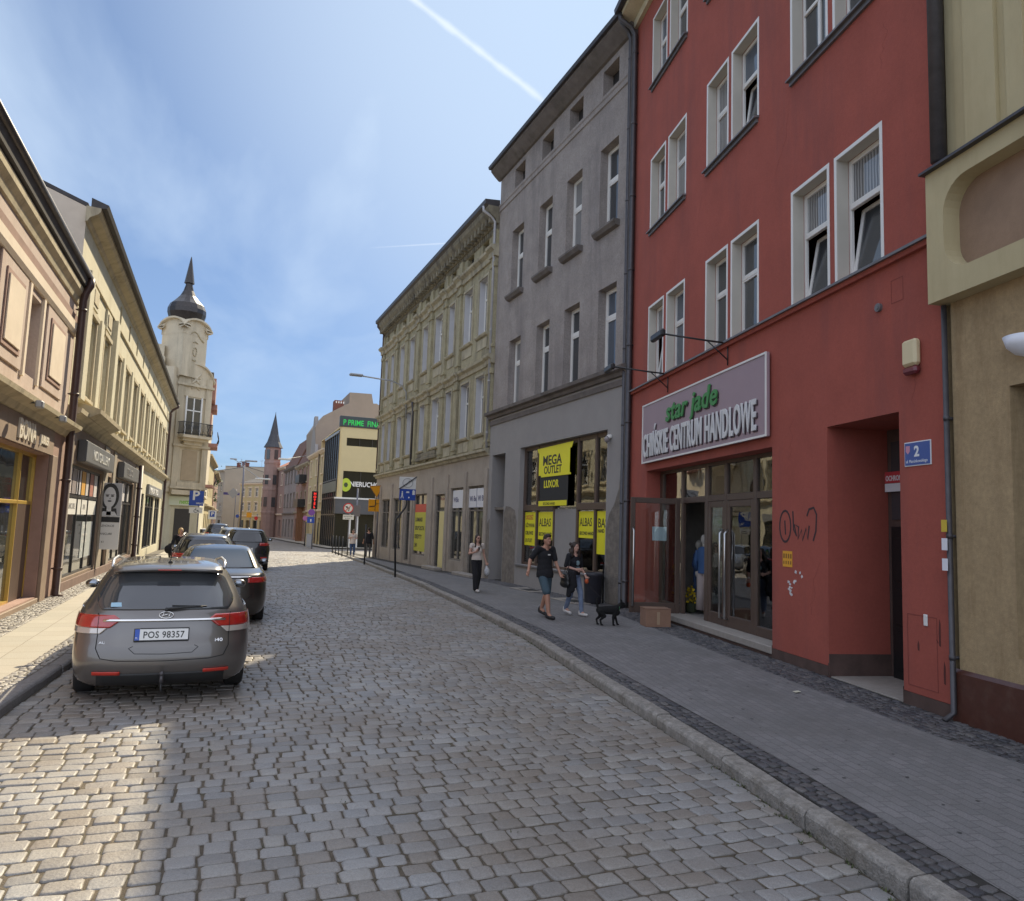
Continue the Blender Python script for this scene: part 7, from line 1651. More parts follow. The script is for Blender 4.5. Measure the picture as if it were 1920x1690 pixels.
# ---------------------------------------------------------------- posts, signs, bollards
def ground_at(px_, py_, zoff=.11):
    Y = 20.0
    for _ in range(60):
        p_ = at(px_, py_, Y); zg = gz(Y)+zoff; Y = Y*(2-zg)/(2-p_.z) if p_.z < 1.99 else Y; Y = min(Y, 300)
    return at(px_, py_, Y)
def post(root, h, r=.03, m=None, name='post', base=True):
    g = MB(); g.tube([(0, 0, -.1), (0, 0, h)], r, 12)
    if base: g.tube([(0, 0, 0), (0, 0, .04)], r*1.8, 12)
    g.ell((0, 0, h), r*1.05, r*1.05, r*.8, 8, 4); return g.build(name, m or M['blackmetal'], root, True)
FX = .0
moj = plain('signal orange yellow', (.70, .30, .0), .45); mblu = plain('sign blue', (.015, .06, .33), .4); msw = plain('sign white', (.66, .66, .64), .45); msb = plain('sign black', (.02, .02, .02), .5); msr = plain('sign red', (.55, .02, .02), .45); mgy = plain('sign back grey', (.30, .30, .31), .5)
# bent black post with the pedestrian-zone sign (its leg bends towards the camera side)
p_ = ground_at(741, 1080); Yp = p_.y
t = empty('bent_sign_post', (p_.x, Yp, gz(Yp)+.11), 0, 'black bent post carrying a blue residential-zone sign and a white sign above it', 'sign post')
def loc(px_, py_): q = at(px_, py_, Yp); return (q.x-p_.x, q.z-gz(Yp)-.11)
g = MB(); pts = [(740, 1078), (741, 990), (742, 975), (760, 952), (762, 945), (762, 905)]
P = [loc(*q) for q in pts]; P[0] = (0, -.05); g.tube([(x, 0, z) for x, z in P], .036, 10); g.build('post', M['blackmetal'], t, True)
x0, z1 = loc(749, 894); x1, z0 = loc(779, 918)
def flat_sign(t, x0, x1, z0, z1, m, name='sign_plate', y=-.03): g = MB(); g.box(x0, x1, y-.02, y, z0, z1, .004); return g.build(name, m, t)
flat_sign(t, x0, x1, z0, z1, msw, 'white_sign'); g = MB(); cx, cz = (x0+x1)/2, (z0+z1)/2; g.tube([(cx+.19*math.cos(a), -.055, cz+.17*math.sin(a)) for a in np.linspace(0, 2*math.pi, 21)], .012, 6); g.tube([(cx-.05, -.055, cz-.1), (cx+.06, -.055, cz+.1)], .012, 6); g.build('faded_symbol', mgy, t)
g = MB(); g.tube([(x0-.01, -.07, z0-.02), (x1+.02, -.07, z1+.03)], .02, 8); g.build('black_diagonal', M['blackmetal'], t)
zz1 = z0-.005; xz, zz0 = loc(778, 939); flat_sign(t, x0+.02, x1, zz0, zz1, mblu, 'blue_sign')
g = MB(); w = x1-x0; h = zz1-zz0
def fig(g, cx, z0, s): # walking figure
    g.poly(oval(cx, z0+s*.9, s*.09, s*.1, 8), -.056, -.051); g.poly([(cx-s*.1, z0+s*.4), (cx+s*.1, z0+s*.4), (cx+s*.09, z0+s*.78), (cx-s*.09, z0+s*.78)], -.056, -.051); g.poly([(cx-s*.22, z0), (cx-s*.12, z0), (cx+.02*s, z0+s*.42), (cx-s*.1, z0+s*.42)], -.056, -.051); g.poly([(cx+s*.12, z0), (cx+s*.22, z0), (cx+s*.1, z0+s*.42), (cx-.02*s, z0+s*.42)], -.056, -.051)
fig(g, x0+w*.2, zz0+h*.15, h*.65); g.poly([(x0+w*.42, zz0+h*.65), (x0+w*.62, zz0+h*.65), (x0+w*.6, zz0+h*.8), (x0+w*.45, zz0+h*.8)], -.056, -.051); g.poly([(x0+w*.8, zz0+h*.5), (x0+w*.95, zz0+h*.5), (x0+w*.95, zz0+h*.85), (x0+w*.875, zz0+h*.95), (x0+w*.8, zz0+h*.85)], -.056, -.051); g.poly(oval(x0+w*.6, zz0+h*.25, .03, .03, 8), -.056, -.051); g.build('white_symbols', msw, t)
# plain black post and the row of bollards by the corner
def bollard(px_, py_, h, label, r=.035):
    q = ground_at(px_, py_); t = empty('bollard', (q.x, q.y, gz(q.y)+.11), 0, label, 'bollard', 'black bollards at the street corner'); post(t, h, r); return t
bollard(683, 1055, 1.9, 'tall black post nearest the camera at the corner, left of the bent sign post', .04)
q = ground_at(741, 1060)
for i, (a, b) in enumerate(((623, 1035), (629, 1037), (634.5, 1039), (641, 1041), (651, 1042))):
    bollard(a, b, 1.15, '%s black bollard from the left in the row at the kerb corner' % ['first', 'second', 'third', 'fourth', 'fifth'][i], .035)
# yellow give-way post
Ys = 45.0; A = at(706, 960, Ys)
def spost(name, label, px_, Y, top, m=None, r=.035):
    a = at(px_, 1000, Y); t = empty(name, (a.x, Y, gz(Y)+.1), 0, label, 'road sign'); zt_ = at(px_, top, Y).z-gz(Y)-.1; post(t, zt_, r, m or M['pipe_grey']); return t, a.x
t, ax = spost('road_sign', 'orange give-way triangle over an orange priority plate at the corner', 706, Ys, 912)
def L_(px_, py_): q = at(px_, py_, Ys); return (q.x-ax, q.z-gz(Ys)-.1)
a, b, c = L_(693, 912), L_(718, 911), L_(706, 933); g = MB(); g.poly([a, c, b], -.07, -.045); g.build('triangle', moj, t)
g = MB(); 
for u_1, v_1 in ((a, b), (b, c), (c, a)): g.tube([(u_1[0], -.072, u_1[1]), (v_1[0], -.072, v_1[1])], .018, 5)
g.build('dark_border', plain('brown border', (.28, .10, .02), .5), t)
x0, z1 = L_(691, 936); x1, z0 = L_(715, 960); flat_sign(t, x0, x1, z0, z1, moj, 'square_plate', -.045)
g = MB(); cx = (x0+x1)/2; cz = (z0+z1)/2; g.tube([(x0+.06, -.072, cz-.08), (cx-.02, -.072, cz-.04), (cx+.01, -.072, cz+.02), (cx+.01, -.072, z1-.02)], .03, 6); g.tube([(cx+.05, -.072, cz+.1), (x1-.05, -.072, cz+.12)], .012, 5); g.tube([(cx, -.072, z0+.04), (cx, -.072, cz-.1)], .012, 5); g.build('black_arrow', msb, t)
# no-right-turn sign with a plate
Ys = 52.0; t, ax = spost('road_sign', 'round white prohibition sign with red rim and a white plate below', 653, Ys, 945, r=.03)
x0, z1 = L_(644, 944); x1, z0 = L_(662, 962); cx, cz = (x0+x1)/2, (z0+z1)/2; rr_ = (x1-x0)/2
g = MB(); g.poly(oval(cx, cz, rr_, rr_, 24), -.06, -.04); g.build('red_rim', msr, t); g = MB(); g.poly(oval(cx, cz, rr_*.8, rr_*.8, 24), -.068, -.061); g.build('white_disc', msw, t)
g = MB(); g.tube([(cx+.02, -.075, cz-rr_*.55), (cx+.06, -.075, cz), (cx-rr_*.4, -.075, cz+rr_*.12)], .03, 6); g.poly([(cx-rr_*.65, cz+.1), (cx-rr_*.2, cz+rr_*.42), (cx-rr_*.15, cz-rr_*.1)], -.08, -.07); g.build('arrow', msb, t); g = MB(); g.tube([(cx-rr_*.6, -.078, cz-rr_*.6), (cx+rr_*.6, -.078, cz+rr_*.6)], .02, 5); g.build('red_bar', msr, t)
x0, z1 = L_(643, 965); x1, z0 = L_(663, 975); flat_sign(t, x0, x1, z0, z1, msw, 'white_plate', -.04); text('NIE DOTYCZY', .10, msb, t, (x0+.05, -.062, z0+.19), 'plate_lettering', .001, sx=.9, bold=.002); text('do 10 m', .10, msb, t, (x0+.16, -.062, z0+.05), 'plate_lettering', .001, sx=.9, bold=.002)
# parking signs on the left
Ys = 47.0; t, ax = spost('parking_sign', 'large blue parking sign with a wheelchair plate in front of the corner shop', 369, Ys, 920)
x0, z1 = L_(356, 920); x1, z0 = L_(381, 949); flat_sign(t, x0, x1, z0, z1, mblu, 'blue_plate', -.045); text('P', .75, msw, t, (x0+.16, -.067, z0+.34), 'letter', .002, bold=.02); text('OPŁATA', .12, msw, t, (x0+.38, -.067, z0+.1), 'small_lettering', .001, bold=.003)
X0, Z1 = L_(355, 951); X1, Z0 = L_(379, 963); flat_sign(t, X0, X1, Z0, Z1, msw, 'white_plate', -.045)
g = MB(); cx, cz = (X0+X1)/2, (Z0+Z1)/2; g.tube([(cx+.10*math.cos(a), -.07, cz-.04+.09*math.sin(a)) for a in np.linspace(1.6, 6.6, 14)], .014, 5); g.tube([(cx, -.07, cz+.13), (cx, -.07, cz), (cx+.12, -.07, cz), (cx+.18, -.07, cz-.1)], .014, 5); g.build('wheelchair_symbol', msb, t)
Ys = 62.0; t, ax = spost('parking_sign', 'smaller white framed blue parking sign farther along the left kerb', 396, Ys, 957)
x0, z1 = L_(391, 957); x1, z0 = L_(405, 974); flat_sign(t, x0, x1, z0, z1, msw, 'white_plate', -.045); flat_sign(t, x0+.12, x1-.12, z0+.18, z1-.08, mblu, 'blue_field', -.066); text('P', .38, msw, t, (x0+.2, -.089, z0+.28), 'letter', .001, bold=.01)
# corner signs before the modern building
Ys = 66.0; t, ax = spost('road_sign', 'purple and blue round signs clustered on a post by the modern building', 586, Ys, 963, r=.05)
for (a, b, rr_, mm) in ((584, 961, .28, plain('violet', (.18, .06, .28), .5)), (572, 972, .2, plain('mauve', (.35, .12, .3), .5))): q = L_(a, b); g = MB(); g.poly(oval(q[0], q[1], rr_, rr_, 18), -.08, -.055); g.build('round_plate', mm, t)
x0, z1 = L_(576, 969); x1, z0 = L_(589, 981); flat_sign(t, x0, x1, z0, z1, mblu, 'blue_plate', -.06); g = MB(); cx = (x0+x1)/2; g.poly([(cx-.05, z0+.1), (cx+.05, z0+.1), (cx+.05, z1-.2), (cx-.05, z1-.2)], -.09, -.081); g.build('white_arrow', msw, t)
for i, (a, b) in enumerate(((571, 1022), (594, 1021))): 
    q = ground_at(a, b); t = empty('bollard', (q.x, q.y, gz(q.y)+.1), 0, 'tall dark post on the pavement before the modern building, the %s one' % ('left' if i == 0 else 'right'), 'post', 'dark posts by the modern building'); post(t, 2.2, .05)
t = empty('noticeboard_box', (at(579, 1015, 67).x, 67, gz(67)+.1), 0, 'small pale grey utility box by the dark posts', 'utility box'); g = MB(); g.box(-.25, .25, -.2, .2, 0, 1.1, .03); g.box(-.28, .28, -.23, .23, 1.1, 1.15, .01); g.build('cabinet', M['galv'], t); g = MB(); g.box(-.2, .2, -.215, -.201, .1, 1.0, .005); g.build('cabinet_door', mgy, t)
t = empty('slim_post', (at(667, 990, 55).x, 55, gz(55)+.11), 0, 'tall grey post behind the round prohibition sign', 'post'); post(t, 4.6, .06, M['pipe_grey']); g = MB(); g.box(-.25, .25, -.08, -.065, 2.6, 3.4, .005); g.build('grey_board', plain('dull grey board', (.12, .11, .12), .6), t)
# lamp posts far down the street
Ys = 95.0
t, ax = spost('street_lamp', 'tall double-armed street lamp in the middle distance', 449, Ys, 866, r=.10); t['category'] = 'street lamp'
g = MB(); a, b = L_(449, 866), L_(476, 865); g.tube([(a[0], 0, a[1]), (b[0], 0, b[1])], .06, 6); c = L_(438, 861); g.tube([(a[0], 0, a[1]-.1), (c[0], 0, c[1])], .04, 6); g.build('arms', M['galv'], t); g = MB(); g.box(b[0]-1.0, b[0]+.4, -.15, .15, b[1]-.1, b[1]+.08, .04); g.box(c[0]-.4, c[0]+.4, -.12, .12, c[1]-.06, c[1]+.08, .04); g.build('lamp_heads', mgy, t)
x0, z1 = L_(419, 923); x1, z0 = L_(449, 929); flat_sign(t, x0, x1, z0, z1, plain('violet blue board', (.06, .05, .2), .5), 'street_name_board', -.08)
for (px0, py0, px1, py1, Y, lab) in ((449, 870, 487, 898, 92, 'long bracket street lamp arm hanging over the street from the lamp post, pale head'),):
    a = at(px0, py0, Y); b = at(px1, py1, Y); t = empty('hanging_lamp', a, 0, 'pale lamp head on a long slanted arm over the far street', 'street lamp'); g = MB(); g.tube([(0, 0, 0), (b.x-a.x, 0, b.z-a.z)], .05, 6); g.build('arm', M['galv'], t); g = MB(); g.box(b.x-a.x-.5, b.x-a.x+1.2, -.2, .2, b.z-a.z-.1, b.z-a.z+.08, .04); g.build('lamp_head', msw, t)
a = at(534, 861, 75); t = empty('wall_bracket_lamp', a, 0, 'pale street lamp head on an arm from the cream downpipe house', 'street lamp'); g = MB(); g.box(-.6, .6, -.2, .2, -.1, .08, .04); g.build('lamp_head', msw, t); g = MB(); b = at(576, 855, 84); g.tube([(0, 0, 0), (b.x-a.x, b.y-a.y, b.z-a.z)], .04, 6); g.build('arm', M['galv'], t)
# small far signs
for (px_, py_, Y, mm, sh_, lab) in ((467, 966, 85, moj, 'sq', 'small orange road sign far down the street'), (437, 925, 90, mgy, 'di', 'grey diamond-backed road sign far down the street under the lamp'), (445, 968, 92, mblu, 'ro', 'small round blue road sign far down the street'), (480, 972, 88, msr, 'ro', 'small round red road sign far down the street')):
    Ys = Y; t, ax = spost('road_sign', lab, px_, Y, py_-8, r=.04); q = L_(px_, py_); rr_ = .2 if sh_ != 'di' else .6
    g = MB(); g.poly(oval(q[0], q[1], rr_, rr_, 4 if sh_ == 'di' else 18) if sh_ != 'sq' else [(q[0]-.26, q[1]-.26), (q[0]+.26, q[1]-.26), (q[0]+.26, q[1]+.26), (q[0]-.26, q[1]+.26)], -.08, -.05); g.build('plate', mm, t)
# ---------------------------------------------------------------- cardboard box, bin, litter, manhole, mannequins
q = ground_at(1236, 1176, .11); t = empty('cardboard_box', (q.x, q.y+.15, gz(q.y)+.112), R(-14), 'brown cardboard box standing on the pavement by the open shop door', 'box')
mcb = mat('cardboard', (.26, .15, .10), .9, .12, 6, .1, 40, space='Object'); g = MB(); g.box(-.26, .26, -.2, .2, 0, .36, .006); g.build('carton', mcb, t); g = MB(); g.box(-.27, .27, -.21, -.0, .361, .366); g.box(-.27, .27, .003, .21, .361, .368); g.build('flap', mcb, t); g = MB(); g.box(-.262, .262, -.025, .025, .369, .371); g.box(-.03, .03, -.203, -.2005, .05, .3); g.build('tape', plain('parcel tape', (.36, .25, .16), .35), t)
q = grey.world(1.0, .42, .11); t = empty('waste_bin', q, grey.rz, 'dark grey litter bin against the grey building beside the red one', 'bin'); g = MB(); g.lathe([(.19, .0), (.22, .05), (.25, .70), (.27, .72), (.27, .78), (.24, .80), (.22, .72)], 20); g.build('drum', mat('dark bin plastic', (.03, .03, .04), .5, .2, 6), t, True); g = MB(); g.tube([(0, -.3, 0), (0, -.3, 1.0), (0, -.22, 1.0)], .025, 8); g.build('bin_post', M['blackmetal'], t, True)
for (u, v, lab) in ((4.9, .55, 'pale metal-edged cellar hatch in the pavement below the yellow posters'), (1.6, .7, 'second cellar hatch in the pavement nearer the litter bin')):
    q = grey.world(u, v, .113); t = empty('cellar_hatch', q, grey.rz, lab, 'hatch', 'cellar hatches before the grey building'); g = MB(); g.box(-.75, .75, -.3, .3, 0, .02, .004); g.build('frame', M['step'], t); g = MB(); g.box(-.5, .2, -.22, .22, .0205, .026, .002); g.build('lid', M['blackmetal'], t)
q = red.world(1.3, 1.05, .116); t = empty('litter', q, .4, 'crumpled white paper scrap on the dark setts before the doorway', 'litter'); g = MB(); g.poly([(-.06, 0), (.05, -.01), (.07, .03), (-.02, .05)], 0, .004)
for i_, v in enumerate(g.v): g.v[i_] = (v[0], v[2]*1.2, .004+.02*abs(v[0])*3+v[1])
g.build('paper', plain('white scrap', (.6, .58, .45), .8), t)
# mannequins and yellow flowers behind the shop glass
mp_skin = plain('mannequin white', (.55, .52, .48), .5)
def mannequin(loc, rz, jac, trou, label, hgt=1.75):
    t = empty('mannequin', loc, rz, label, 'mannequin', 'mannequins inside the red building shop'); s = hgt/1.75
    g = MB(); g.ell((0, 0, 1.63*s), .075, .09, .115); g.tube([(0, 0, 1.42*s), (0, 0, 1.56*s)], .045, 10); g.ell((-.27, -.06, .86*s), .035, .04, .08); g.ell((.27, -.06, .86*s), .035, .04, .08); g.build('head_and_hands', mp_skin, t, True)
    g = MB(); g.grid([[(r1*math.cos(a), r2*math.sin(a), z*s) for a in np.linspace(0, 2*math.pi, 17)[:-1]] for r1, r2, z in ((.17, .12, .88), (.16, .115, 1.0), (.15, .11, 1.1), (.18, .12, 1.25), (.20, .115, 1.36), (.16, .1, 1.43), (.06, .06, 1.47))], True)
    for sg in (-1, 1): g.tube([(sg*.18, 0, 1.38*s), (sg*.24, .02, 1.12*s), (sg*.26, -.06, .92*s)], [.06, .05, .04], 8)
    g.build('jacket', jac, t, True); g = MB()
    for sg in (-1, 1): g.tube([(sg*.09, 0, .92*s), (sg*.10, 0, .5*s), (sg*.11, 0, .08)], [.10, .085, .10], 10)
    g.build('trousers', trou, t, True); return t
mannequin(red.world(8.42, -.95, .26), red.rz+.4, plain('denim', (.06, .13, .30), .8), plain('pale trousers', (.48, .40, .38), .8), 'mannequin in a denim jacket and pale trousers inside the open door')
mannequin(red.world(9.15, -1.15, .26), red.rz, plain('blue coat', (.05, .10, .28), .8), plain('blue trousers', (.05, .09, .2), .8), 'mannequin in blue clothes deeper inside the shop', 1.6)
def flowers(loc, label, seed):
    t = empty('yellow_flowers', loc, 0, label, 'flowers', 'yellow artificial flowers in the shop'); r_ = random.Random(seed); g = MB()
    for k in range(70):
        p_ = Vector((r_.gauss(0, .09), r_.gauss(0, .09), .35+r_.gauss(0, .14))); e = Vector((r_.gauss(0, 1), r_.gauss(0, 1), r_.gauss(0, 1))).normalized(); f = e.orthogonal().normalized(); s_ = .04; g.face([p_-e*s_, p_-f*s_, p_+e*s_, p_+f*s_])
    g.build('blossoms', plain('yellow petals', (.70, .50, .02), .6), t); g = MB(); g.lathe([(.10, 0), (.13, .2), (.12, .2), (.02, .02)], 12)
    for k in range(6): g.tube([(0, 0, .05), (r_.gauss(0, .08), r_.gauss(0, .08), .4)], .008, 4)
    g.build('pot_and_stems', mat('dark pot', (.05, .06, .03), .7, .2, 6), t)
flowers(red.world(8.75, -.80, .26), 'bunch of yellow flowers beside the denim mannequin', 1); flowers(red.world(5.3, -.8, .26), 'larger bunch of yellow flowers behind the right door leaf', 2); flowers(red.world(5.45, -1.0, .75), 'yellow flowers standing higher behind the right door leaf', 5)
t = empty('clothes_rail', red.world(6.0, -2.6, .26), red.rz, 'crowded rail of mixed clothes at the back of the red building shop', 'clothes rail'); g = MB(); g.tube([(-2.0, 0, 0), (-2.0, 0, 1.6), (2.0, 0, 1.6), (2.0, 0, 0)], .02, 6); g.build('rail', M['steel'], t)
r_ = random.Random(8)
for k in range(26):
    x = -1.9+3.8*k/25; c = [(.10, .12, .2), (.4, .4, .38), (.25, .06, .06), (.04, .04, .05), (.2, .25, .2), (.35, .3, .2)][r_.randrange(6)]; g = MB(); h = r_.uniform(.6, 1.1)
    g.box(x, x+.07, -.22, .22, 1.55-h, 1.52, .03); g.build('garment', plain('cloth %d' % k, c, .9), t)
t = empty('clothes_rail', red.world(5.0, -1.25, .26), red.rz, 'bright rail of clothes close behind the closed door leaves of the red building shop', 'clothes rail'); g = MB(); g.tube([(-.95, 0, 0), (-.95, 0, 1.45), (1.1, 0, 1.45), (1.1, 0, 0)], .02, 6); g.build('rail', M['steel'], t)
for k in range(17):
    x = -.9+1.9*k/16; c = [(.45, .47, .5), (.6, .55, .5), (.5, .12, .1), (.1, .25, .45), (.55, .5, .2), (.2, .2, .22)][r_.randrange(6)]; g = MB(); h = r_.uniform(.6, 1.1)
    g.box(x, x+.08, -.2, .2, 1.42-h, 1.38, .03); g.build('garment', plain('shop cloth %d' % k, c, .9), t)
t = empty('clothes_rail', grey.world(3.9, -1.6, .6), grey.rz, 'rail of dark second-hand clothes behind the grey building shop glass', 'clothes rail'); g = MB(); g.tube([(-2.5, 0, 0), (-2.5, 0, 1.5), (2.5, 0, 1.5), (2.5, 0, 0)], .02, 6); g.build('rail', M['steel'], t)
for k in range(24):
    x = -2.4+4.8*k/23; c = [(.05, .06, .1), (.2, .2, .2), (.12, .05, .05), (.04, .04, .05), (.1, .14, .1)][r_.randrange(5)]; g = MB(); h = r_.uniform(.6, 1.1); g.box(x, x+.09, -.22, .22, 1.45-h, 1.42, .03); g.build('garment', plain('old cloth %d' % k, c, .9), t)
# ---------------------------------------------------------------- people and dog
def skinmat(name, c): return mat(name, c, .55, .1, 14, space='Object')
def blob(name, parts, m, parent, voxel=.008, smooth=4, clip=None):
    "overlapping tapered limbs fused into one continuous surface"
    bm = bmesh.new()
    for p_ in parts:
        if p_[0] == 'c':
            _, a, b, r1, r2 = p_; a = Vector(a); b = Vector(b); d = b-a; L = max(d.length, 1e-4); e3 = d/L; e1 = e3.orthogonal().normalized(); e2 = e3.cross(e1); rows = []
            for k in range(5): t = math.pi/2*k/4; rows.append((a-e3*r1*math.cos(t), r1*math.sin(t)+1e-4))
            for k in range(1, 5): t = math.pi/2*k/4; rows.append((b+e3*r2*math.sin(t), r2*math.cos(t)+1e-4))
            rows.insert(5, (b, r2)); n = 14
            V = [[bm.verts.new(c+(e1*math.cos(2*math.pi*j/n)+e2*math.sin(2*math.pi*j/n))*r) for j in range(n)] for c, r in rows]
            for i in range(len(V)-1):
                for j in range(n): bm.faces.new((V[i][j], V[i][(j+1) % n], V[i+1][(j+1) % n], V[i+1][j]))
            bm.faces.new(V[0][::-1]); bm.faces.new(V[-1])
        else:
            _, c, r = p_[:3]; rot = p_[3] if len(p_) > 3 else None; mx_ = Matrix.Translation(c)
            if rot: mx_ = mx_ @ rot
            bmesh.ops.create_icosphere(bm, subdivisions=3, radius=1, matrix=mx_ @ Matrix.Diagonal((*r, 1)))
    bmesh.ops.recalc_face_normals(bm, faces=bm.faces)
    me = bpy.data.meshes.new(name); bm.to_mesh(me); bm.free(); me.materials.append(m); o = mesh_obj(name, me, None)
    rm = o.modifiers.new('r', 'REMESH'); rm.mode = 'VOXEL'; rm.voxel_size = voxel; rm.use_smooth_shade = True
    sm = o.modifiers.new('s', 'SMOOTH'); sm.factor = .5; sm.iterations = smooth
    bake(o)
    if clip is not None:
        b_ = bmesh.new(); b_.from_mesh(o.data); bmesh.ops.bisect_plane(b_, geom=b_.verts[:]+b_.edges[:]+b_.faces[:], plane_co=(0, 0, clip), plane_no=(0, 0, -1), clear_outer=True); b_.to_mesh(o.data); b_.free()
    o.data.materials.clear(); o.data.materials.append(m); o.data.polygons.foreach_set('use_smooth', [True]*len(o.data.polygons)); o.parent = parent
    return o
def hand_parts(w, dr, curl, side, s=1.0, face=(0, 1, 0)):
    "palm and five fingers from wrist w along direction dr; curl bends them towards 'face'"
    w = Vector(w); dr = Vector(dr).normalized(); f = Vector(face); f = (f-dr*f.dot(dr)).normalized(); l = dr.cross(f)*side; P = []
    pe = w+dr*.085*s
    P += [('c', w, pe, .024*s, .030*s), ('c', w+l*.015*s, pe+l*.022*s, .02*s, .018*s), ('c', w-l*.015*s, pe-l*.024*s, .02*s, .017*s)]
    for k, (o_, ln) in enumerate(((.028, .068), (.010, .078), (-.010, .072), (-.028, .055))):
        a = pe+l*o_*s; c1 = curl*(.8+.08*k); d1 = (dr*math.cos(c1)+f*math.sin(c1)); b = a+d1*ln*.55*s; d2 = (dr*math.cos(c1*2)+f*math.sin(c1*2)); P += [('c', a, b, .0095*s, .0088*s), ('c', b, b+d2*ln*.5*s, .0088*s, .0075*s)]
    a = w+dr*.03*s+l*.024*s; d1 = (dr*.6+l*.7+f*.35).normalized(); b = a+d1*.04*s; d2 = (dr*.85+l*.2+f*.45).normalized(); P += [('c', a, b, .012*s, .010*s), ('c', b, b+d2*.032*s, .010*s, .008*s)]
    return P
def person(label, loc, rz, h, J, skin, hair, hair_style, top, bottom, shoes, sleeve=.5, legs='long', wide=1.0, voxel=.009, group=None, fem=False, neck_low=False):
    root = empty('person', loc, rz, label, 'person', group); s = h/1.75; V = lambda p_: Vector(p_)*s
    J = {k: V(v) for k, v in J.items()}
    hd, nk = J['head'], J['neck']; P = [('c', nk-Vector((0, 0, .06*s)), hd-Vector((0, 0, .06*s)), .052*s, .05*s), ('e', hd, (.073*s, .092*s, .112*s)), ('e', hd+Vector((0, .03*s, -.065*s)), (.052*s, .055*s, .05*s)), ('c', hd+Vector((0, .088*s, .01*s)), hd+Vector((0, .108*s, -.022*s)), .010*s, .015*s)]
    for sg in (-1, 1): P += [('e', hd+Vector((sg*.074*s, .0, -.01*s)), (.012*s, .022*s, .03*s)), ('e', hd+Vector((sg*.03*s, .082*s, .026*s)), (.022*s, .012*s, .008*s))]
    sw = .185 if not fem else .160; 
    P += [('e', (J['hip']+J['chest'])*.5, (.125*s, .09*s, .25*s)), ('e', J['chest'], (.155*s*(1 if not fem else .88), .10*s, .15*s)), ('e', J['hip'], (.155*s, .105*s, .12*s)), ('c', J['chest']+Vector((0, 0, .1*s)), nk, .09*s, .055*s)]
    for sd, sg in (('r', 1), ('l', -1)):
        sh, el, wr = J['sh_'+sd], J['el_'+sd], J['wr_'+sd]
        P += [('c', nk-Vector((0, 0, .05*s)), sh, .05*s, .055*s), ('c', sh, el, .050*s, .037*s), ('c', el, wr, .039*s, .026*s)]
        P += hand_parts(wr, J.get('hd_'+sd, (wr-el)), .55 if 'curl_'+sd not in J else 1.1, sg, s)
        kn, an = J['kn_'+sd], J['an_'+sd]; hp = J['hip']+Vector((sg*.085*s, 0, -.03*s))
        P += [('c', hp, kn, .085*s, .054*s), ('c', kn, kn+(an-kn)*.35, .052*s, .057*s), ('c', kn+(an-kn)*.35, an, .056*s, .036*s), ('c', an, an+Vector((0, .10*s, -.045*s)), .036*s, .03*s)]
    body = blob('body', P, skin, root, voxel)
    # clothes follow the body
    Q = [('e', (J['hip']+J['chest'])*.5+Vector((0, 0, .02*s)), ((.168 if not fem else .140)*s, .122*s, .26*s)), ('e', J['chest'], (.178*s*(1 if not fem else .9), .122*s, .16*s)), ('c', J['chest']+Vector((0, 0, .08*s)), nk-Vector((0, 0, (.05 if not neck_low else .10)*s)), .11*s, .062*s)]
    if fem:
        for sg in (-1, 1): Q.append(('e', J['chest']+Vector((sg*.07*s, .085*s, -.02*s)), (.06*s, .05*s, .06*s)))
    for sd, sg in (('r', 1), ('l', -1)):
        sh, el, wr = J['sh_'+sd], J['el_'+sd], J['wr_'+sd]
        if sleeve > 0: Q += [('c', nk-Vector((0, 0, .09*s)), sh, .06*s, .066*s)]
        if sleeve <= 1 and sleeve > 0: Q.append(('c', sh, sh+(el-sh)*sleeve, .066*s, .060*s))
        elif sleeve > 1: Q += [('c', sh, el, .066*s, .055*s), ('c', el, el+(wr-el)*(sleeve-1), .055*s, .042*s)]
    zc = J['hip'].z
    Q += [('e', J['hip']+Vector((0, 0, .03*s)), ((.185 if not fem else .172)*s, .140*s, .24*s))]+([('e', J['hip']+Vector((0, .01*s, -.06*s)), (.198*s, .155*s, .22*s))] if not fem else [])
    sht = blob('shirt', Q, top, root, voxel, clip=(zc+(-.12 if not fem else .02)*s))
    Q = [('e', J['hip']+Vector((0, 0, -.01*s)), (.165*s, .118*s, .13*s)), ('e', J['hip']+Vector((0, 0, .05*s)), (.148*s, .108*s, .10*s))]
    for sd, sg in (('r', 1), ('l', -1)):
        kn, an = J['kn_'+sd], J['an_'+sd]; hp = J['hip']+Vector((sg*.085*s, 0, -.03*s))
        if legs == 'shorts': e = hp+(kn-hp)*.93; Q += [('c', hp, e, .102*s, .088*s)]
        else: Q += [('c', hp, kn, .100*s, .070*s*wide), ('c', kn, an+Vector((0, 0, .01)), .070*s*wide, .050*s*(wide*1.25 if wide > 1 else 1))]
    blob('trousers' if legs != 'shorts' else 'shorts', Q, bottom, root, voxel)
    for sd, sg in (('r', 1), ('l', -1)):
        an = J['an_'+sd]; to = J.get('toe_'+sd, an+Vector((0, .17*s, -.055*s)))
        blob('shoe', [('c', an+Vector((0, -.04*s, -.035*s)), an+Vector((0, -.03*s, .01*s)), .045*s, .046*s), ('c', an+Vector((0, -.04*s, -.045*s)), to, .044*s, .036*s), ('e', to*.6+an*.4+Vector((0, 0, -.02*s)), (.048*s, .07*s, .034*s))], shoes, root, voxel)
    # face
    g = MB()
    for sg in (-1, 1): g.ell(hd+Vector((sg*.029*s, .0885*s, .010*s)), .011*s, .006*s, .006*s, 8, 6); g.ell(hd+Vector((sg*.029*s, .091*s, .030*s)), .018*s, .005*s, .004*s, 8, 4)
    g.build('eyes_and_brows', mbk, body, True); g = MB(); g.ell(hd+Vector((0, .088*s, -.055*s)), .022*s, .008*s, .006*s, 8, 4); g.build('mouth', plain('lips', (.35, .12, .10), .5), body, True)
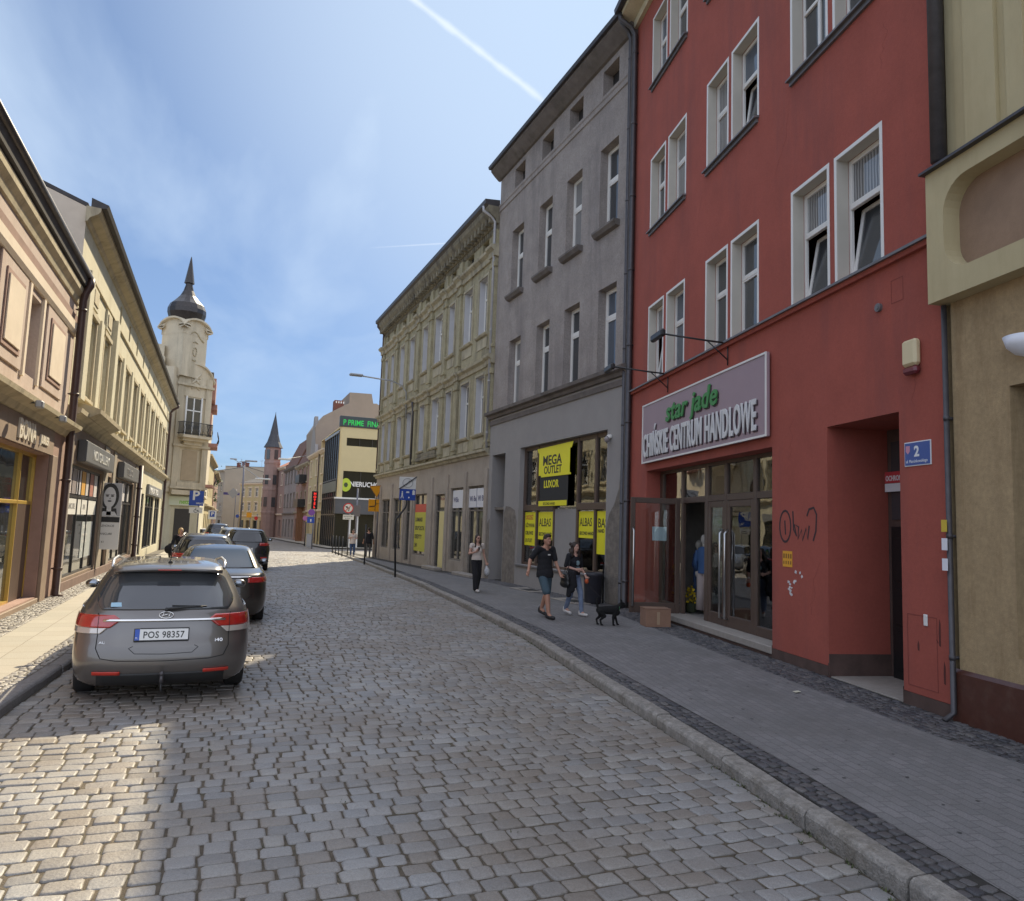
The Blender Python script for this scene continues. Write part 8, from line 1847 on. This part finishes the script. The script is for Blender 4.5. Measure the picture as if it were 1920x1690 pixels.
    H_ = []
    if hair_style == 'short': H_ = [('e', hd+Vector((0, -.014*s, .028*s)), (.081*s, .092*s, .100*s)), ('e', hd+Vector((0, .02*s, .085*s)), (.066*s, .075*s, .045*s))]
    elif hair_style == 'curly':
        r_ = random.Random(3); H_ = [('e', hd+Vector((0, -.02*s, .03*s)), (.09*s, .095*s, .105*s))]
        for k in range(46):
            a = r_.uniform(0, 2*math.pi); z = r_.uniform(-.26, .08); rad = .105-.02*abs(z+.1)
            if math.sin(a) > .45 and z < .07: continue
            H_.append(('e', hd+Vector((rad*1.1*math.cos(a)*s, (rad*math.sin(a)-.02)*s, z*s)), (.034*s, .03*s, .04*s)))
        for sg in (-1, 1): H_ += [('c', hd+Vector((sg*.078*s, -.015*s, .03*s)), hd+Vector((sg*.125*s, .0, -.21*s)), .034*s, .055*s), ('e', hd+Vector((sg*.12*s, .02*s, -.12*s)), (.05*s, .045*s, .06*s))]
    elif hair_style == 'long': H_ = [('e', hd+Vector((0, -.018*s, .03*s)), (.084*s, .092*s, .10*s))]+[('c', hd+Vector((sg*.075*s, -.01*s, .02*s)), hd+Vector((sg*.095*s, .03*s, -.26*s)), .028*s, .03*s) for sg in (-1, 1)]+[('c', hd+Vector((0, -.06*s, 0)), hd+Vector((0, -.085*s, -.25*s)), .07*s, .07*s)]
    elif hair_style == 'bob': H_ = [('e', hd+Vector((0, -.025*s, .02*s)), (.098*s, .105*s, .115*s)), ('e', hd+Vector((0, -.04*s, -.05*s)), (.10*s, .085*s, .10*s))]
    if H_: blob('hair', H_, hair, body, voxel, 2)
    return root, J, s
def base_pose(**kw):
    J = dict(head=(0, .02, 1.625), neck=(0, 0, 1.48), chest=(0, 0, 1.27), hip=(0, 0, .95), sh_r=(.19, 0, 1.42), sh_l=(-.19, 0, 1.42), el_r=(.26, -.02, 1.14), el_l=(-.26, -.02, 1.14), wr_r=(.29, .06, .90), wr_l=(-.29, .06, .90),
             kn_r=(.10, .02, .52), kn_l=(-.10, .02, .52), an_r=(.10, 0, .10), an_l=(-.10, 0, .10)); J.update(kw); return J
sk1 = skinmat('skin tanned', (.42, .22, .15)); sk2 = skinmat('skin light', (.50, .29, .22)); hb = mat('dark brown hair', (.03, .018, .012), .6, .3, 30, .3, 120, space='Object'); hbl = mat('blonde hair', (.50, .33, .14), .6, .3, 30, .3, 120, space='Object')
cblk = mat('black cotton', (.014, .014, .017), .95, .2, 12, .3, 14, space='Object'); cteal = mat('slate blue shorts', (.055, .09, .115), .9, .15, 10, .3, 12, space='Object'); cjean = mat('faded light jeans', (.16, .20, .29), .9, .25, 8, .3, 14, space='Object'); cwht = mat('pale cotton top', (.60, .53, .48), .9, .1, 10, .4, 14, space='Object'); cdj = mat('blue jeans', (.05, .09, .19), .9, .2, 8, .3, 14, space='Object')
sblk = plain('black shoe', (.02, .02, .022), .6); swht = plain('white shoe', (.62, .60, .58), .6)
# man striding towards the camera
ma, JM, s_ = person('man in a black t-shirt and slate blue shorts walking with one arm swung out', (6.58, 14.85, .112), R(180)-R(-14), 1.80, base_pose(head=(.0, .06, 1.61), neck=(0, .015, 1.47), el_r=(.33, -.08, 1.18), wr_r=(.44, .02, .95), hd_r=(.09, .06, -.1), el_l=(-.25, .05, 1.14), wr_l=(-.25, .20, .93), kn_r=(.08, .20, .53), an_r=(.07, .26, .10), kn_l=(-.09, -.02, .52), an_l=(-.09, -.20, .16), toe_l=(-.09, -.03, .06)), sk1, hb, 'short', cblk, cteal, sblk, .75, 'shorts')
g = MB(); g.box(-.035, .035, -.002, .002, -.012, .016, .002); o = g.build('chest_print', mwp, ma); o.location = Vector((-.01, .125, 1.30))*s_ ; o.rotation_euler = (R(-6), 0, 0)
# woman with curly hair carrying a jacket
wa, JW, s_ = person('woman with curly dark hair in a black printed shirt carrying a jacket', (7.45, 15.2, .112), R(180)-R(-20), 1.62, base_pose(el_r=(.26, -.02, 1.16), wr_r=(.13, .20, 1.10), hd_r=(-.1, .06, 0), el_l=(-.27, -.03, 1.14), wr_l=(-.27, .12, .95), curl_l=(0, 0, 1), kn_l=(-.08, .16, .53), an_l=(-.06, .22, .10), kn_r=(.08, -.02, .52), an_r=(.07, -.18, .15), toe_r=(.07, -.02, .06)), sk2, hb, 'curly', cblk, cjean, swht, .9, fem=True)
blob('jacket_over_arm', [('c', Vector((.16, .15, 1.03))*s_, Vector((.20, .14, .62))*s_, .06*s_, .07*s_), ('c', Vector((.24, .12, 1.04))*s_, Vector((.27, .10, .50))*s_, .05*s_, .06*s_), ('c', Vector((.20, .18, 1.02))*s_, Vector((.15, .2, .72))*s_, .05*s_, .05*s_)], cblk, wa, .01)
blob('shoulder_bag', [('e', Vector((.33, .03, .86))*s_, (.06, .13, .16)), ('e', Vector((.33, .03, .76))*s_, (.07, .15, .09))], plain('black leather', (.015, .015, .015), .4), wa, .01)
g = MB(); g.tube([Vector(q)*s_ for q in ((.33, .03, .95), (.24, .09, 1.25), (.17, .03, 1.47), (.22, -.09, 1.25), (.33, .02, .95))], .010, 6); g.build('bag_strap', plain('strap', (.02, .02, .02), .5), wa, True)
g = MB(); g.ell((0, 0, 0), .06, .008, .055); g.box(-.05, .05, -.004, .008, -.10, -.085); o = g.build('shirt_print', plain('grey teal print', (.25, .35, .38), .7), wa); o.location = Vector((0, .125, 1.25))*s_
g = MB(); g.tube([Vector((-.27, .115, .97))*s_, Vector((-.272, .10, .985))*s_], .034*s_, 12); g.build('watch', mwp, wa, True); blob('orange_pouch', [('e', Vector((-.27, .17, .82))*s_, (.05, .045, .06))], plain('orange red pouch', (.55, .10, .03), .6), wa, .01)
# woman with sunglasses further back
wb, JB, s_ = person('woman in sunglasses, pale top and wide black trousers holding a plastic bag', (7.08, 20.9, .112), R(180)-R(-10), 1.66, base_pose(el_r=(.25, -.02, 1.16), wr_r=(.15, .22, 1.22), hd_r=(-.03, .05, .1), kn_r=(.08, .12, .52), an_r=(.07, .14, .10), kn_l=(-.08, -.02, .52), an_l=(-.08, -.12, .12), el_l=(-.27, -.05, 1.14), wr_l=(-.32, .02, .90), curl_l=(0, 0, 1)), sk2, hb, 'long', cwht, cblk, swht, .25, wide=1.45, fem=True)
g = MB(); hd = JB['head']
for sg in (-1, 1): g.ell(hd+Vector((sg*.032*s_, .093*s_, .012*s_)), .028*s_, .008*s_, .022*s_, 10, 6); g.tube([hd+Vector((sg*.058*s_, .085*s_, .016*s_)), hd+Vector((sg*.078*s_, .0, .014*s_))], .004, 5)
g.tube([hd+Vector((-.01, .098*s_, .016)), hd+Vector((.01, .098*s_, .016))], .004, 5); g.build('sunglasses', plain('dark red lens', (.06, .012, .012), .15), wb, True)
g = MB(); g.box(-.035, .035, -.005, .005, -.07, .07, .005); o = g.build('phone', M['black'], wb); o.location = Vector((.10, .28, 1.30))*s_; o.rotation_euler = (R(-30), 0, 0)
blob('plastic_bag', [('e', Vector((-.34, .06, .62))*s_, (.085, .07, .12)), ('c', Vector((-.33, .06, .66))*s_, Vector((-.325, .045, .82))*s_, .07, .012)], mat('crinkled white bag', (.55, .55, .57), .4, .15, 20, .8, 25, space='Object'), wb, .01, 1)
# two distant people at the corner
q = ground_at(660, 1044); w3, _, _ = person('distant person in a white top and blue jeans standing by the bollards', (q.x, q.y, gz(q.y)+.11), R(170), 1.66, base_pose(el_r=(.25, 0, 1.16), wr_r=(.12, .2, 1.2), hd_r=(-.1, .03, .05), el_l=(-.25, 0, 1.16), wr_l=(-.14, .2, 1.15)), sk2, hb, 'short', cwht, cdj, sblk, .6, voxel=.014)
q = ground_at(697, 1046); w4, _, _ = person('distant person in a black top and grey trousers walking away past the ochre corner', (q.x-.25, q.y, gz(q.y)+.11), R(-10), 1.78, base_pose(kn_r=(.1, .12, .53), an_r=(.1, .1, .1), kn_l=(-.1, 0, .52), an_l=(-.1, -.15, .13)), sk1, hb, 'short', cblk, mat('grey trousers', (.12, .11, .10), .9, space='Object'), sblk, 1.0, voxel=.014)
w5, _, _ = person('woman with blonde hair in a black coat on the left kerb beside the parked cars', (at(345, 1010, 29.5).x-.12, 29.5, gz(29.5)+.05), R(-160), 1.58, base_pose(el_r=(.30, .05, 1.18), wr_r=(.34, .22, 1.0), el_l=(-.27, 0, 1.15)), sk2, hbl, 'bob', cblk, cblk, sblk, 1.8, voxel=.012, fem=True)
blob('shoulder_bag', [('e', (.40, .08, .82), (.14, .10, .16)), ('c', (.30, .02, .9), (.18, 0, .5), .14, .16)], cblk, w5, .014)
# small black dog, seen from the side, tail up
q = ground_at(1140, 1174); dg = empty('dog', (q.x+.02, q.y+.05, .112), R(-18), 'small black dog trotting on a lead beside the couple', 'dog')
D = [('c', (-.17, 0, .30), (.13, 0, .31), .075, .095), ('c', (.13, 0, .30), (.17, 0, .27), .095, .075), ('c', (.16, 0, .33), (.25, 0, .41), .065, .05), ('e', (.28, 0, .43), (.062, .05, .05)), ('c', (.31, 0, .42), (.375, 0, .405), .032, .020), ('e', (.385, 0, .41), (.014, .014, .012))]
for sg in (-1, 1):
    D += [('c', (.27, sg*.035, .46), (.262, sg*.06, .53), .022, .008)]
    fx = .14+.05*sg; D += [('c', (.14, sg*.05, .27), (.13+.03*sg, sg*.055, .17), .050, .030), ('c', (.13+.03*sg, sg*.055, .17), (fx+.01, sg*.055, .04), .028, .020), ('c', (fx+.01, sg*.055, .025), (fx+.04, sg*.055, .02), .017, .014)]
    kx = -.13-.03*sg; D += [('c', (-.16, sg*.045, .28), (kx+.02, sg*.055, .19), .062, .04), ('c', (kx+.02, sg*.055, .19), (kx-.06, sg*.055, .115), .032, .022), ('c', (kx-.06, sg*.055, .115), (kx-.045, sg*.055, .03), .020, .018), ('c', (kx-.045, sg*.055, .022), (kx-.01, sg*.055, .02), .016, .013)]
D += [('c', (-.20, 0, .33), (-.24, 0, .45), .026, .018), ('c', (-.24, 0, .45), (-.215, 0, .55), .018, .012)]
mdog = mat('black dog coat', (.006, .006, .006), .95, .4, 30, .6, 60, space='Object'); blob('body', D, mdog, dg, .006, 3)
g = MB(); g.tube([(.19+.052*.6, .06*math.cos(a), .355+.055*math.sin(a)) for a in np.linspace(0, 2*math.pi, 15)], .007, 5); g.build('harness', plain('green harness', (.05, .16, .07), .6), dg, True)
g = MB(); A = Vector((.2, 0, .40)); g.tube([A, A+Vector((-.25, .0, .05)), A+Vector((-.56, .1, .35))], .004, 5); g.build('lead', M['black'], dg, True)
